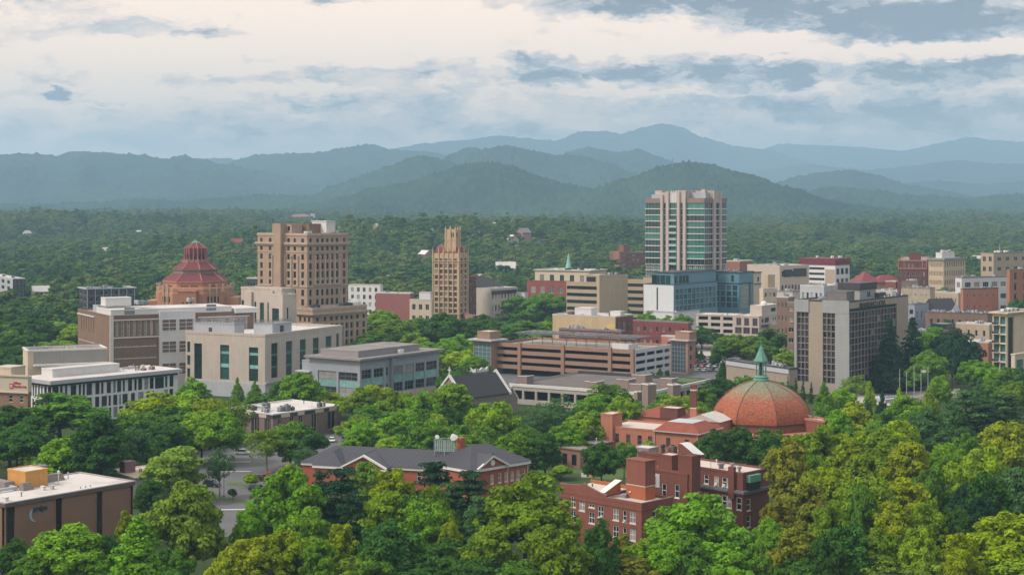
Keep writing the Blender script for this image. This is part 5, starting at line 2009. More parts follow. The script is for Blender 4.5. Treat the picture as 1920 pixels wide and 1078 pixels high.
# ---- concrete convention hotel
def hotel():
    b = Bld('concrete_hotel', 'twelve storey ribbed concrete hotel with dark gridded windows and dark rooftop lettering', 'building', 1591, 606, 37.2, 1703, 1490, ytop=565)
    R, L, H = b.Lr, b.Ll, b.h
    zt = H - 4.6
    zb = 4.6
    fl = 11
    fh = (zt - zb) / fl
    x0, x1 = .005 * R, .80 * R
    hr = [(x0, x1, zb, zt + 1.6)]
    hl = [(L * .245, L * .475, zb, zt + 1.2), (L * .735, L * .955, zb, zt + 1.2)]
    b.walls(HTAN, hr, hl, 1.0, mats=[HTAN, HTAN], name='concrete_wall')
    b.part('corner_pier', HGREY, (-.35, .02, -.35, L * .235, -.5, H - 5.0), (.021, R * .004 + .05, -.35, -.003, -.5, H - 5.0))
    b.part('grey_frieze', HGREY, (-.4, -.003, -.36, L * .475, H - 4.9, H + .1), (-.4, -.003, L * .73, L * 1.0, H - 4.9, H + .1))
    b.part('edge_pier', HGREY, (-.35, -.003, L * .957, L, -.5, H - 5))
    n = 15
    rnd = random.Random(3)
    bw = (x1 - x0) / n
    for k in range(fl):
        z0 = zb + fh * k
        for i in range(n):
            g = G_BROWN if i in (6, 7, 8) and rnd.random() < .8 else (G_DARK if rnd.random() < .6 else G_BROWN)
            b.win('R', [(x0 + bw * i + .12, x0 + bw * (i + 1) - .12, z0 + .35, z0 + fh)], g, DGREY, 1, 2, .07, .62, limit=72, alt=(G_BLIND, .04))
        for a, c, e, f in hl:
            for q in range(3):
                w3 = (c - a) / 3
                b.win('L', [(a + w3 * q + .08, a + w3 * (q + 1) - .08, z0 + .35, z0 + fh)], G_BROWN if rnd.random() < .75 else G_DARK, DGREY, 1, 2, .07, .62, limit=100)
    # the pale slab edges and fins that grid the windows
    mb = MB()
    for k in range(fl + 1):
        z = zb + fh * k
        mb.box(x0, x1, .15, .95, z, z + .26)
    for i in range(n + 1):
        x = x0 + bw * i
        mb.box(x - .06, x + .06, .2, .95, zb + .35, zt)
    mb.build('window_grid', mat('grid_concrete', (.25, .225, .215), .85, .05), b.root)
    for a, c, e, f in hl:
        mb = MB()
        for k in range(fl + 1):
            mb.box(.2, .95, a, c, zb + fh * k, zb + fh * k + .32)
        for q in range(4):
            s = a + (c - a) * q / 3
            mb.box(.1, .95, max(a, s - .12), min(c, s + .12), zb + .33, zt)
        mb.build('window_grid', mat('grid_concrete', (.25, .225, .215), .85, .05), b.root)
    b.part('top_floor_glass', G_DARK, (x0, x1, .7, .9, zt + .35, zt + 1.6))
    b.roof(ROOFD, .5, DGREY, .05, .4, .2)
    # rooftop volumes
    b.vol('lift_house', mat('brown_grey_render', (.17, .155, .15), .8, .08), -.6 + 1.4, 8, L * .05, L * .42, H - .5, H + 3.6, ROOFD)
    b.vol('penthouse', HGREY, R * .35, R * .62, L * .20, L * .60, H - .5, H + 3.4, ROOFD)
    b.part('penthouse_band', mat('umber_panel', (.055, .048, .050), .6), (R * .35 - .3, R * .62 + .3, L * .20 - .3, L * .60 + .3, H + 3.4, H + 6.2))
    b.vol('roof_hut', DGREY, R * .6, R * .72, 3, 8, H - .5, H + 1.6, ROOFW)
    b.units(3, H - .5, 2, (R * .5, R * .9, 2, L * .5))
    for x in (R * .60, R * .9):
        mb = MB()
        mb.tube([(x, .4, H), (x, .4, H + .7)], [.25, .2])
        mb.build('roof_lamp', WHITE, b.root)
    b.done()
    LT = mat('sign_black', (.02, .018, .02), .5, 0, 1)
    textsign('roof_sign', 'RENAISSANCE HOTEL', b, 'R', R * .17, H - 3.0, 2.75, LT, 'dark capital lettering along the top band of the concrete hotel', ext=.08, spacing=.93)
    s = textsign('roof_emblem', 'LA', b, 'R', R * .28, H + .9, 3.0, LT, 'dark two stroke emblem on the grey hotel penthouse', ext=.08, spacing=.8)
    M = Matrix.Rotation(b.root.rotation_euler.z, 4, 'Z')
    s.location = M @ Vector((R * .47, L * .20 - .12, H + .5)) + b.root.location
    # entrance hall and canopy in front
    g = Bld('hotel_lobby', 'low beige hotel hall with dark roof edge left of the concrete hotel', 'building', 1480, 600, 62, 1495, 1362, ytop=690)
    g.walls(mat('lobby_tan', (.30, .245, .20), .85, .1, .3, .1), [], [(g.Ll * .12, g.Ll * .8, 1.2, 4.2)], .8)
    g.win('L', [(g.Ll * .12, g.Ll * .8, 1.2, 4.2)], G_BROWN, TAUPE, 9, 1, .15, .6)
    g.roof(ROOFG, .3, DGREY, .3, .4, .5)
    g.part('fascia', LGREY, (-.4, -.003, 0, g.Ll, g.h - 2.3, g.h - .6))
    g.units(4, g.h - .3, 8, None, LGREY)
    k = Bld('entrance_canopy', 'flat grey entrance canopy on posts at the foot of the concrete hotel', 'canopy', 1660, 560, 60, 1690, 1630, h=4.6)
    k.part('canopy_roof', LGREY, (-.5, k.Lr + .5, -.5, k.Ll + .5, 3.4, 4.8))
    for x, y in ((.5, .5), (k.Lr - .5, .5), (.5, k.Ll - .5), (k.Lr - .5, k.Ll - .5)):
        k.part('post', CONC, (x - .35, x + .35, y - .35, y + .35, -.3, 3.4))
    for i in range(5):
        k.unit(2 + i * k.Lr / 6, 2, 4.8, .9, .9, .7, WHITE)


hotel()


# ---- brick parking garage with solar canopy
def garage():
    b = Bld('parking_garage', 'four level brick and concrete parking garage with open dark decks', 'parking garage', 1189, 655, 33, 1258, 930, ytop=656)
    R, L, H = b.Lr, b.Ll, b.h
    gb = mat('garage_brick', (.30, .185, .135), .9, .1, .25, .12, lines=(1.2, .4, .04), linec=.9)
    wc = mat('garage_white', (.52, .53, .55), .8, .08, .3, .1)
    lev = [H - 3.15, H - 6.35, H - 9.55, H - 12.75]
    bays = [(.055, .115 + .03), (.185, .48), (.515, .80), (.835, .985)]
    # decks
    mb = MB()
    for k, z in enumerate([H - 1.1, H - 4.3, H - 7.5, H - 10.7]):
        mb.box(.5, R - .5, .5, L - .5, z - .3, z, 0)
    mb.build('parking_deck', DECKT, b.root)
    b.part('shade_block', INNER_SHADE, (4.5, R - 1, 4.5, L - 1, 0, H - 1.45))  # near-black block in place of the shade between the decks
    for z in [H, H - 3.2, H - 6.4, H - 9.6]:
        b.part('brick_spandrel', gb, (-.002, .5, 0, L, z - 1.75, z))
        b.part('white_spandrel', wc, (.5, R, .001, .5, z - 1.75, z - (0 if z != H else .0)))
    for c in (.0, .155, .49, .81, .99):
        w = 1.6
        b.part('brick_pier', gb, (-.55, .7, c * L, c * L + w, -.5, H + .5))
    for c in (.02, .31, .56, .79, .965):
        b.part('white_pier', wc, (c * R, c * R + 1.0, -.03, .6, -.5, H - .02))
    b.part('rear_wall', gb, (R - .5, R, .5, L, -.5, H), (.5, R - .5, L - .5, L, -.5, H))
    b.part('white_parapet', wc, (.6, 9, 3.0, 3.3, H - 1.1, H + 2.0), (9, 9.3, 3.0, 16, H - 1.1, H + 1.6))
    b.done()
    # solar canopy on the top deck: things standing on it
    st = mat('galvanised_steel', (.20, .205, .21), .5, .1, .5)
    pv = mat('solar_panel', (.03, .034, .045), .25, .1, .5)
    rz = b.root.rotation_euler.z
    M = Matrix.Rotation(rz, 4, 'Z')
    for i, (ya, yb) in enumerate(((.07, .30), (.33, .62), (.65, .95))):
        r = tag(empty('solar_canopy', b.root.location + M @ Vector((0, 0, H - 1.1)), rz), ['steel solar canopy over the garage deck, section nearest the white corner', 'middle steel solar canopy over the garage roof deck', 'steel solar canopy over the garage deck, section nearest the left glass stair tower'][i], 'canopy', 'solar canopies on the garage roof')
        x0, x1 = 9.5, R - 8
        mb = MB()
        for k in range(7):
            x = x0 + (x1 - x0) * k / 6
            mb.box(x - .1, x + .1, ya * L, yb * L, 4.6 + .05 * k, 4.8 + .05 * k)
        for k in range(14):
            y = (ya + (yb - ya) * k / 13) * L
            mb.box(x0, x1, y - .08, y + .08, 4.9, 5.05)
        mb.build('roof_frame', st, r)
        for k in range(4):
            y = (ya + (yb - ya) * (k + .5) / 4) * L
            pm = MB()
            pm.tube([(x0 + 3, y, 0), (x0 + 3, y, 4.6)], [.22, .18], 6)
            pm.tube([(x0 + 3, y, 2.6), (x0 + .4, y, 4.6)], [.12, .1], 5)
            pm.tube([(x0 + 3, y, 2.6), (x0 + 6, y, 4.7)], [.12, .1], 5)
            pm.build('post', st, r)
        pm = MB()
        nx = 5
        for k in range(nx):
            for j in range(8):
                if (k + j) % 5 == 0:
                    continue
                xa = x0 + (x1 - x0) * k / nx
                y_ = (ya + (yb - ya) * j / 8) * L
                pm.box(xa + .3, xa + (x1 - x0) / nx - .3, y_ + .15, y_ + (yb - ya) * L / 8 - .25, 5.1, 5.16)
        pm.build('panel_array', pv, r)
    # stair towers with glass fronts
    t = Bld('stair_tower', 'glass fronted brick stair tower with flat grey roof at left end of the parking garage', 'building', 921, 690, 40, 945, 887, ytop=640)
    g = [(t.Ll * .04, t.Ll * .94, .5, t.h - 1.2)]
    t.walls(gb, [], g, .4)
    t.win('L', g, glassmat('stair_glass', (.10, .19, .19), .12, .2), LGREY, 4, 7, .14, .2, name='glass_front')
    t.part('roof', LGREY, (-1.6, t.Lr + 1.4, -1.4, t.Ll + 1.6, t.h, t.h + .7))
    t.vol('lift_head', gb, 1.0, t.Lr - .5, t.Ll * .15, t.Ll * .85, t.h + .7, t.h + 4.0, ROOFW)
    t = Bld('stair_tower', 'dark glass brick stair tower at right end of the parking garage', 'building', 1290, 690, 42, 1302, 1258, ytop=640)
    g = [(t.Ll * .14, t.Ll * .96, .5, t.h - 1.0)]
    t.walls(gb, [(t.Lr * .3, t.Lr * .6, 2.5 + 4 * k, 4.5 + 4 * k) for k in range(3)], g, .4)
    t.win('L', g, glassmat('stair_glass_dark', (.05, .08, .09), .12, .2), LGREY, 5, 7, .12, .2, name='glass_front')
    t.part('roof', LGREY, (-1.0, t.Lr + .6, -.8, t.Ll + 1.0, t.h, t.h + .6))
    t.vol('lift_head', gb, .6, t.Lr + 1.2, -.3, t.Ll * .8, t.h + .6, t.h + 4.0, ROOFW)


garage()


# ---- low civic parking deck with box stairs
def civic_deck():
    b = Bld('concrete_deck', 'long low concrete parking deck with planters between the church and the domed church', 'parking garage', 1212, 556, 32, 1330, 955, ytop=737)
    R, L, H = b.Lr, b.Ll, b.h
    hl = [(L * .03 + k * L * .097, L * .03 + k * L * .097 + L * .082, H - 5.6, H - 2.3) for k in range(10)]
    hr = [(R * .05 + k * R * .19, R * .05 + k * R * .19 + R * .16, H - 5.6, H - 2.3) for k in range(5)]
    b.walls(CONC, hr, hl, 1.0)
    b.part('shade_block', INNER_SHADE, (2.5, R - .6, 2.5, L - .6, 0, H - 1.3))  # near-black block inside the deck, standing in for shade
    mb = MB()
    mb.box(.5, R - .5, .5, L - .5, H - 1.15, H - .85)
    mb.build('top_deck', ROOFD, b.root)
    b.part('parapet', OFFWH, (-.25, .5, -.25, L, H - .9, H + .15), (.5, R, -.25, .5, H - .9, H + .15))
    b.part('rear_parapet', DGREY, (R - .5, R, .5, L, H - .9, H + .3))
    spots = [(6, L * .93, 5, 4), (R * .3, L * .27, 6, 5), (5, L * .08, 5, 5), (R * .52, L * .06, 5, 5), (R * .62, L * .30, 6, 6), (3, L * .38, 6, 5)]
    for x, y, w, l in spots:
        mb = MB()
        for q in ((x, x + w, y, y + .3), (x, x + w, y + l - .3, y + l), (x, x + .3, y + .3, y + l - .3), (x + w - .3, x + w, y + .3, y + l - .3)):
            mb.box(q[0], q[1], q[2], q[3], H - .9, H + 2.3)
        mb.box(x + .3, x + w - .3, y + .3, y + l - .3, H + 1.2, H + 1.3, 1)
        mb.box(x - .1, x + w + .1, y - .1, y + .3, H + 2.3, H + 2.5, 2)
        mb.box(x - .1, x + .3, y + .3, y + l, H + 2.3, H + 2.5, 2)
        mb.build('stair_head', [TAUPE, ROOFD, OFFWH], b.root)
    b.part('planter_hedge', GRASS, (R * .7, R * .95, L * .02, L * .2, H - .85, H + .3))
    for k in range(3):
        c = tag(empty('stair_shaft', (X((1215, 1195, 1262)[k], (544, 549, 553)[k]), (544, 549, 553)[k], 0), radians(30)), ['tall tan stair shaft standing at the corner of the concrete deck', 'slim tan shaft left of the tall stair shaft on the concrete deck', 'low tan shaft near the chimney by the concrete deck'][k], 'shaft')
        mb = MB()
        h = (11.6, 8.4, 10.4)[k]
        w = (3.6, 2.0, 3.4)[k]
        mb.box(0, w, 0, w, -.5, h)
        mb.box(-.15, w + .15, -.15, .2, h, h + .4, 1)
        mb.box(-.15, .2, .2, w + .15, h, h + .4, 1)
        mb.box(w - .2, w + .15, .2, w + .15, h, h + .4, 1)
        mb.box(.2, w - .2, w - .2, w + .15, h, h + .4, 1)
        mb.build('shaft_wall', [TAUPE, OFFWH], c)


civic_deck()


# ---- stone church with steep slate roof
def church():
    d = 545
    r = tag(empty('stone_church', (-5.8, 557, 0), radians(227)), 'grey stone church with steep dark slate roof, white copings and cross', 'church')
    # local: x runs along the nave (towards the left end), y depth towards the viewer is negative after the turn
    Ln, Wd, he, hr = 23.5, 13.0, 8.2, 14.9
    mb = MB()
    y0, y1 = -Wd / 2, Wd / 2
    mb.box(0, Ln, y0, y1, -.5, he)
    for x in (0, Ln):
        mb.poly([(x, y0, he), (x, y1, he), (x, 0, hr - .3)])
    mb.build('nave_wall', GRNST, r)
    mb = MB()
    o = .5
    mb.poly([(.3, y0 - o, he - .4), (Ln - .3, y0 - o, he - .4), (Ln - .3, 0, hr), (.3, 0, hr)])
    mb.poly([(.3, y1 + o, he - .4), (Ln - .3, y1 + o, he - .4), (Ln - .3, 0, hr), (.3, 0, hr)])
    ro = mb.build('roof', SLATE, r)
    md = ro.modifiers.new('s', 'SOLIDIFY')
    md.thickness = .25
    for x in (0.0, Ln):
        mb = MB()
        for s in (-1, 1):
            pts = [(s * (Wd / 2 + .9), he - .7), (s * (Wd / 2 + .9), he + .2), (0, hr + 1.1), (0, hr + .1)]
            a = [(x - .4, p[0], p[1]) for p in pts]
            c = [(x + .4, p[0], p[1]) for p in pts]
            mb.poly(a)
            mb.poly(c)
            for i in range(4):
                j = (i + 1) % 4
                mb.poly([a[i], a[j], c[j], c[i]])
        mb.build('gable_coping', OFFWH, r)
    mb = MB()
    x = Ln
    mb.box(x - .15, x + .15, -.15, .15, hr + 1.0, hr + 3.6)
    mb.box(x - .14, x + .14, -.8, .8, hr + 2.3, hr + 2.65)
    mb.build('gable_cross', OFFWH, r)
    for k in range(5):
        for s in (-1, 1):
            x = 3 + k * 5.2
            mb = MB()
            pts = [(-.6, 0), (.6, 0), (.6, 2.4), (.3, 3.2), (0, 3.6), (-.3, 3.2), (-.6, 2.4)]
            mb.poly([(x + p[0], s * (Wd / 2 + .05), 1.6 + p[1]) for p in pts])
            mb.build('lancet_window', G_DARK, r)
            bm = MB()
            bm.box(x + 2.2, x + 3.0, min(s * Wd / 2, s * (Wd / 2 + .9)), max(s * Wd / 2, s * (Wd / 2 + .9)), -.5, 5.6)
            bm.build('buttress', GRNST, r)
    # porch gable to the right
    mb = MB()
    mb.box(-6.5, -.4, -3, 4.6, -.5, 5.2)
    mb.poly([(-6.5, 4.6, 5.2), (-.4, 4.6, 5.2), (-3.4, 4.6, 9.4)])
    mb.poly([(-6.5, -3, 5.2), (-.4, -3, 5.2), (-3.4, -3, 9.4)])
    mb.build('porch_wall', GRNST, r)
    mb = MB()
    mb.poly([(-6.7, 4.4, 5.0), (-6.7, -3, 5.0), (-3.4, -3, 9.5), (-3.4, 4.4, 9.5)])
    mb.poly([(-.2, 4.4, 5.0), (-.2, -3, 5.0), (-3.4, -3, 9.5), (-3.4, 4.4, 9.5)])
    mb.build('porch_roof', SLATE, r)
    mb = MB()
    for s in (-1, 1):
        pts = [(-3.4 + s * 3.6, 4.8), (-3.4 + s * 3.6, 5.6), (-3.4, 10.2), (-3.4, 9.4)]
        for y in (4.7, 4.2, -3.0, -3.4):
            mb.poly([(p[0], y, p[1]) for p in pts])
        mb.poly([(pts[1][0], 4.7, pts[1][1]), (pts[2][0], 4.7, pts[2][1]), (pts[2][0], 4.2, pts[2][1]), (pts[1][0], 4.2, pts[1][1])])
        mb.poly([(pts[1][0], -3.0, pts[1][1]), (pts[2][0], -3.0, pts[2][1]), (pts[2][0], -3.4, pts[2][1]), (pts[1][0], -3.4, pts[1][1])])
    mb.build('porch_coping', OFFWH, r)
    for y in (-3, -1, 1.2):
        mb = MB()
        mb.box(-6.56, -6.5, y, y + .9, 2.0, 3.8)
        mb.build('porch_window', G_DARK, r)
    # square tower behind
    t = Bld('stone_tower', 'short square stone church tower with scalloped white parapet behind the slate roof', 'tower', 893, 585, 35, 915, 870, ytop=697)
    t.walls(GRNST, [], [], .3)
    mb = MB()
    for side, LL in (('R', t.Lr), ('L', t.Ll)):
        for k in range(8):
            s0, s1 = LL * k / 8, LL * (k + 1) / 8
            f = lambda s: t.h + .5 + .9 * abs(cos(pi * s / LL * 2))
            q = [(s0, t.h - .3), (s1, t.h - .3), (s1, f(s1)), (s0, f(s0))]
            for off in (-.25, .25):
                mb.poly([((p[0], off, p[1]) if side == 'R' else (off, p[0], p[1])) for p in q])
            mb.poly([((s0, -.25, f(s0)) if side == 'R' else (-.25, s0, f(s0))), ((s1, -.25, f(s1)) if side == 'R' else (-.25, s1, f(s1))), ((s1, .25, f(s1)) if side == 'R' else (.25, s1, f(s1))), ((s0, .25, f(s0)) if side == 'R' else (.25, s0, f(s0)))])
    mb.build('parapet', OFFWH, t.root)
    t.part('roof', ROOFG, (.3, t.Lr, .3, t.Ll, t.h - .6, t.h - .5))


church()


def hip(mb, x0, x1, y0, y1, z, zr, o=.5, hl=True, hr=True, seam=0.0, ms=1):
    """hipped roof over a rectangle, ridge along x; hl / hr: hip (else gable) at the low / high x end; raised seams"""
    X0, X1, Y0, Y1 = x0 - o, x1 + o, y0 - o, y1 + o
    ym, hw = (Y0 + Y1) / 2, (Y1 - Y0) / 2
    a, b = (X0 + hw if hl else X0), (X1 - hw if hr else X1)
    if b < a:
        a = b = (a + b) / 2
    mb.poly([(X0, Y0, z), (X1, Y0, z), (b, ym, zr), (a, ym, zr)])
    mb.poly([(X1, Y1, z), (X0, Y1, z), (a, ym, zr), (b, ym, zr)])
    mb.poly([(X0, Y1, z), (X0, Y0, z), (a, ym, zr)])
    mb.poly([(X1, Y0, z), (X1, Y1, z), (b, ym, zr)])
    if seam:
        n = int((X1 - X0) / seam)
        for k in range(1, n):
            x = X0 + (X1 - X0) * k / n
            f = 1.0
            if x < a:
                f = (x - X0) / max(.01, a - X0)
            if x > b:
                f = (X1 - x) / max(.01, X1 - b)
            for ya in (Y0, Y1):
                yt, zt = ya + (ym - ya) * f, z + (zr - z) * f
                w = .07
                mb.poly([(x - w, ya, z + .10), (x + w, ya, z + .10), (x + w, yt, zt + .10), (x - w, yt, zt + .10)], ms)
                for s in (-w, w):
                    mb.poly([(x + s, ya, z - .02), (x + s, ya, z + .10), (x + s, yt, zt + .10), (x + s, yt, zt - .02)], ms)
        n = int((Y1 - Y0) / seam)
        for k in range(1, n):
            y = Y0 + (Y1 - Y0) * k / n
            f = 1 - abs(y - ym) / hw
            for xa, xb, on in ((X0, a, hl), (X1, b, hr)):
                if on:
                    xt, zt = xa + (xb - xa) * f, z + (zr - z) * f
                    w = .07
                    mb.poly([(xa, y - w, z + .10), (xa, y + w, z + .10), (xt, y + w, zt + .10), (xt, y - w, zt + .10)], ms)


SEAM = mat('seam_metal', (.10, .10, .12), .5, .05)


# ---- brick school with dark standing-seam roofs
def school():
    b = Bld('brick_school', 'long red brick building with dark standing seam hip roofs and white trimmed pediments', 'building', 884, 393, 17, 905, 568, h=7.0)
    L, H = b.Ll, b.h
    Wd = 13.0
    b.Lr = Wd
    hl = [(L * (.06 + .115 * k), L * (.06 + .115 * k) + 1.2, 3.6, 6.0) for k in range(8)]
    sb = mat('school_brick', (.33, .105, .06), .9, .1, .25, .1, lines=(.9, .35, .035), linec=.88)
    b.walls(sb, [], hl, .25)
    b.win('L', hl, G_DARK, WHITE, 1, 2, .12, .1, sill=.1)
    b.part('cornice', WHITE, (-.45, -.003, 0, L + .4, H - .7, H + .02), (0, Wd, L, L + .45, H - .7, H + .02))
    # swap axes: ridge runs along y here
    def swap(mb):
        mb.v = [(v[1], v[0], v[2]) for v in mb.v]
        return mb
    mb = MB()
    hip(mb, -3, L, 0, Wd, H + .02, H + 3.7, .7, False, True, .75)
    swap(mb).build('roof', [STEELR, SEAM], b.root)
    # forward bays with pediments
    for s0, s1, gab in ((L * .48, L * .72, True), (L * .74, L * .90, False)):
        mb = MB()
        mb.box(-3.2, -.01, s0, s1, -.5, H - .02)
        mb.build('bay_wall', sb, b.root)
        mid, zr = (s0 + s1) / 2, H + 3.2
        if gab:
            mb = MB()
            mb.poly([(-3.25, s0, H), (-3.25, s1, H), (-3.25, mid, zr - .3)])
            mb.build('pediment', sb, b.root)
            mb = MB()
            for a, c in ((s0 - .7, 1), (s1 + .7, -1)):
                mb.poly([(-3.9, a, H - .1), (5, a, H - .1), (5, mid, zr), (-3.9, mid, zr)])
            o = mb.build('bay_roof', [STEELR, SEAM], b.root)
            o.modifiers.new('s', 'SOLIDIFY').thickness = .15
            mb = MB()
            for a in (s0 - .8, s1 + .8):
                q = [(a, H - .45), (a, H + .05), (mid, zr + .12), (mid, zr - .42)]
                for x in (-3.95, -3.3):
                    mb.poly([(x, p[0], p[1]) for p in q])
                mb.poly([(-3.95, q[0][0], q[0][1]), (-3.3, q[0][0], q[0][1]), (-3.3, q[3][0], q[3][1]), (-3.95, q[3][0], q[3][1])])
                mb.poly([(-3.95, q[1][0], q[1][1]), (-3.3, q[1][0], q[1][1]), (-3.3, q[2][0], q[2][1]), (-3.95, q[2][0], q[2][1])])
            mb.box(-3.95, -3.26, s0 - .6, s1 + .6, H - .75, H - .42)
            mb.build('raking_cornice', WHITE, b.root)
            mb = MB()
            mb.box(-3.34, -3.26, mid - .8, mid + .8, H + .6, H + 1.9)
            mb.build('gable_vent', DGREY, b.root)
        else:
            mb = MB()
            hip(mb, -3.2, 7, s0, s1, H, H + 3.3, .6, True, False, .75)
            mb.build('bay_roof', [STEELR, SEAM], b.root)
            b.part('cornice', WHITE, (-3.7, -3.21, s0 - .4, s1 + .4, H - .7, H - .02))
    # rooftop aerial frame
    r = tag(empty('aerial_frame', b.root.location + Matrix.Rotation(b.root.rotation_euler.z, 4, 'Z') @ Vector((4.5, L * .13, H + 2.4)), b.root.rotation_euler.z), 'grey lattice frame carrying white dish aerials on the dark school roof', 'aerial frame')
    mb = MB()
    for x, y in ((0, 0), (3, 0), (0, 5.6), (3, 5.6), (0, 2.8), (3, 2.8)):
        mb.box(x - .08, x + .08, y - .08, y + .08, -1.0, 4.4)
    for z in (1.4, 2.8, 4.3):
        for y in (0, 5.6):
            mb.box(.08, 2.92, y - .06, y + .06, z, z + .14)
        for x in (0, 3):
            mb.box(x - .06, x + .06, .09, 5.5, z, z + .14)
    mb.build('frame', mat('pale_green_metal', (.26, .33, .32), .5), r)
    mb = MB()
    for k in range(10):
        mb.box(-.05, -.01, .1 + k * .55, .45 + k * .55, 1.5, 4.2)
    mb.build('screen', mat('pale_green_metal', (.26, .33, .32)), r)
    for x, y, q in ((.2, .5, .8), (1.2, .2, .6), (.4, 5.0, .55), (2.2, 1.2, .7)):
        mb = MB()
        mb.lathe([(.1, 0), (q, .25), (q * 1.05, .45), (q * .9, .5)], 12, 0, 0)
        o = mb.build('dish', WHITE, r)
        o.location = (x, y, 4.9)
        o.rotation_euler = (radians(70), 0, radians(-60))
    w = Bld('school_wing', 'red brick gabled wing with white windows at the right end of the dark roofed school', 'building', 882, 388, 45, 991, 850, ytop=881, Ll=15.5)
    R, L2, H2 = w.Lr, w.Ll, w.h
    hr = [(R * c, R * c + 1.15, H2 - 4.4, H2 - 2.0) for c in (.34, .47, .58, .685, .785, .885)]
    w.walls(sb, hr, [], .25)
    w.win('R', hr, G_BLIND, WHITE, 1, 2, .16, .1, sill=.12)
    w.part('cornice', WHITE, (-.5, R + .45, -.5, -.003, H2 - .75, H2 + .02), (-.5, -.003, 0, L2, H2 - .75, H2 + .02))
    mb = MB()
    hip(mb, 0, R, 0, L2, H2 + .02, H2 + 4.6, .6, True, True, .75)
    mb.build('roof', [STEELR, SEAM], w.root)
    s0, s1 = R * .12, R * .58
    mid, zr = (s0 + s1) / 2, H2 + 2.9
    mb = MB()
    mb.poly([(s0, -.55, H2 + .05), (s1, -.55, H2 + .05), (mid, -.55, zr - .25)])
    mb.build('pediment', sb, w.root)
    mb = MB()
    for a in (s0 - .8, s1 + .8):
        mb.poly([(a, -1.0, H2 - .05), (a, 6, H2 - .05), (mid, 6, zr), (mid, -1.0, zr)])
    o = mb.build('gable_roof', [STEELR, SEAM], w.root)
    o.modifiers.new('s', 'SOLIDIFY').thickness = .15
    mb = MB()
    for a in (s0 - .9, s1 + .9):
        q = [(a, H2 - .4), (a, H2 + .1), (mid, zr + .12), (mid, zr - .42)]
        for y in (-1.05, -.6):
            mb.poly([(p[0], y, p[1]) for p in q])
        mb.poly([(q[1][0], -1.05, q[1][1]), (q[2][0], -1.05, q[2][1]), (q[2][0], -.6, q[2][1]), (q[1][0], -.6, q[1][1])])
        mb.poly([(q[0][0], -1.05, q[0][1]), (q[3][0], -1.05, q[3][1]), (q[3][0], -.6, q[3][1]), (q[0][0], -.6, q[0][1])])
    mb.build('raking_cornice', WHITE, w.root)
    mb = MB()
    mb.prism([(mid + .75 * cos(2 * pi * k / 12), .75 * sin(2 * pi * k / 12)) for k in range(12)], 0, .08)
    o = mb.build('round_vent', WHITE, w.root)
    o.matrix_local = Matrix.Translation((0, -.56, H2 + 1.1)) @ Matrix.Rotation(pi / 2, 4, 'X')
    w.part('chimney', sb, (R * .30, R * .30 + 1.7, L2 * .66, L2 * .66 + 1.7, H2 + 2, H2 + 6.3))
    for c in (.05, .63, .98):
        mb = MB()
        mb.tube([(R * c, -.12, 0), (R * c, -.12, H2 - .7)], [.09, .09], 6)
        mb.build('downpipe', WHITE, w.root)
    b.done()
    w.done()


school()


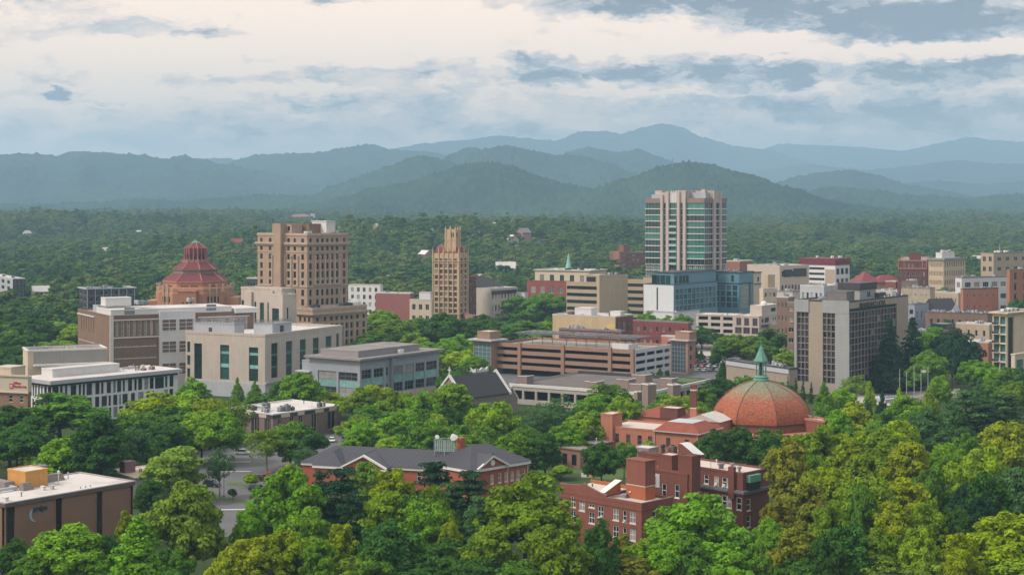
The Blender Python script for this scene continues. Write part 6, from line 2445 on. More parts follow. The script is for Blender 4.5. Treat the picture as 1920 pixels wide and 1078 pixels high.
# ---- red brick hospital block in the foreground
def brick_block():
    a = Bld('brick_hospital', 'red brick building with white sash windows, stepped gable and orange based stair tower', 'building', 1203, 330, 45, 1262, 1050, ytop=944)
    R, L, H = a.Lr, a.Ll, a.h
    rows = [H - 3.3, H - 7.0]
    def sl(px):   # left-face coordinate of a photograph column
        r = (px - 960) / F
        x0, d0 = a.root.location.x, a.d
        return (r * d0 - x0) / (-cos(a.al) - r * sin(a.al))
    hl = []
    for z in rows:
        for px, w in ((1196.0 - 10, 1.75), (1171, 1.1), (1154.5, 1.75), (1126, 1.75)):
            s = sl(px)
            hl.append((s - w / 2, s + w / 2, z - 1.25, z + 1.25))
    for px, w, z, h in ((1091, 1.75, H - 2.6, 1.25), (1074.5, 1.4, H - 2.2, 1.2), (1109, 1.75, H - 5.0, 1.25), (1109, 1.8, H - 2.35, .42), (1074.5, 1.6, H - 5.4, 1.2)):
        s = sl(px)
        hl.append((s - w / 2, s + w / 2, z - h, z + h))
    hr = [(R * c - .65, R * c + .65, z - 1.25, z + 1.25) for c in (.40, .76) for z in rows]
    a.walls(REDB, hr, hl, .3)
    for q in hl:
        a.win('L', [q], G_DARK, WHITE, 2 if q[1] - q[0] > 1.3 else 1, 2 if q[3] - q[2] > 1 else 1, .15, .12, sill=.14, alt=(G_BLIND, .2))
    a.win('R', hr, G_DARK, WHITE, 1, 2, .14, .12, sill=.14)
    for q in (hl[1], hl[3], hl[5]):
        a.part('window_unit', OFFWH, (-.28, .1, q[0] + .15, q[0] + .75, q[2] + .05, q[2] + .5))
    pk = mat('pinkish_roof', (.50, .42, .38), .9, .12, .15)
    a.roof(pk, .55, REDB, .06, .4, .3)
    a.part('coping', mat('dark_coping', (.20, .16, .15), .7), (-.1, R + .1, -.1, .3, H + .061, H + .14), (-.1, .3, .3, sl(1137), H + .061, H + .14))
    a.part('belt_course', REDDK, (-.07, -.003, 0, L, H - 1.75, H - 1.5), (0, R, -.07, -.003, H - 1.75, H - 1.5))
    # stepped gable parapet on the left part of the front
    s1, s2, s3, s4 = sl(1137), sl(1128), sl(1100), sl(1062)
    mb = MB()
    prof = [(s1, H + .06), (s1, H + .55), (s2, H + .75), (s3, H + 1.95), (s3 + .05, H + 2.2), (s3 + 1.2, H + 2.2), (s3 + 1.25, H + 1.9), (s4, H + 1.5), (L, H + 1.5), (L, H + .06)]
    f0, f1 = [(-.04, p[0], p[1]) for p in prof], [(.42, p[0], p[1]) for p in prof]
    mb.poly(f0)
    mb.poly(f1)
    for i in range(len(prof)):
        j = (i + 1) % len(prof)
        mb.poly([f0[i], f0[j], f1[j], f1[i]], 1 if 0 < i < len(prof) - 2 else 0)
    mb.build('gable_parapet', [REDB, mat('dark_coping', (.2, .16, .15))], a.root)
    a.part('upper_roof', pk, (.5, R - .6, s2 + 1.2, L - .5, H + .05, H + .3))
    a.part('rear_parapet', ORANB, (R - .5, R - .1, s2 + 1.2, L, H + .07, H + 1.0))
    # sloped stub wall with white top between gable and stair tower
    mb = MB()
    ya, yb = s2 - .2, s2 + .9
    q = [(.45, H + .08), (.45, H + .8), (R * .58, H + 2.9), (R * .58, H + .08)]
    for y in (ya, yb):
        mb.poly([(p[0], y, p[1]) for p in q])
    mb.poly([(q[1][0], ya - .3, q[1][1] + .02), (q[2][0], ya - .3, q[2][1] + .02), (q[2][0], yb + .5, q[2][1] + .02), (q[1][0], yb + .5, q[1][1] + .02)], 1)
    mb.build('sloped_parapet', [ORANB, OFFWH], a.root)
    # stair tower: orange below, red brick above
    x0, x1, y0, y1 = R * .52, R * .52 + 3.4, 3.6, 9.1
    zt, zm = 18.3, 12.9
    mb = MB()
    mb.box(x0, x1, y0, y1, H - .6, zm, 1)
    mb.box(x0 - .06, x1 + .06, y0 - .06, y1 + .06, zm, zm + .14, 2)
    mb.box(x0 + .01, x1 - .01, y0 + .01, y1 - .01, zm + .14, zt, 0)
    mb.box(x0 - .1, x1 + .1, y0 - .1, y1 + .1, zt, zt + .25, 0)
    mb.build('stair_tower', [REDB, ORANB, OFFWH], a.root)
    mb = MB()
    mb.lathe([(.05, 11.2), (.3, 11.3), (.05, 11.6)], 8, x0 - .1, y0 + 4.3)
    mb.build('wall_lamp', OFFWH, a.root)
    # link behind with grey panel and window
    xl = x1 + .02
    c = Bld('brick_link_block', 'dark red brick middle block with flat white roof and two square brick towers', 'building', 1289, 345, 45, 1299, 1204, ytop=889)
    R2, L2, H2 = c.Lr, c.Ll, c.h
    hl = [(L2 * .18, L2 * .18 + 1.3, H2 - 5.6, H2 - 2.6), (L2 * .46, L2 * .46 + 1.3, H2 - 5.9, H2 - 2.9)]
    c.walls(REDDK, [], hl, .25)
    c.win('L', hl, G_DARK, WHITE, 1, 2, .14, .1, sill=.12)
    c.roof(pk, .3, REDDK, .06, .35, .2)
    c.part('grey_panel', LGREY, (-.16, -.003, L2 * .60, L2 * .86, H2 - 4.0, H2 - .9))
    me = win_mesh(1.5, 1.7, G_DARK, WHITE, 1, 1, .16, 0)
    o = linkmesh('window', me, c.root)
    o.location, o.rotation_euler = (-.29, L2 * .80, H2 - 3.3), (0, 0, -pi / 2)
    c.part('orange_wall', ORANB, (-.35, -.17, L2 * .865, L2 * .999, H2 - 6, H2 - .9))
    mb = MB()
    for k in range(12):
        mb.tube([(-1.2, L2 * (.3 + .045 * k), H2 - 5.9), (-1.2, L2 * (.3 + .045 * k), H2 - 4.9)], [.03, .03], 4)
    mb.box(-1.25, -1.15, L2 * .3, L2 * .8, H2 - 4.95, H2 - 4.87)
    mb.build('roof_railing', DGREY, c.root)
    c.vol('lift_tower', REDDK, 1.6, 5.4, L2 * .44, L2 * .74, H2 - .3, 17.4, pk)
    c.vol('brick_pier', REDDK, .3, 3.4, -1.0, L2 * .22, H2 - 4, 18.2, REDDK)
    c.part('roof_kerb', ORANB, (2.0, 6.0, L2 * .75, L2 * .80, H2 - .3, H2 + .5))
    # rear block
    e = Bld('brick_rear_block', 'dark brick rear block with white roof and curved white roof hood behind the towers', 'building', 1296, 372, 45, 1306, 1196, ytop=861)
    hl = [(e.Ll * q, e.Ll * q + 1.3, e.h - 4.2, e.h - 2.0) for q in (.40, .57, .72)]
    e.walls(REDDK, [], hl, .25)
    e.win('L', hl, G_BLIND, WHITE, 1, 2, .15, .1, sill=.1)
    e.roof(pk, .25, REDDK, .06, .3, .2)
    mb = MB()
    pts = [(0, 0), (0, 3.4), (1.0, 3.4), (5.4, 1.0), (5.4, 0)]
    mb.poly([(2.5, 2 - 0, e.h + 0)] * 0 or [(1.5, e.Ll * .30 - p[0], e.h - .25 + p[1]) for p in pts])
    mb.poly([(4.6, e.Ll * .30 - p[0], e.h - .25 + p[1]) for p in pts])
    for i in range(4):
        p, q = pts[i], pts[i + 1]
        mb.poly([(1.4, e.Ll * .30 - p[0], e.h - .25 + p[1]), (4.7, e.Ll * .30 - p[0], e.h - .25 + p[1]), (4.7, e.Ll * .30 - q[0], e.h - .25 + q[1]), (1.4, e.Ll * .30 - q[0], e.h - .25 + q[1])], 1 if i in (1, 2) else 0)
    mb.build('roof_hood', [REDDK, OFFWH], e.root)
    mb = MB()
    mb.lathe([(.5, e.h), (.5, e.h + 1.6), (.7, e.h + 1.8), (.7, e.h + 2.2), (.2, e.h + 2.5)], 10, 2, e.Ll * .62)
    mb.build('roof_vent', DGREY, e.root)
    e.unit(3.5, e.Ll * .50, e.h - .2, 1.6, 1.6, 2.0, BROWNB)
    # long right wing
    g = Bld('brick_wing', 'long dark red brick wing with grey cornice and small white windows behind the green tree', 'building', 1393, 350, 45, 1442, 1298, ytop=887, Ll=27)
    R, L, H = g.Lr, 14.2, g.h
    hl = []
    for q in (.27, .37, .53, .735, .93):
        for z, h in ((H - 2.6, 1.05), (H - 7.0, 1.35), (H - 10.8, 1.3)):
            hl.append((L * q - .65, L * q + .65, z - h, z + h))
    hl.append((L * .08 - .7, L * .08 + .7, H - 8.4, H - 5.6))
    hr = [(R * .22 - .7, R * .22 + .7, z - 1.3, z + 1.3) for z in (H - 7.4, H - 11.2)]
    g.walls(REDDK, hr, hl, .28)
    g.win('L', hl, G_BLIND, WHITE, 1, 2, .15, .1, sill=.12, alt=(G_DARK, .4))
    g.win('R', hr, G_DARK, WHITE, 1, 2, .15, .1, sill=.12)
    for q in (.37, .53, .27):
        g.part('window_unit', WHITE, (-.35, .1, L * q - .35, L * q + .35, H - 3.6, H - 3.05))
    g.roof(pk, .35, REDDK, .1, .4, .3)
    gc = mat('slate_grey_cornice', (.15, .145, .16), .7, .1, .4)
    g.part('cornice', gc, (-.7, -.003, 0, g.Ll, H - 4.6, H - 4.0), (-.35, -.002, 0, g.Ll, H - 5.0, H - 4.6), (-.7, R, -.7, -.003, H - 4.6, H - 4.0), (-.35, R, -.35, -.002, H - 5.0, H - 4.6))
    g.part('brick_pier', REDDK, (-.8, -.004, L * .14, L * .14 + 1.6, H - 6, H + 1.2))
    g.part('green_bay', COPPER, (R * .12, R * .55, -1.1, -.005, H - 2.2, H - .6))
    g.part('bay_window', G_DARK, (R * .14, R * .53, -1.0, -.005, H - 3.9, H - 2.2))
    for x, y in ((3, L * .62), (3.6, L * .60), (5, L * .48), (2.5, L * .2)):
        mb = MB()
        mb.lathe([(.3, H - .3), (.3, H + .4), (.55, H + .5), (.5, H + .9), (.1, H + 1.0)], 8, x, y)
        mb.build('roof_vent', MGREY, g.root)
    for x, y in ((2, L * .75), (4, L * .35), (6, L * .5)):
        mb = MB()
        mb.tube([(x, y, H - .3), (x, y, H + 1.2)], [.06, .06], 5)
        mb.build('vent_pipe', MGREY, g.root)
    for q in (a, c, e, g):
        q.done()


brick_block()


# ---- domed church
def dome_mat():
    m = bpy.data.materials.new('patinated_dome_tile')
    m.use_nodes = True
    t = m.node_tree
    t.nodes.clear()
    T = NT(t)
    tc = T.n('ShaderNodeTexCoord')
    sp = T.n('ShaderNodeSeparateXYZ')
    T.link(tc.outputs['Object'], sp.inputs[0])
    n1 = T.noise(tc.outputs['Object'], .5, 4.0, .6)
    n2 = T.noise(tc.outputs['Object'], 1.8, 3.0, .6)
    f = T.math('ADD', T.math('MULTIPLY_ADD', sp.outputs[2], .25, -3.75), T.math('MULTIPLY_ADD', n1, 1.6, -.8), clamp=True)
    red = T.ramp(n2, [(.3, (.15, .042, .022)), (.5, (.30, .075, .030)), (.7, (.40, .125, .050))])
    gr = T.ramp(n2, [(.35, (.13, .115, .075)), (.6, (.20, .235, .155))])
    c = T.mix(f, red, gr)
    fz = T.math('FRACT', T.math('MULTIPLY', sp.outputs[2], 2.2))
    c = T.mix(T.math('MULTIPLY', T.math('LESS_THAN', fz, .16), .35), c, (.05, .03, .02, 1))
    p = T.n('ShaderNodeBsdfPrincipled')
    T.link(c, p.inputs['Base Color'])
    p.inputs['Roughness'].default_value = .75
    o = T.n('ShaderNodeOutputMaterial')
    T.link(p.outputs[0], o.inputs['Surface'])
    return m


def domed_church():
    c, d = 1427, 478
    k = d / F
    z = lambda y: HC - (y - YH) * k
    r = tag(empty('domed_church', (X(c, d), d, 0), 0), 'red brick church under a large red tiled dome with green copper lantern and spire', 'church')
    rot = radians(22.5)
    mb = MB()
    mb.lathe([(21.4, -.5), (21.4, z(803)), (21.9, z(802)), (21.9, z(799)), (21.0, z(798)), (21.0, z(800.5))], 8, rot=radians(8), mats=[0, 0, 1, 1, 1], m=0)
    mb.build('base_wall', [REDB, PINKB], r)
    mb = MB()
    mb.lathe([(20.8, z(801)), (15.6, z(800.6))], 8, rot=radians(8), caps=False)
    mb.build('lower_roof', ROOFW, r)
    mb = MB()
    mb.lathe([(15.4, z(806)), (15.4, z(787)), (15.9, z(786.5)), (15.9, z(785))], 8, rot=radians(8), mats=[0, 1, 1, 1])
    mb.build('drum_wall', [REDB, DGREY], r)
    # pale plaques on the lower wall
    for i in range(8):
        t = radians(8) + (i + .5) * pi / 4
        ap = 21.4 * cos(pi / 8)
        for j in (-2, -1, 0, 1, 2):
            mb = MB()
            ux, uy = -sin(t), cos(t)
            s = j * 3.0
            p = [(s - .55, z(812)), (s + .55, z(812)), (s + .55, z(805)), (s - .55, z(805))]
            mb.poly([((ap + .06) * cos(t) + q[0] * ux, (ap + .06) * sin(t) + q[0] * uy, q[1]) for q in p])
            mb.build('stone_plaque' if j % 2 == 0 else 'window', CREAM if j % 2 == 0 else G_DARK, r)
    prof = [(15.75, z(785))]
    for q in range(1, 15):
        t = q / 14
        a = t * radians(66)
        rr = 2.3 + (15.75 - 2.3) * (cos(a) - cos(radians(66))) / (1 - cos(radians(66)))
        zz = z(785) + (z(713) - z(785)) * (sin(a) / sin(radians(66)))
        prof.append((rr, zz))
    mb = MB()
    mb.lathe(prof, 8, rot=radians(8))
    dm = mb.build('dome', dome_mat(), r)
    for i in range(8):
        t = radians(8) + i * pi / 4
        mb = MB()
        mb.tube([(p[0] * cos(t), p[0] * sin(t), p[1] + .05) for p in prof], [.13] * len(prof), 6)
        mb.build('dome_rib', mat('rib_tile', (.20, .075, .045), .8, .2), dm)
    ln = empty('lantern')
    bpy.data.objects.remove(ln)
    mb = MB()
    mb.lathe([(2.5, z(714)), (2.5, z(711)), (2.2, z(709)), (2.35, z(706)), (1.9, z(704)), (1.9, z(703))], 16)
    lo = mb.build('lantern', COPPER, r)
    for i in range(8):
        t = i * pi / 4 + .2
        mb = MB()
        mb.lathe([(.22, z(703.5)), (.17, z(702)), (.17, z(681)), (.24, z(680)), (.24, z(678.5))], 8, 1.55 * cos(t), 1.55 * sin(t))
        mb.build('lantern_column', COPPER, lo)
    mb = MB()
    mb.lathe([(.75, z(703)), (.75, z(679))], 8)
    mb.build('lantern_core', DGREY, lo)
    mb = MB()
    mb.lathe([(1.75, z(679)), (2.15, z(677.5)), (2.05, z(675)), (1.25, z(663)), (.72, z(656)), (.74, z(654.5)), (.45, z(652)), (.14, z(648)), (.08, z(638)), (.02, z(634))], 8)
    mb.build('spire', COPPER, lo)
    # right porch wing
    w = Bld('church_wing', 'low brick wing with white roof right of the domed church', 'building', 1546, 462, 52, 1567, 1500, ytop=789)
    w.walls(REDB, [], [], .3)
    w.roof(ROOFW, .5, PINKB, .15, .4, .4)
    # left school wing: flat roof half, tiled hip half
    a = Bld('salmon_brick_wing', 'salmon brick church wing with pale flat roof and low red tiled hip roof', 'building', 1310, 444, 32, 1352, 1131, ytop=813)
    R, L, H = a.Lr, a.Ll, a.h
    hl = [(L * q - .7, L * q + .7, H - 4.6, H - 1.9) for q in (.50, .61, .73, .85, .31, .12)]
    a.walls(PINKB, [], hl, .25)
    a.win('L', hl, G_BROWN, BROWNB, 1, 2, .1, .1, sill=.1)
    ym = L * .46
    mb = MB()
    mb.box(.4, R - .4, ym, L - .4, H - .5, H - .35)
    mb.build('flat_roof', mat('pinkish_roof', (.50, .42, .38)), a.root)
    a.part('parapet', PINKB, (-.1, .35, ym, L, H - .4, H + .1), (R - .35, R, ym, L, H - .4, H + .1))
    mb = MB()
    x0, x1, y0, y1 = -.6, R + .6, -.6, ym
    i = 4.2
    p = [(x0, y0, H), (x1, y0, H), (x1, y1, H), (x0, y1, H)]
    q = [(x0 + i, y0 + i, H + 2.3), (x1 - i, y0 + i, H + 2.3), (x1 - i, y1 - i * .6, H + 2.3), (x0 + i, y1 - i * .6, H + 2.3)]
    for n in range(4):
        j = (n + 1) % 4
        mb.poly([p[n], p[j], q[j], q[n]], 0)
    mb.poly(q, 1)
    mb.build('tiled_roof', [TILE, LGREY], a.root)
    a.part('gutter', LGREY, (-.8, -.6, -.6, ym, H - .25, H), (-.6, R, -.8, -.6, H - .25, H))
    a.vol('corner_tower', PINKB, -.8, 5.2, L - 3.6, L + .4, -.5, H + 3.6, BEIGE)
    for y in (.3, ym - .3):
        mb = MB()
        mb.tube([(-.25, y, 0), (-.25, y, H - .2)], [.12, .12], 6)
        mb.build('downpipe', LGREY, a.root)
    # small annexes in front
    n = Bld('brick_annex', 'low mauve brick annex with grey roof boxes in front of the salmon brick wing', 'building', 1292, 424, 40, 1320, 1150, h=3.6)
    n.walls(REDDK, [(2, 3.4, .8, 2.8)], [(n.Ll * .1, n.Ll * .18, .6, 2.8), (n.Ll * .4, n.Ll * .6, 1, 2.6)], .3)
    n.roof(mat('mauve_roof', (.26, .19, .19), .9, .15), .2, REDDK, .2, .3, .3)
    n.vol('roof_box', mat('mauve_screen', (.27, .245, .255)), 2, 7, n.Ll * .58, n.Ll * .80, 3.4, 6.0, ROOFW)
    n.vol('roof_box', PINKB, 1, 5, n.Ll * .02, n.Ll * .26, 3.4, 6.4, MGREY)
    # rear tiled roofs, pediment, chimney
    e = Bld('tiled_roof_block', 'brick block with red tiled hip roof and brick roof box behind the salmon brick wing', 'building', 1282, 478, 34, 1300, 1180, ytop=787)
    e.walls(PINKB, [], [], .3)
    mb = MB()
    mb.v = []
    hip(mb, 0, e.Ll, 0, 16, e.h, e.h + 3.0, .5, True, True)
    mb.v = [(v[1], v[0], v[2]) for v in mb.v]
    mb.build('tiled_roof', [TILE, TILE], e.root)
    e.vol('roof_box', REDDK, -.4, 5, e.Ll * .10, e.Ll * .42, e.h, e.h + 3.2, ROOFW)
    g = tag(empty('white_gable_hall', (X(1327, 468), 468, 0), radians(58)), 'low brick hall with shallow white gable roof left of the dome', 'building')
    mb = MB()
    mb.box(-5, 5, -6, 6, -.5, 10.0)
    mb.build('wall', PINKB, g)
    mb = MB()
    mb.poly([(-5.4, -6.4, 10.0), (5.4, -6.4, 10.0), (5.4, 0, 12.0), (-5.4, 0, 12.0)])
    mb.poly([(-5.4, 6.4, 10.0), (5.4, 6.4, 10.0), (5.4, 0, 12.0), (-5.4, 0, 12.0)])
    mb.poly([(-5.3, -6.4, 10.0), (-5.3, 6.4, 10.0), (-5.3, 0, 11.95)])
    mb.build('roof', ROOFW, g)
    ch = tag(empty('brick_chimney', (X(1300.5, 470), 470, 0), radians(30)), 'tall square brick chimney with white bands left of the dome', 'chimney')
    mb = MB()
    mb.lathe([(1.55, -.5), (1.5, 9.5), (1.42, 9.6), (1.32, 13.0)], 4, mats=[0, 0, 0])
    mb.lathe([(1.36, 13.0), (1.36, 13.3)], 4, m=2)
    mb.lathe([(1.30, 13.3), (1.22, 18.4)], 4, m=1)
    mb.lathe([(1.36, 18.4), (1.36, 18.8)], 4, m=2)
    mb.lathe([(1.25, 18.8), (1.2, 20.2), (1.0, 20.3)], 4, m=1)
    mb.build('chimney_stack', [PINKB, REDDK, OFFWH], ch)
    # low grey-roofed hall on the left
    h = Bld('low_brick_hall', 'low brick hall with broad grey gravel roofs left of the salmon brick wing', 'building', 1088, 437, 42, 1112, 1030, ytop=843)
    hl = [(h.Ll * q, h.Ll * q + 1.8, .8, h.h - 1.6) for q in (.12, .42, .62)]
    h.walls(mat('hall_brick', (.25, .14, .10), .9, .1), [(1.5, 4, .2, 3)], hl, .3)
    h.win('L', hl, G_DARK, BLACKM, 1, 2, .1, .15)
    h.win('R', [(1.5, 4, .2, 3)], G_DARK, BLACKM, 2, 1, .1, .15)
    h.roof(ROOFG, .15, BROWNB, .3, .3, .3)
    h2 = Bld('gravel_roof_hall', 'brick hall with wide grey gravel roof beside the salmon corner tower', 'building', 1119, 449, 40, 1150, 1044, ytop=833)
    h2.walls(mat('hall_brick', (.25, .14, .10)), [], [], .3)
    h2.roof(ROOFG, .15, BROWNB, .3, .3, .3)


domed_church()


# ================================================================== the streets of the town behind
mauve_red = mat('mauve_red_render', (.30, .115, .105), .85, .06, .2, .08)
BLD = simple
BLD('apartment_block', 'white four storey apartment block right of the courthouse tower', 'building', 713, 1000, 18, 718, 653, 534, WHITE, ROOFW, None, (5, 5, .45, .6), nx=2, nz=1, alt=(G_BLIND, .3))
b = BLD('theatre_block', 'blank mauve red block with flat roof behind the trees beside the courthouse', 'building', 769, 905, 18, 776, 704, 549, mauve_red, ROOFG, None, None, cop=OFFWH)
b.units(2, b.h - .6, 4)
BLD('white_block', 'small blank white block left of the terracotta tower', 'building', 807, 930, 20, 812, 786, 548, WHITE, ROOFW)
BLD('tan_shop_block', 'tan brick block with paired windows at the left foot of the terracotta tower', 'building', 809, 895, 20, 813, 768, 562, CREAM, ROOFW, None, (3, 3, .5, .5), nx=2, alt=(G_BLIND, .3))
b = BLD('cream_hall', 'cream building with dark upper strip and grey hipped roof right of the terracotta tower', 'building', 919, 965, 38, 970, 893, 541, mat('pale_cream', (.52, .47, .40), .85, .08), ROOFW, (8, 3, .5, .5), None, alt=(G_BLIND, .2))
b.part('window_strip', G_DARK, (b.Lr * .05, b.Lr * .97, -.25, -.003, b.h - 3.8, b.h - 1.5))
mb = MB()
hip(mb, 2, 34, 14, 34, b.h, b.h + 6.5, .5)
mb.build('hipped_roof', [SLATE, SLATE], b.root)
BLD('low_white_shop', 'low white shop between the cream hall and the red brick block', 'building', 984, 985, 30, 990, 955, 549, OFFWH, ROOFW, None, (4, 2, .5, .4))
b = BLD('cream_apartments', 'cream apartment block with overhanging roof and rows of paired windows', 'building', 1105, 1065, 28, 1137, 1003, 507, mat('butter_render', (.58, .50, .37), .8, .06), ROOFW, (3, 3, .4, .5), (5, 3, .42, .5), nx=2, alt=(G_BLIND, .6), over=.8)
b.units(5, b.h - .6, 2, None, DGREY)
BLD('red_brick_shops', 'red brick block with white windows below the cream apartments', 'building', 1063, 985, 24, 1072, 988, 528, mat('shop_brick', (.29, .085, .06), .9, .1), ROOFG, None, (4, 3, .55, .5), nx=2, alt=(G_BLIND, .8), cop=REDB)


def banded(name, label, px, d, al, r, l, y, wall, n, faces='L', band=G_DARK, roof=ROOFW):
    b = Bld(name, label, 'building', px, d, al, r, l, ytop=y)
    hh = {}
    for f in 'RL':
        LL = b.Lr if f == 'R' else b.Ll
        hh[f] = [(.3, LL - .3, b.h - 4.1 * (k + 1) - .2, b.h - 4.1 * (k + 1) + 1.8) for k in range(n)] if f in faces else []
    b.walls(wall, hh['R'], hh['L'], .5)
    for f in faces:
        b.win(f, hh[f], band, BLACKM, 9, 1, .08, .3, name='window_band')
    b.roof(roof, .5, wall, .08)
    return b


tb = mat('office_tan', (.40, .325, .225), .85, .08, .2, .12, lines=(6, 2.0, .08), linec=.9)
b = banded('banded_office', 'tan office with dark continuous window bands left of its blank tan tower', 1122, 905, 34, 1126, 1062, 530, tb, 5, 'L')
b.vol('top_storey', tb, 2, 12, 2, b.Ll * .45, b.h - .5, b.h + 4.2, ROOFW)
b.part('top_window', G_DARK, (1.9, 1.99, 3, b.Ll * .42, b.h + .3, b.h + 3.2))
b = Bld('blank_tan_tower', 'blank tan concrete tower between two wings with dark window bands', 'building', 1124, 897, 62, 1177, 1119, ytop=516)
b.walls(tb, [], [], .3)
b.roof(ROOFW, .5, tb, .08)
b.units(3, b.h - .5, 6)
banded('banded_wing', 'tan wing with dark window bands between the blank tan tower and the teal hotel', 1214, 930, 30, 1222, 1174, 525, tb, 6, 'L')
b = BLD('brick_apartment_tower', 'dark brick apartment tower on the wooded slope left of the glass tower', 'building', 1163, 1420, 62, 1212, 1143, 473, mat('far_brick', (.20, .085, .065), .9, .1), ROOFG, (5, 8, .4, .35), None, alt=(G_BLIND, .4))
b.vol('lift_house', mat('far_brick', (.2, .085, .065)), 6, 13, 4, 12, b.h - 1, ZY(460, 1430), ROOFG)
b.part('brick_stack', mat('far_brick_light', (.27, .125, .095), .9, .1), (-2.5, .0, -2.5, b.Ll * .4, 0, b.h + 1))
b = BLD('yellow_brick_block', 'faded yellow brick block with white roof hut behind the parking garage', 'building', 1154, 765, 30, 1187, 1036, 593, YELB, ROOFW, (3, 2, .5, .5), None, mats=[REDDK, YELB], alt=(G_BLIND, .5), nx=2)
b.vol('roof_hut', OFFWH, 4, 11, b.Ll * .44, b.Ll * .70, b.h - .6, b.h + 3.2, ROOFW)
b.vol('roof_hut', OFFWH, 7, 12, b.Ll * .02, b.Ll * .18, b.h - .6, b.h + 1.8, ROOFW)
b.units(6, b.h - .6, 12, None, BROWNB)
b.part('yellow_patch', mat('bright_ochre', (.62, .45, .18), .9, .1), (-.03, -.003, b.Ll * .02, b.Ll * .13, b.h - 7, b.h - 4))
b = BLD('red_brick_stores', 'low dark red brick stores with tree planted roof terrace below the white podium', 'building', 1290, 800, 36, 1296, 1187, 604, mat('store_brick', (.20, .05, .045), .9, .1), ROOFD, None, (8, 2, .4, .4), cop=ROOFG, alt=(G_BLIND, .3))
BLD('brick_stair_block', 'pinkish brick block behind the right stair tower of the garage', 'building', 1296, 735, 40, 1304, 1240, 632, PINKB, ROOFW, None, (2, 2, .3, .3))
BLD('flat_brick_store', 'low brick store with cluttered roof in front of the yellow brick block', 'building', 1165, 725, 30, 1172, 1048, 620, REDDK, ROOFG, None, None, units=7)
b = BLD('tan_bank', 'pale tan block with large dark glazing right of the teal hotel', 'building', 1462, 1000, 52, 1516, 1401, 498, mat('bank_tan', (.52, .44, .36), .85, .06), ROOFW, (8, 4, .55, .4), None, units=3, alt=(G_BLIND, .2))
b.part('dark_glazing', G_DARK, (b.Lr * .12, b.Lr * .42, -.25, -.003, b.h - 7.5, b.h - 2.8), (b.Lr * .47, b.Lr * .92, -.25, -.003, b.h - 7.5, b.h - 2.2))
b = BLD('maroon_top_block', 'white banded block with maroon top storey and dark glass corner', 'building', 1566, 1040, 40, 1593, 1499, 497, WHITE, ROOFW, (3, 5, .7, .6), None, glass=G_DEEPG)
b.part('maroon_top', MAROON, (-.4, b.Lr + .4, -.4, b.Ll + .4, b.h, b.h + 4.2))
for k in range(4):
    b.part('window_band', G_DARK, (-.2, -.003, b.Ll * .30, b.Ll * .72, b.h - 3.2 - 3.6 * k, b.h - 1.8 - 3.6 * k))
b.part('tan_panel', TANB, (-.3, -.003, b.Ll * .74, b.Ll, 0, b.h - .2), (-.3, -.003, b.Ll * .02, b.Ll * .27, 0, b.h - 3))
b.units(4, b.h + 4.2, 9, None, WHITE)
BLD('brick_warehouse', 'plain brick warehouse right of the glass tower', 'building', 1387, 1080, 40, 1411, 1360, 489, mat('ware_brick', (.27, .12, .085), .9, .08), ROOFW, None, None, units=1)
BLD('cream_office', 'narrow cream office with small paired windows right of the teal hotel', 'building', 1431, 880, 50, 1457, 1424, 541, CREAM, ROOFW, (3, 5, .5, .45), None, nx=2, alt=(G_BLIND, .3))
BLD('ochre_hut_block', 'small ochre block above the cream office', 'building', 1440, 930, 50, 1453, 1434, 515, YELB, ROOFW)
BLD('brown_brick_store', 'brown brick store with white roof left of the concrete hotel', 'building', 1478, 800, 30, 1490, 1456, 556, BROWNB, ROOFW, None, (3, 4, .4, .4), units=4)
BLD('slim_brick_store', 'slim brick store with pale window bands against the concrete hotel', 'building', 1490, 720, 40, 1496, 1476, 566, BROWNB, ROOFG, None, (1, 6, .7, .45), alt=(G_BLIND, .8), nx=2)
BLD('white_roof_store', 'store with white roof and grey columns behind the concrete hotel', 'building', 1545, 760, 48, 1592, 1500, 536, LGREY, ROOFW, (9, 2, .4, .7), (5, 2, .5, .7), units=2, alt=(G_BLIND, .4))
b = tag(empty('red_roof_hall', (X(1640, 1110), 1110, 0), radians(20)), 'low hall with dark red hipped roofs behind the concrete hotel', 'building')
mb = MB()
mb.box(-16, 16, -9, 9, -.5, 22)
mb.build('wall', CREAM, b)
mb = MB()
RR = mat('red_metal_roof', (.19, .035, .035), .6, .1, .3)
hip(mb, -16, 0, -8, 8, 22, 29.5, 1)
hip(mb, -4, 18, -10, 4, 22, 27, 1)
mb.build('roof', [RR, RR], b)
BLD('small_red_shop', 'small red brick shop with white roof right of the red roofed hall', 'building', 1680, 1060, 40, 1690, 1660, 527, REDB, ROOFW, None, (4, 1, .4, .5), glass=G_BLIND)
b = BLD('brown_brick_hotel', 'brown brick hotel with pale banded top storey and dark roof box', 'building', 1738, 1030, 16, 1742, 1684, 488, mat('hotel_brown', (.135, .052, .043), .9, .1), ROOFG, None, (7, 7, .4, .5), alt=(G_BLIND, .35), cop=PINKB)
b.vol('roof_box', mat('hotel_brown', (.135, .052, .043)), 5, 12, b.Ll * .22, b.Ll * .62, b.h - .6, b.h + 4.5, ROOFG)
b.part('pale_band', PINKB, (-.3, -.003, 0, b.Ll, b.h - 6.0, b.h - 5.3), (-.3, -.003, 0, b.Ll * .03, b.h - 5.3, b.h), (-.3, -.003, b.Ll * .97, b.Ll, b.h - 5.3, b.h), (-.3, -.003, b.Ll * .78, b.Ll * .81, b.h - 5.3, b.h), (-.3, -.003, b.Ll * .14, b.Ll * .17, b.h - 5.3, b.h))
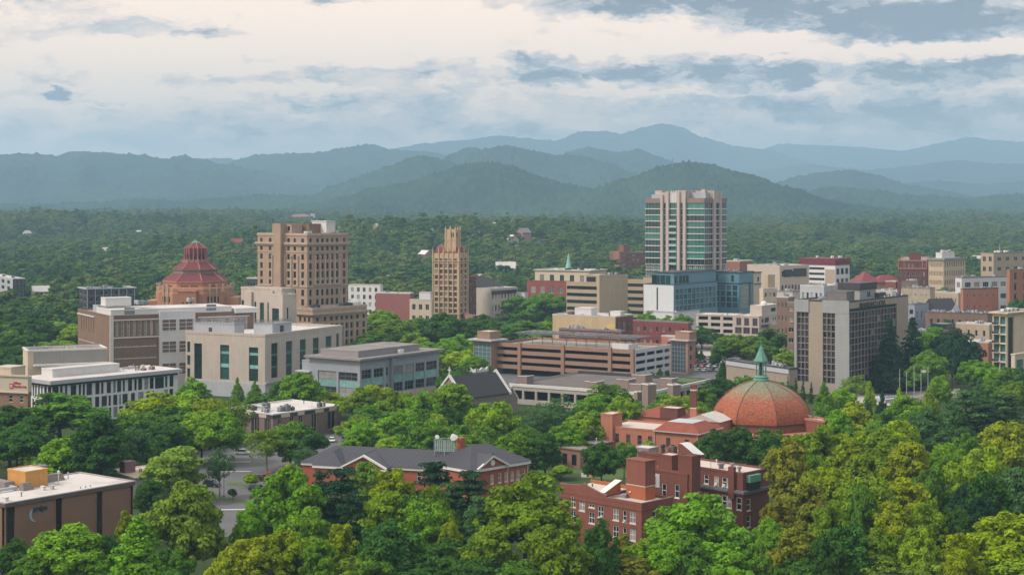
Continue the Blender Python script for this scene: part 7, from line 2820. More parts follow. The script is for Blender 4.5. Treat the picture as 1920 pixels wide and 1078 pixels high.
b = BLD('beige_stone_tower', 'beige stone office with copper green cornice right of the brown brick hotel', 'building', 1769, 1000, 42, 1810, 1741, 485, mat('beige_office', (.50, .40, .28), .85, .06, .3, .1), ROOFW, (9, 7, .45, .55), (9, 7, .4, .5), glass=G_BROWN, frame=TANB)
b.part('green_cornice', mat('grey_green_copper', (.23, .27, .21), .7, .1), (-1, b.Lr + 1, -1, -.003, b.h - 1.0, b.h + .3), (-1, -.003, 0, b.Ll + 1, b.h - 1.0, b.h + .3))
b.vol('plant_house', OFFWH, 4, b.Lr * .7, 3, b.Ll * .7, b.h - .6, b.h + 3.6, ROOFW)
b.units(6, b.h + 3.6, 21, (4, b.Lr * .6, 3, b.Ll * .6), OFFWH)
b = BLD('tan_apartments', 'tan apartment slab with balconies and rooftop dishes at the right edge', 'building', 1863, 1080, 56, 1945, 1839, 474, mat('apt_tan', (.40, .315, .22), .85, .06, .2), ROOFG, (5, 6, .45, .4), (2, 6, .5, .5), nx=2)
b.units(4, b.h - .6, 5, (12, b.Lr * .6, 3, 9), WHITE)
mb = MB()
mb.tube([(14, 6, b.h), (14, 6, b.h + 6)], [.3, .1], 6)
mb.build('mast', LGREY, b.root)
BLD('white_store', 'long white building with wide windows below the tan apartments', 'building', 1803, 960, 64, 1893, 1791, 520, OFFWH, ROOFG, (5, 4, .65, .42), (1, 4, .6, .45), nx=3, units=5, alt=(G_BLIND, .3))
b = BLD('orange_brick_tower', 'orange brick block with tall arched window strips at the right edge', 'building', 1893, 905, 64, 1950, 1888, 505, mat('edge_orange_brick', (.36, .15, .085), .9, .08), ROOFG, (3, 6, .3, .7), None, units=2)
BLD('ivy_brick_wall', 'salmon brick block with dark roof below the white building', 'building', 1806, 900, 66, 1872, 1801, 541, PINKB, ROOFD, (5, 4, .16, .3), None, units=2)
BLD('ochre_brick_block', 'ochre brick block with blank side wall right of the concrete hotel', 'building', 1744, 925, 30, 1753, 1690, 540, mat('weathered_stone', (.40, .34, .25), .9, .22, .4, .2, fine=.25), ROOFG, None, (5, 4, .14, .25), units=5)
b = tag(empty('gabled_shop', (X(1764, 880), 880, 0), radians(25)), 'brick shop with dark slate roof and white trimmed gable', 'building')
mb = MB()
mb.box(-8, 8, -5, 6, -.5, 17)
mb.build('wall', REDDK, b)
mb = MB()
hip(mb, -8, 8, -5, 6, 17, 23, .5, False, False)
mb.build('roof', [SLATE, SLATE], b)
mb = MB()
mb.poly([(3, -5.6, 16.5), (9, -5.6, 16.5), (6, -5.6, 20.5)])
mb.build('white_gable', OFFWH, b)
BLD('blue_grey_block', 'narrow blue grey corrugated block right of the concrete hotel', 'building', 1715, 845, 42, 1741, 1702, 570, mat('blue_grey_siding', (.27, .30, .36), .6, .06, lines=(.9, 40, .1), linec=.85), ROOFG, (3, 2, .3, .4), (1, 3, .6, .4), units=2)
b = BLD('cluttered_roof_store', 'low store whose dark roof is crowded with pale air units', 'building', 1852, 815, 30, 1866, 1735, 588, BROWNB, ROOFD, None, (8, 2, .4, .4))
b.units(34, b.h - .6, 31, (1, max(2, b.Lr - 3), 1, b.Ll - 3), None, .75)
BLD('white_roof_shop', 'shop with broad white roof in front of the cluttered roof', 'building', 1855, 770, 42, 1872, 1792, 608, TANB, ROOFW, (4, 2, .4, .5), (4, 2, .3, .4), units=2)
b = BLD('glass_roof_bar', 'low brick bar with dark glazed roof room', 'building', 1780, 762, 40, 1800, 1736, 618, REDDK, ROOFD, None, (4, 1, .4, .4))
b.vol('glazed_room', G_DEEPG, 1, b.Lr - 1, 2, b.Ll - 2, b.h - .6, b.h + 2.4, ROOFG)
b = BLD('pink_brick_row', 'pink brick row with arched windows and white roof patches behind the dark trees', 'building', 1853, 712, 34, 1868, 1736, 641, PINKB, ROOFW, (2, 2, .3, .5), (7, 2, .25, .45), units=4)
b = BLD('ochre_shop', 'small ochre shop left of the pink brick row', 'building', 1772, 735, 30, 1777, 1735, 632, CREAM, ROOFG, None, (4, 2, .3, .4))


BLD('white_flat_shop', 'low block with broad white roofs right behind the concrete hotel', 'building', 1712, 965, 30, 1722, 1640, 546, CREAM, ROOFW, None, (8, 2, .4, .4), units=6)
b = tag(empty('brick_flue', (X(1686, 955), 955, 0), .4), 'tall brown brick flue among the white roofs right of the concrete hotel', 'chimney')
mb = MB()
mb.lathe([(1.5, -.5), (1.4, 28), (1.55, 28.2), (1.5, 29)], 4)
mb.build('flue', REDDK, b)
BLD('tan_gable_store', 'long tan store with pale roof between the ochre block and the white building', 'building', 1797, 935, 58, 1808, 1750, 549, TANB, ROOFW, None, (6, 3, .3, .4), units=3)
BLD('grey_flat_store', 'grey store with flat gravel roof in front of the gabled brick shop', 'building', 1772, 850, 32, 1782, 1736, 586, LGREY, ROOFG, None, (5, 2, .4, .4), units=6)
BLD('brown_corner_store', 'brown brick store with arched upper windows right of the cluttered roof', 'building', 1858, 835, 40, 1880, 1822, 606, BROWNB, ROOFW, (3, 2, .3, .5), (6, 2, .3, .5), units=4)
BLD('white_corner_store', 'white rendered store below the orange brick tower', 'building', 1884, 850, 48, 1925, 1868, 583, OFFWH, ROOFG, (5, 3, .4, .5), (2, 3, .4, .5), units=3)
BLD('slate_roof_store', 'dark roofed brick store left of the glazed roof bar', 'building', 1738, 790, 36, 1752, 1712, 622, REDDK, ROOFD, (2, 2, .4, .4), (4, 2, .4, .4), units=4)
BLD('cream_corner_shop', 'cream shop with flat roof beside the tall dark conifers', 'building', 1742, 700, 34, 1750, 1716, 652, CREAM, ROOFW, None, (4, 2, .4, .5), units=2)
BLD('brick_back_store', 'brick store with tar roof between the hotel roof and the red roofed hall', 'building', 1722, 1010, 30, 1730, 1690, 527, BROWNB, ROOFD, None, (5, 2, .4, .4), units=3)
BLD('grey_lane_store', 'grey store with stepped roof left of the brown brick store', 'building', 1463, 850, 40, 1478, 1440, 575, LGREY, ROOFW, (3, 3, .4, .4), (4, 3, .4, .4), units=5)
BLD('pale_lane_store', 'pale store with cluttered roof above the brown brick store', 'building', 1486, 905, 40, 1500, 1456, 546, BEIGE, ROOFG, (2, 2, .4, .4), (5, 2, .4, .4), units=6)


def right_flats():
    b = Bld('glass_balcony_flats', 'tan apartment block with teal glass balconies at the right edge', 'building', 1887, 612, 46, 1990, 1861, ytop=586)
    L, R, H = b.Ll, b.Lr, b.h
    n = 8
    fh = (H - 3.5) / n
    hl = [(L * .06, L * .46, 2 + fh * k + .4, 2 + fh * (k + 1) - .2) for k in range(n)] + [(L * .52, L * .92, 2 + fh * k + .4, 2 + fh * (k + 1) - .2) for k in range(n)]
    hr = [(R * .03, R * .13, 2, H - 2)]
    b.walls(CREAM, hr, hl, 1.0)
    b.win('L', hl, glassmat('balcony_glass', (.04, .16, .17), .1, .5), DGREY, 2, 2, .12, .8)
    b.win('R', hr, G_DARK, DGREY, 2, 9, .12, .5, name='window_strip')
    for k in range(n):
        z = 2 + fh * k
        mb = MB()
        mb.box(-1.2, .2, L * .50, L * .95, z, z + .25, 0)
        mb.box(-1.2, -1.1, L * .50, L * .95, z + .25, z + 1.25, 1)
        mb.build('balcony', [CREAM, DGREY], b.root)
    b.roof(ROOFG, .3, CREAM, 1.2, .4, .5)
    b.units(4, H - .3, 6, (3, 14, 2, L - 4), WHITE)
    c = Bld('teal_glass_annex', 'low annex with teal glass fronts below the balcony flats', 'building', 1903, 585, 46, 1990, 1896, ytop=664)
    c.walls(CREAM, grid(c.Lr, .5, c.h - 1, 6, 2, .85, .7, .02), [], .4)
    c.win('R', grid(c.Lr, .5, c.h - 1, 6, 2, .85, .7, .02), glassmat('balcony_glass', (.04, .16, .17)), DGREY, 3, 1, .1, .2)
    c.roof(ROOFG, .3, CREAM, .2)
    b.done()


right_flats()

# ---- blocks and houses that stand in the woods
def in_woods(px, d, r=26):
    CLEAR.append((X(px, d), d, r))


b = BLD('grey_flats', 'grey and white flats standing by bare red soil at far left', 'building', 24, 1120, 60, 47, -40, 522, LGREY, ROOFW, (3, 5, .4, .6), (6, 5, .5, .6), mats=[DGREY, LGREY], units=3, frame=WHITE)
for q in (-30, -10, 10, 30, 55, 80, 100):
    in_woods(q, 1120, 22)
    in_woods(q, 1095, 20)
    in_woods(q, 1070, 20)
    in_woods(q, 1045, 18)
    in_woods(q, 1020, 16)
b = BLD('dark_flats', 'dark grey flats with pale posts and open balconies among the trees', 'building', 163, 1010, 62, 254, 148, 541, DGREY, ROOFG, (9, 5, .7, .6), (2, 5, .5, .6), units=4, cop=LGREY, over=.8)
for k in range(7):
    b.part('pale_post', LGREY, (b.Lr * k / 6.2, b.Lr * k / 6.2 + .4, -.9, -.5, 0, b.h - .4))
for k in range(5):
    z = .5 + (b.h - 1.5) * k / 5
    b.part('balcony_slab', MGREY, (0, b.Lr, -.9, -.003, z - .1, z + .2))
for q in (150, 170, 190, 215, 240, 255):
    in_woods(q, 1012, 17)
    in_woods(q, 980, 17)
    in_woods(q, 955, 17)
    in_woods(q, 930, 17)
    in_woods(q, 905, 15)
b = BLD('dark_glass_block', 'small dark glass block with pale roof between city hall and the courthouse', 'building', 484, 900, 30, 492, 462, 521, DGREY, ROOFW, None, (4, 4, .7, .6), units=1)


def house(px, d, zt, w, h, roofc, wallc, label, rz=.3):
    """small gabled house: walls, roof, door and windows"""
    x = X(px, d)
    w, h = w * .55, h * .62
    z = min(ZY(zt, d), ground_z(x, d) + h + w * .32 + 11)
    r = tag(empty('hillside_house', (x, d, z - h - w * .32), rz), label, 'house', 'roofs in the far woods' if label.startswith('tiny house') else 'houses on the wooded hill')
    mb = MB()
    l = w * .72
    mb.box(-w / 2, w / 2, -l / 2, l / 2, -11.5, h)
    mb.poly([(-w / 2, -l / 2, h), (-w / 2, l / 2, h), (-w / 2, 0, h + w * .3)])
    mb.poly([(w / 2, -l / 2, h), (w / 2, l / 2, h), (w / 2, 0, h + w * .3)])
    mb.build('wall', wallc, r)
    mb = MB()
    o = .5
    for s in (-1, 1):
        mb.poly([(-w / 2 - o, s * (l / 2 + o), h - .3), (w / 2 + o, s * (l / 2 + o), h - .3), (w / 2 + o, 0, h + w * .32), (-w / 2 - o, 0, h + w * .32)])
    mb.build('roof', roofc, r).modifiers.new('s', 'SOLIDIFY').thickness = .25
    for k in range(3):
        mb = MB()
        mb.box(-w * .36 + k * w * .28, -w * .36 + k * w * .28 + 1.4, -l / 2 - .06, -l / 2 + .02, h - 2.6, h - .8)
        mb.build('window', G_DARK, r)
    in_woods(px, d, w * .75)
    in_woods(px, d - w, w * .5)
    return r


hw = [mat('house_white', (.70, .68, .64)), mat('house_yellow', (.62, .52, .30)), mat('house_pink', (.42, .20, .20)), mat('house_grey', (.30, .32, .35)), mat('house_blue', (.10, .26, .32)), mat('house_tan', (.45, .40, .32))]
house(739, 1820, 432, 15, 6, ROOFG, hw[0], 'white house leftmost on the wooded hill', .3)
house(766, 1900, 434, 10, 5, ROOFG, hw[0], 'small white house hidden in trees on the hill', 1.2)
house(797, 1820, 431, 15, 6, ROOFG, hw[2], 'dusky pink house left of the yellow house', .2)
house(810, 1830, 429, 13, 7, ROOFW, hw[1], 'pale yellow gabled house on the wooded hill', 1.3)
house(873, 1840, 428, 12, 6, ROOFG, hw[5], 'pale house just right of the terracotta turret', 1.2)
house(888, 1830, 430, 14, 6, SLATE, hw[2], 'brick red house right of the terracotta turret', .4)
house(899, 1840, 431, 11, 6, ROOFG, hw[3], 'grey house between the red and the white house', 1.1)
house(910, 1840, 430, 10, 6, ROOFG, hw[0], 'tiny white house right of the grey house', 1.3)
house(1014, 1790, 431, 13, 7, SLATE, hw[4], 'bright blue house on the wooded hill', .5)
house(1006, 1800, 433, 14, 6, SLATE, hw[3], 'dark grey house beside the bright blue house', 1.0)
house(948, 1500, 490, 34, 7, ROOFW, hw[0], 'long white hall among trees left of the green spire', .1)
house(720, 1360, 492, 16, 5, ROOFG, hw[5], 'low pale house in the woods right of the courthouse', .2)
house(262, 2500, 421, 22, 6, ROOFW, hw[0], 'white farmhouse alone on the far left woods', .3)
house(76, 1150, 536, 22, 6, ROOFW, hw[3], 'pale grey house cluster right of the grey flats', .5)
house(1830, 1650, 469, 30, 7, ROOFW, hw[0], 'white house in the woods above the beige stone tower', .2)
house(1480, 2100, 446, 18, 6, ROOFG, hw[5], 'small tan house in the far woods right of the glass tower', .6)
house(905, 1330, 512, 22, 6, ROOFW, hw[0], 'white shed among trees right of the terracotta tower', .2)
rh = random.Random(61)
for k in range(34):
    px = rh.uniform(-10, 1930)
    d = rh.uniform(1380, 3600)
    if 700 < px < 900 and d < 1500 or 1140 < px < 1400:
        continue
    gx = X(px, d)
    zz = ground_z(gx, d) + 11
    house(px, d, YH + (HC - zz - 9) * F / d, rh.uniform(16, 30), rh.uniform(6, 9), rh.choice([ROOFG, ROOFW, SLATE, OFFWH, TILE]), rh.choice(hw[:4] + hw[5:]), 'tiny house roof showing between the trees of the far woods', rh.uniform(0, 3))
# grand hotel far away on the ridge
g = tag(empty('far_hotel', (X(568, 3300), 3300, ZY(405, 3300) - 14), .1), 'very distant long reddish hotel with pale tower on the wooded ridge', 'building')
mb = MB()
mb.box(-26, 16, -8, 8, -16, 12)
hip(mb, -26, 16, -8, 8, 12, 18, 1, True, True, 0, 0)
mb.build('main_block', mat('far_red', (.24, .13, .11)), g)
mb = MB()
mb.box(16.1, 25, -8, 8, -16, 19)
mb.build('pale_tower', OFFWH, g)
for q in range(530, 612, 8):
    in_woods(q, 3290, 26)
    in_woods(q, 3240, 26)
# green church spire
s = tag(empty('green_spire', (X(1066, 1100), 1100, 0)), 'slender pale green church spire behind the cream apartments', 'spire')
mb = MB()
mb.box(-2.6, 2.6, -2.6, 2.6, -.5, 28)
mb.build('tower_wall', REDB, s)
mb = MB()
mb.lathe([(3.3, 28), (3.1, 28.6), (2.0, 33), (.9, 39), (.12, ZY(474, 1100))], 8)
mb.build('spire_roof', mat('pale_verdigris', (.20, .42, .36), .7, .1), s)
for k in range(2):
    mb = MB()
    mb.box(-.6 + k * 0, .6, -2.68, -2.5, 18 + 5 * k, 21 + 5 * k)
    mb.build('louvre', G_DARK, s)
# radio mast on the rounded mountain
m_ = tag(empty('radio_mast', (X(1261, 4290), 4290, ZY(311, 4290) - 6)), 'thin radio mast on the crest of the rounded mountain', 'mast')
mb = MB()
for q in ((-1.2, -1.2), (1.2, -1.2), (0, 1.2)):
    mb.tube([(q[0], q[1], 0), (q[0] * .3, q[1] * .3, 28)], [.5, .4], 5)
for k in range(9):
    mb.box(-1.1, 1.1, -1.1, 1.1, 2 + 2.8 * k, 2.3 + 2.8 * k)
mb.build('lattice', MGREY, m_)


# ================================================================== streets, lots and lawns
def ground_sheet(name, pts, m, z, px=True):
    mb = MB()
    q = []
    for p in pts:
        if px:
            d = GD(p[1])
            q.append((X(p[0], d), d, z))
        else:
            q.append((p[0], p[1], z))
    mb.poly(q)
    return tag(mb.build(name, m), kind='structure')


ground_sheet('parking_lot', [(372, 1012), (470, 1000), (640, 905), (700, 838), (600, 820), (440, 832), (372, 842), (330, 930)], ASPH, .02)
ground_sheet('parking_lot', [(560, 836), (1010, 862), (1010, 838), (600, 812)], ASPH, .016)
ground_sheet('street', [(880, 742), (1340, 742), (1500, 690), (1500, 600), (1190, 600), (860, 690)], ASPH, .02)
ground_sheet('street', [(1500, 600), (1915, 600), (1915, 660), (1700, 690), (1500, 690)], ASPH, .024)
ground_sheet('parking_lot', [(1292, 700), (1366, 700), (1366, 668), (1292, 668)], ASPH, .03)
ground_sheet('pavement', [(1290, 667), (1400, 667), (1400, 655), (1290, 655)], CONC, .034)
ground_sheet('lawn', [(1010, 890), (1190, 902), (1190, 880), (1010, 872)], GRASS, .03)
ground_sheet('lawn', [(402, 938), (470, 945), (470, 939), (402, 932)], GRASS, .05)
ground_sheet('lawn', [(425, 909), (480, 911), (480, 906), (425, 904)], GRASS, .05)
ground_sheet('bare_soil', [(-60, 562), (60, 562), (110, 553), (20, 551), (-60, 552)], SOIL, .3)
ground_sheet('street', [(-60, 860), (372, 860), (372, 845), (-60, 830)], ASPH, .012)
ground_sheet('forecourt', [(1600, 768), (1800, 745), (1800, 728), (1600, 740)], CONC, .03)
SOILW = mat('lot_line_paint', (.6, .6, .58), .8)
for i, (y0, y1) in enumerate(((866, 866.7), (884, 884.8), (955, 956.2))):
    ground_sheet('lot_marking', [(400, y0), (470, y0 - 1), (470, y1 - 1), (400, y1)], SOILW, .06)


# ---- cars
def car_mesh(suv):
    hgt, L, Wd = (1.72, 4.7, 1.86) if suv else (1.45, 4.6, 1.78)
    half = Wd / 2
    belt = 1.02 if suv else .90
    low = [(-L / 2, .35), (-L / 2 - .03, .62), (-L / 2 + .08, belt - .12), (-L / 2 + .9, belt - .02), (L / 2 - (.25 if suv else .7), belt), (L / 2 - .04, belt - .1), (L / 2, .6), (L / 2 - .03, .33)]
    b = MB()
    n = len(low)
    for s in (-1, 1):
        b.poly([(p[0], s * half * .97, p[1]) for p in low])
    for i in range(n):
        p, q = low[i], low[(i + 1) % n]
        b.poly([(p[0], -half * .97, p[1]), (q[0], -half * .97, q[1]), (q[0], half * .97, q[1]), (p[0], half * .97, p[1])])
    top = [(-L * .14, hgt - .06), (L * (.40 if suv else .22), hgt)]
    b.poly([(top[0][0], -half * .72, top[0][1]), (top[1][0], -half * .72, top[1][1]), (top[1][0], half * .72, top[1][1]), (top[0][0], half * .72, top[0][1])])
    body = b.mesh('body', [])
    g = MB()
    base = [(-L * .27, belt), (L * (.47 if suv else .36), belt)]
    for s in (-1, 1):
        g.poly([(base[0][0], s * half * .93, belt), (base[1][0], s * half * .93, belt), (top[1][0], s * half * .72, top[1][1] - .01), (top[0][0], s * half * .72, top[0][1] - .01)])
    for k in (0, 1):
        g.poly([(base[k][0], -half * .93, belt), (base[k][0], half * .93, belt), (top[k][0], half * .72, top[k][1] - .01), (top[k][0], -half * .72, top[k][1] - .01)])
    return body, g.mesh('glazing', [G_DARK])


TYRE = mat('tyre_rubber', (.02, .02, .02), .9)
wm_ = MB()
wm_.lathe([(.20, -.11), (.34, -.11), (.34, .11), (.20, .11)], 14)
wm_.v = [(v[0], v[2], v[1]) for v in wm_.v]
WHEEL = wm_.mesh('wheel', [TYRE])
rm_ = MB()
rm_.lathe([(.21, -.125), (.21, .125)], 10)
rm_.v = [(v[0], v[2], v[1]) for v in rm_.v]
RIM = rm_.mesh('rim', [mat('alloy', (.5, .5, .5), .35, metal=.6)])
CARM = {False: car_mesh(False), True: car_mesh(True)}
hm_ = MB()
hm_.box(-.06, .02, -.2, .2, -.08, .08)
HEAD = hm_.mesh('headlight', [mat('lamp_glass', (.75, .75, .72), .2)])


def car(px, py, yaw, suv, c, cn, label, group=None, z=0.0):
    d = GD(py, z)
    r = tag(empty('parked_car', (X(px, d), d, z + .03), radians(yaw)), label, 'car', group)
    key = ('carbody', suv, cn)
    if key not in WM:
        me = CARM[suv][0].copy()
        me.materials.clear()
        me.materials.append(mat('paint_' + cn, c, .3, .03, .5, spec=.6))
        WM[key] = me
    linkmesh('body', WM[key], r)
    linkmesh('glazing', CARM[suv][1], r)
    for sx in (-1.4, 1.38):
        for sy in (-.80, .80):
            w = linkmesh('wheel', WHEEL, r)
            w.location = (sx, sy, .32)
            linkmesh('rim', RIM, w)
    for sy in (-.62, .62):
        h = linkmesh('headlight', HEAD, r)
        h.location = (-2.33, sy, .66)
    return r


PA = {'maroon': (.07, .012, .02), 'red': (.35, .02, .015), 'navy': (.03, .045, .12), 'silver': (.42, .43, .44), 'black': (.015, .015, .017), 'white': (.70, .70, .69), 'grey': (.12, .125, .13), 'blue': (.06, .12, .25)}
car(490, 901, 172, True, PA['maroon'], 'maroon', 'dark maroon car parked on the asphalt beside the bright green trees')
car(504, 895, 100, False, PA['red'], 'red', 'bright red car just behind the maroon car')
car(483, 920, 178, True, PA['navy'], 'navy', 'navy car with pale roof in front of the maroon car')
car(455, 852, 175, True, PA['silver'], 'silver', 'silver car shaded by the tree at the back of the lot')
car(397, 912, 160, True, PA['black'], 'black', 'black van half hidden behind the thin lamp post tree')
for i, (px, py, cn, w) in enumerate(((603, 826, 'silver', 'leftmost silver car behind the slate roofed school'), (622, 828, 'white', 'white car second along the lot behind the school'), (648, 828, 'grey', 'grey car third along the lot behind the school'), (668, 831, 'white', 'white car fourth along the lot behind the school'), (690, 833, 'silver', 'silver car at right end of the lot behind the school'), (935, 852, 'white', 'white car above the school roof beside the aerial frame'))):
    car(px, py, 95 + 6 * (i % 3), i % 2 == 0, PA[cn], cn, w, 'cars in the lot behind the school')
rc = random.Random(12)
ordn = ['first', 'second', 'third', 'fourth', 'fifth', 'sixth', 'seventh', 'eighth', 'ninth', 'tenth', 'eleventh', 'twelfth', 'thirteenth', 'fourteenth', 'fifteenth', 'sixteenth', 'seventeenth', 'eighteenth', 'nineteenth', 'twentieth']
for row, (py, n) in enumerate(((673, 5), (680, 5), (688, 6), (696, 5))):
    for k in range(n):
        cn = rc.choice(['white', 'white', 'silver', 'black', 'grey', 'navy', 'silver', 'red'])
        car(1304 + k * (12.0 if n > 5 else 13) + row * 1.5, py, 58 + rc.uniform(-3, 3), rc.random() < .5, PA[cn], cn, '%s car, %s from left in the %s row of the lot right of the garage' % (cn, ordn[k], ['back', 'third', 'second', 'front'][row]), 'cars in the small lot right of the garage')
car(853, 667, 70, True, PA['silver'], 'silver', 'silver car on the lane among the park trees left of the garage')
car(846, 661, 70, False, PA['grey'], 'grey', 'grey car behind the silver car among the park trees')


# ---- lamps, poles, signs
def lamp(px, py, h, label, twin=True):
    d = GD(py)
    r = tag(empty('street_lamp', (X(px, d), d, 0)), label, 'street lamp')
    mb = MB()
    mb.lathe([(.28, 0), (.22, .6), (.09, .8), (.07, h)], 8)
    mb.build('post', MGREY, r)
    if twin:
        mb = MB()
        mb.tube([(-.7, 0, h - .3), (0, 0, h), (.7, 0, h - .3)], [.05, .06, .05], 5)
        mb.build('arm', MGREY, r)
        for s in (-.7, .7):
            mb = MB()
            mb.lathe([(.08, h - .3), (.32, h - .05), (.38, h + .2), (.3, h + .45), (.05, h + .55)], 10, s, 0)
            mb.build('globe', WHITE, r)
    else:
        mb = MB()
        mb.tube([(0, 0, h - .5), (.5, 0, h), (1.4, 0, h + .1)], [.06, .05, .04], 5)
        mb.build('arm', MGREY, r)
        mb = MB()
        mb.lathe([(.05, h - .12), (.28, h - .05), (.2, h + .12), (.05, h + .16)], 10, 1.5, 0)
        mb.build('lamp_head', WHITE, r)


lamp(420, 932, 9.2, 'twin globe street lamp standing in the asphalt lot')
lamp(735, 838, 5.5, 'globe lamp behind the school left of the aerial frame')
lamp(763, 842, 5.0, 'second globe lamp behind the school nearer the aerial frame')
lamp(1083, 899, 6.0, 'single arm lamp post on the lawn by the low brick hall', False)
for i, (px, yt, w) in enumerate(((1687, 693, 'leftmost bare flagpole in front of the hotel canopy'), (1700, 699, 'second flagpole from the left before the hotel canopy'), (1714, 688, 'middle flagpole of the five before the hotel'), (1727, 692, 'fourth flagpole, with a pale flag at its top'), (1740, 688, 'rightmost bare flagpole of the five before the hotel'))):
    d = 560
    r = tag(empty('flagpole', (X(px, d), d, 0)), w, 'flagpole', 'flagpoles before the concrete hotel')
    h = ZY(yt, d)
    mb = MB()
    mb.tube([(0, 0, 0), (0, 0, h)], [.15, .09], 8)
    mb.lathe([(.02, h), (.15, h + .1), (.02, h + .25)], 8)
    mb.build('pole', LGREY, r)
    if i == 3:
        mb = MB()
        for k in range(6):
            mb.poly([(.1 + k * .3, .12 * sin(k), h - .3), (.4 + k * .3, .12 * sin(k + 1), h - .34), (.4 + k * .3, .12 * sin(k + 1), h - 1.3), (.1 + k * .3, .12 * sin(k), h - 1.25)])
        mb.build('flag', OFFWH, r)
r = tag(empty('notice_board', (X(1100, GD(899)), GD(899), 0), radians(-10)), 'small white and orange notice board on the lawn by the low brick hall', 'sign')
mb = MB()
for x in (-1.3, 1.3):
    mb.box(x - .06, x + .06, -.05, .05, 0, 1.9)
mb.build('post', MGREY, r)
mb = MB()
mb.box(-1.5, 0, -.12, -.051, .7, 1.9)
mb.build('white_panel', WHITE, r)
mb = MB()
mb.box(.02, 1.5, -.12, -.051, .7, 1.9)
mb.build('orange_panel', mat('board_orange', (.6, .35, .18)), r)


# ================================================================== trees, each one a thing
TREE_COL = {'L': ('lime green', (.195, .320, .018)), 'B': ('bright green', (.125, .268, .016)), 'M': ('mid green', (.086, .192, .020)), 'D': ('deep green', (.046, .118, .020)),
            'O': ('olive green', (.125, .215, .014)), 'P': ('pale green', (.152, .255, .032)), 'G': ('golden green', (.200, .265, .010)), 'T': ('rusty gold', (.170, .186, .018)),
            'N': ('blackish green', (.024, .066, .032)), 'S': ('blue green', (.060, .135, .044)), 'Y': ('yellow green', (.225, .310, .008))}
NOUN = {'round': ('deciduous_tree', 'round tree'), 'oval': ('deciduous_tree', 'oval tree'), 'airy': ('deciduous_tree', 'thin leaved tree'), 'conic': ('deciduous_tree', 'cone shaped tree'),
        'spire': ('conifer_tree', 'tall conifer'), 'cyp': ('cypress_tree', 'slim cypress'), 'pine': ('pine_tree', 'pine')}
KEYS = {'r': 'round', 'o': 'oval', 'a': 'airy', 'c': 'conic', 's': 'spire', 'y': 'cyp', 'p': 'pine'}
ORD = ordn
rt = random.Random(2024)


def stand(phrase, txt):
    """txt: one tree per item 'column row width height kind colour'; rows and columns of the crown top in the photograph"""
    items = []
    for it in txt.split(','):
        q = it.split()
        if len(q) < 6:
            continue
        px, y, w, h = map(float, q[:4])
        items.append((px, y, w, h, KEYS[q[4]], q[5]))
    items.sort()
    count = {}
    for it in items:
        k = (it[4], it[5])
        count[k] = count.get(k, 0) + 1
    seen = {}
    for px, y, w, h, kd, cc in items:
        g = 0.0
        for _ in range(3):
            d = F * (HC - g - h) / (y - YH)
            g = ground_z(X(px, d), d)
        cname, c = TREE_COL[cc]
        nm, noun = NOUN[kd]
        k = (kd, cc)
        i = seen.get(k, 0)
        seen[k] = i + 1
        if count[k] == 1:
            lab = '%s %s %s' % (cname, noun, phrase)
        else:
            lab = '%s %s %s from left, %s' % (ORD[i], cname, noun, phrase)
        crown, trunk, H0, R0 = rt.choice(KINDS[kd])
        r = tag(empty(nm, (X(px, d), d, g), rt.uniform(0, 6.28)), lab, 'tree', noun + 's ' + phrase)
        rad = w * d / F / 2
        r.scale = (rad / R0 * rt.uniform(.96, 1.04), rad / R0 * rt.uniform(.96, 1.04), h / H0)
        o = linkmesh('crown', crown, r)
        f = rt.uniform(.86, 1.14)
        o.color = (c[0] * f * rt.uniform(.92, 1.08), c[1] * f, c[2] * f * rt.uniform(.9, 1.1), 1)
        linkmesh('trunk', trunk, r)


stand('beside the brown brick office at lower left', '''28 1012 78 9 r D, 130 986 155 13 r B, 258 970 138 15 c B, 197 1002 70 10 r D, 238 958 42 12 o G, 350 905 152 20 r P, 335 838 118 14 r P, 284 900 66 12 r D, 60 1040 90 8 r M, 320 1030 90 9 r M, 180 1045 70 8 r B''')
stand('behind the brown brick office', '''18 762 125 17 r D, 112 738 180 16 r M, 185 776 118 21 o D, 128 820 128 14 r B, 32 800 115 14 r D, 62 846 60 8 a P, 240 802 90 14 r S, 60 780 90 15 r D, 215 800 70 15 r M, 275 820 60 10 r M''')
stand('in front of the white office', '''290 738 130 16 r Y, 340 740 110 15 r L, 365 709 66 17 o B, 322 762 115 14 r M, 250 775 95 15 r M, 378 772 100 15 r L, 412 772 100 15 r B, 432 752 90 14 a O, 300 790 100 13 r D, 350 792 90 12 r M, 395 748 80 14 r Y''')
stand('around the low tan office', '''500 806 84 12 a O, 545 792 100 13 r M, 572 800 84 12 r D, 572 834 60 9 a S, 445 708 26 10 c B, 478 715 36 9 c B, 565 700 92 16 r B, 530 715 70 13 r M, 600 738 60 9 r B''')
stand('in front of the grey metal office', '''618 737 80 9 r Y, 678 728 82 15 r O, 702 722 90 15 r Y, 746 735 95 15 r O, 792 735 85 16 r B, 846 720 112 17 r O, 690 762 85 12 r M, 738 775 90 13 r B, 782 768 95 14 r M, 680 790 70 12 r B, 706 795 75 10 r L, 668 806 54 11 o B, 672 780 80 11 r O, 812 790 70 12 r B, 760 800 80 10 r M''')
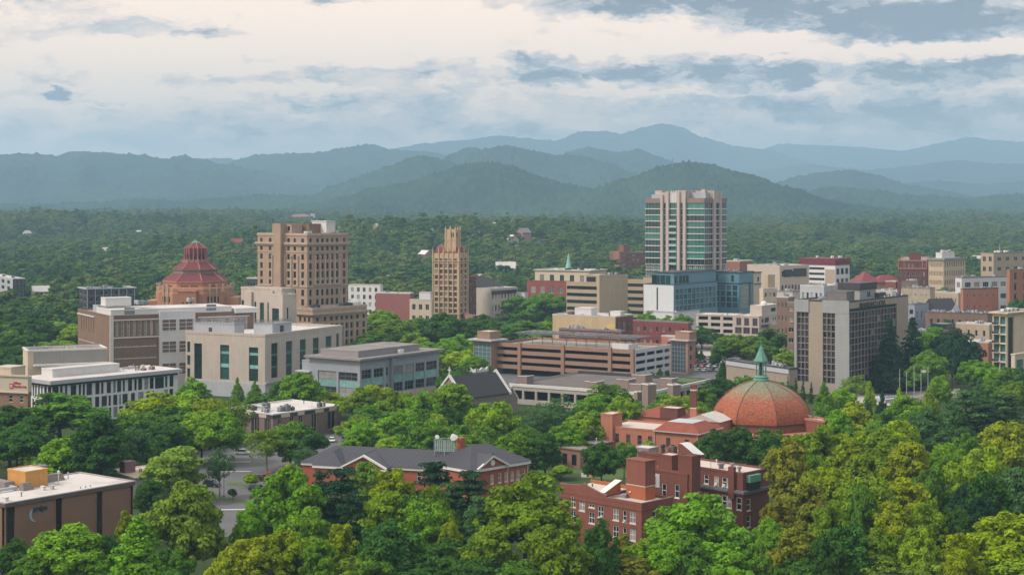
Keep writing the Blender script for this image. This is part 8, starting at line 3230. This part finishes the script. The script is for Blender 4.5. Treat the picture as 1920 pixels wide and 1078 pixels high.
stand('between the school and the stone church', '''790 792 95 14 r M, 842 765 75 14 r D, 818 778 66 13 r L, 858 797 64 13 o M, 930 755 98 17 r L, 1000 762 84 14 a S, 1050 742 95 15 a S, 1095 772 76 13 r L, 730 820 70 9 r L, 768 824 60 9 r B, 882 815 74 12 r B, 955 815 84 12 r B, 1022 813 76 12 r D, 1128 830 80 12 r D, 1003 882 38 5 r L, 1060 795 80 11 r B, 905 800 70 12 r M, 985 800 60 12 r M, 1075 812 40 8 r M, 720 842 60 7 r M, 1052 872 44 4 r L''')
stand('along the concrete deck', '''1140 722 105 15 r M, 1165 745 66 14 r L, 1110 745 80 13 r B, 1248 738 76 13 a B, 1282 742 90 14 a L, 1350 712 95 13 r D, 1318 730 70 12 r M, 1238 690 20 7 c D, 1222 697 18 6 c D, 1252 694 16 6 c D, 1025 770 80 12 a S, 1190 752 50 12 r B, 1340 770 60 11 r M, 1395 705 60 12 r M, 1378 714 50 10 r D, 1412 712 56 11 r D, 1456 716 54 10 r M, 1480 724 40 9 r D, 1435 722 40 9 r B''')
stand('in the park left of the garage', '''715 583 100 18 r O, 700 622 85 17 r M, 745 600 85 18 r O, 786 596 85 17 r M, 776 574 48 14 r D, 832 588 98 22 r D, 812 598 44 17 c N, 872 600 95 18 r D, 858 628 84 15 r B, 735 642 85 14 r M, 800 642 80 13 r B, 840 640 64 14 r B, 868 658 74 13 r Y, 700 662 70 11 r M, 760 662 80 11 r M, 862 690 92 14 r D, 890 668 60 12 r B, 848 700 60 11 r M, 905 628 60 14 r M, 826 665 60 11 r L, 880 706 60 10 r B, 775 625 70 15 r L''')
stand('behind the parking garage', '''935 560 85 16 r S, 975 556 95 20 r M, 1020 551 100 22 r M, 990 602 95 16 r M, 1032 602 85 15 r B, 960 612 74 13 r D, 922 598 46 16 c M, 1005 628 64 10 r B, 1048 590 60 16 r D, 905 590 60 15 r D, 950 590 70 15 r S, 1172 568 30 17 r M, 1215 584 54 17 r B, 1250 592 48 16 r L, 1278 590 48 16 r B, 1316 612 60 12 r D, 1345 625 44 9 r D''')
stand('at the far left edge of the woods', '''40 560 95 18 r M, 86 555 85 18 r O, 130 570 85 17 r D, 20 590 85 18 r D, 72 598 95 18 r D, 116 604 80 16 r P, 28 625 80 15 r M, 142 612 66 15 r L, 96 640 74 12 r P, 20 650 66 12 r D, 125 640 56 10 r L, 30 668 54 13 r S, 60 660 70 11 r M, 5 610 70 18 r M, 60 620 80 16 r D, 165 585 60 15 r O, 8 700 40 11 r D''')
stand('around the concrete hotel', '''1668 600 78 29.3 s N, 1711 597 82 29 s N, 1797 622 90 22 r N, 1750 614 74 20 r M, 1738 660 80 18 r M, 1828 676 70 14 r M, 1848 678 62 14 r B, 1886 690 78 14 r M, 1545 716 40 12 c M, 1602 704 66 12 a O, 1492 708 11 9 y D, 1506 711 11 9 y D, 1521 717 11 8 y D, 1478 704 11 9 y D, 1456 700 12 9 y D, 1436 697 12 8 y D, 1392 680 14 8 y D, 1372 684 13 7 y D, 1355 676 22 9 c D, 1340 652 22 8 c D, 1305 650 16 7 c D, 1315 654 12 6 c D, 1390 628 92 15 r O, 1445 618 78 16 r D, 1472 654 56 14 r L, 1420 632 70 14 r M, 1360 640 60 12 r M, 1772 600 50 18 r S, 1910 562 46 22 r D, 1770 540 44 24 r M, 1915 690 50 14 r S, 1785 640 60 20 r N''')
stand('right of the red dome', '''1580 728 62 13 r B, 1630 716 40 16 c L, 1600 756 88 14 r Y, 1625 750 44 13 c S, 1654 735 34 14 c N, 1686 728 42 16 c L, 1702 742 98 15 r B, 1742 728 62 16 c L, 1762 705 48 14 r B, 1735 768 96 17 r S, 1812 733 118 20 p S, 1884 738 118 19 p S, 1838 708 44 12 c S, 1782 762 80 16 r S, 1555 745 50 13 r M, 1570 770 66 13 r B, 1665 770 80 14 r M, 1640 790 70 13 r B, 1690 790 88 16 r Y, 1560 740 40 11 r B, 1870 712 60 12 r M, 1900 720 50 13 r O, 1850 760 90 16 p N, 1780 800 80 14 r S, 1535 760 36 11 c B''')
stand('in the golden grove at right', '''1540 800 135 20 r O, 1602 812 125 19 r G, 1656 810 135 20 r O, 1706 830 115 19 r G, 1482 826 98 23 o T, 1512 900 104 17 o T, 1460 935 70 15 o T, 1562 878 115 18 r G, 1632 895 135 18 r O, 1702 898 105 17 r G, 1612 912 68 17 r M, 1748 882 76 16 r M, 1590 985 115 14 r D, 1652 992 104 13 r O, 1722 988 76 14 r L, 1545 1005 80 13 r D, 1490 985 90 14 o T, 1560 940 90 16 r O, 1670 945 100 15 r G, 1740 940 80 15 r O, 1525 855 80 18 r O, 1450 1010 80 11 r M, 1500 1040 100 9 r D''')
stand('at the lower right edge', '''1772 833 98 17 r B, 1792 870 84 16 r L, 1850 840 98 18 r L, 1882 793 116 17 r G, 1815 815 76 16 r M, 1850 888 98 19 r D, 1902 880 104 16 r S, 1888 964 180 15 r Y, 1812 908 64 16 r N, 1800 1002 90 13 r Y, 1742 1030 100 10 a P, 1650 1042 150 9 a P, 1890 1040 150 9 r L, 1790 950 70 14 r D, 1580 1050 110 8 a O, 1840 930 70 16 r N''')
stand('in front of the red brick buildings', '''1310 930 190 17 r B, 1440 975 80 14 r B, 1125 975 82 15 r D, 1166 1000 54 11 o T, 1202 1012 96 10 r L, 1395 1000 90 11 r M, 1108 1032 70 9 r B, 1340 806 74 14 r D, 1386 803 80 14 r D, 1440 806 86 14 r D, 1478 818 50 12 r D, 1255 1010 90 11 r B, 1190 1045 110 8 o T, 1360 1020 110 10 r B, 1285 1000 100 12 r M, 1170 830 50 10 r M, 1215 826 40 7 r L''')
stand('in the front middle wood', '''536 884 145 20 r B, 545 872 84 16 r L, 575 953 105 15 r B, 642 880 130 20 p N, 600 886 84 18 p N, 690 868 88 15 r P, 736 882 96 17 r Y, 722 922 125 16 r O, 815 868 118 19 p N, 880 885 115 18 p N, 850 906 96 16 p S, 812 912 86 16 r O, 896 932 90 16 p S, 985 893 200 20 r O, 920 985 118 14 r O, 1042 988 125 15 r O, 792 945 115 15 r B, 842 975 50 14 o G, 722 980 135 14 r D, 832 1012 118 11 r D, 902 1002 90 12 r M, 478 1008 112 12 r G, 532 996 112 13 r G, 425 1034 70 10 r G, 638 984 80 14 o G, 600 1010 80 12 r B, 652 1040 100 9 r O, 762 1050 130 8 r D, 982 1050 130 9 r M, 1072 1045 90 9 r D, 660 930 90 18 p N, 760 930 90 15 r M, 700 1030 110 10 r M, 900 1045 110 9 r D, 468 948 74 14 r B''')
stand('standing in the asphalt lot', '''412 838 58 13 a S, 436 916 18 2.6 r D, 470 888 30 3.5 r L''')
stand('rising from the woods behind the town', '''793 503 20 24 s N, 808 503 20 24 s N, 948 500 22 25 s N, 970 499 22 25 s N, 990 501 20 25 s N, 1180 490 60 20 r M, 1190 500 50 18 r M, 470 508 50 20 r B, 445 512 50 20 r M, 1090 493 60 18 r D, 1120 496 50 17 r M, 1400 490 60 18 r O, 1360 488 50 18 r D''')
woodland()
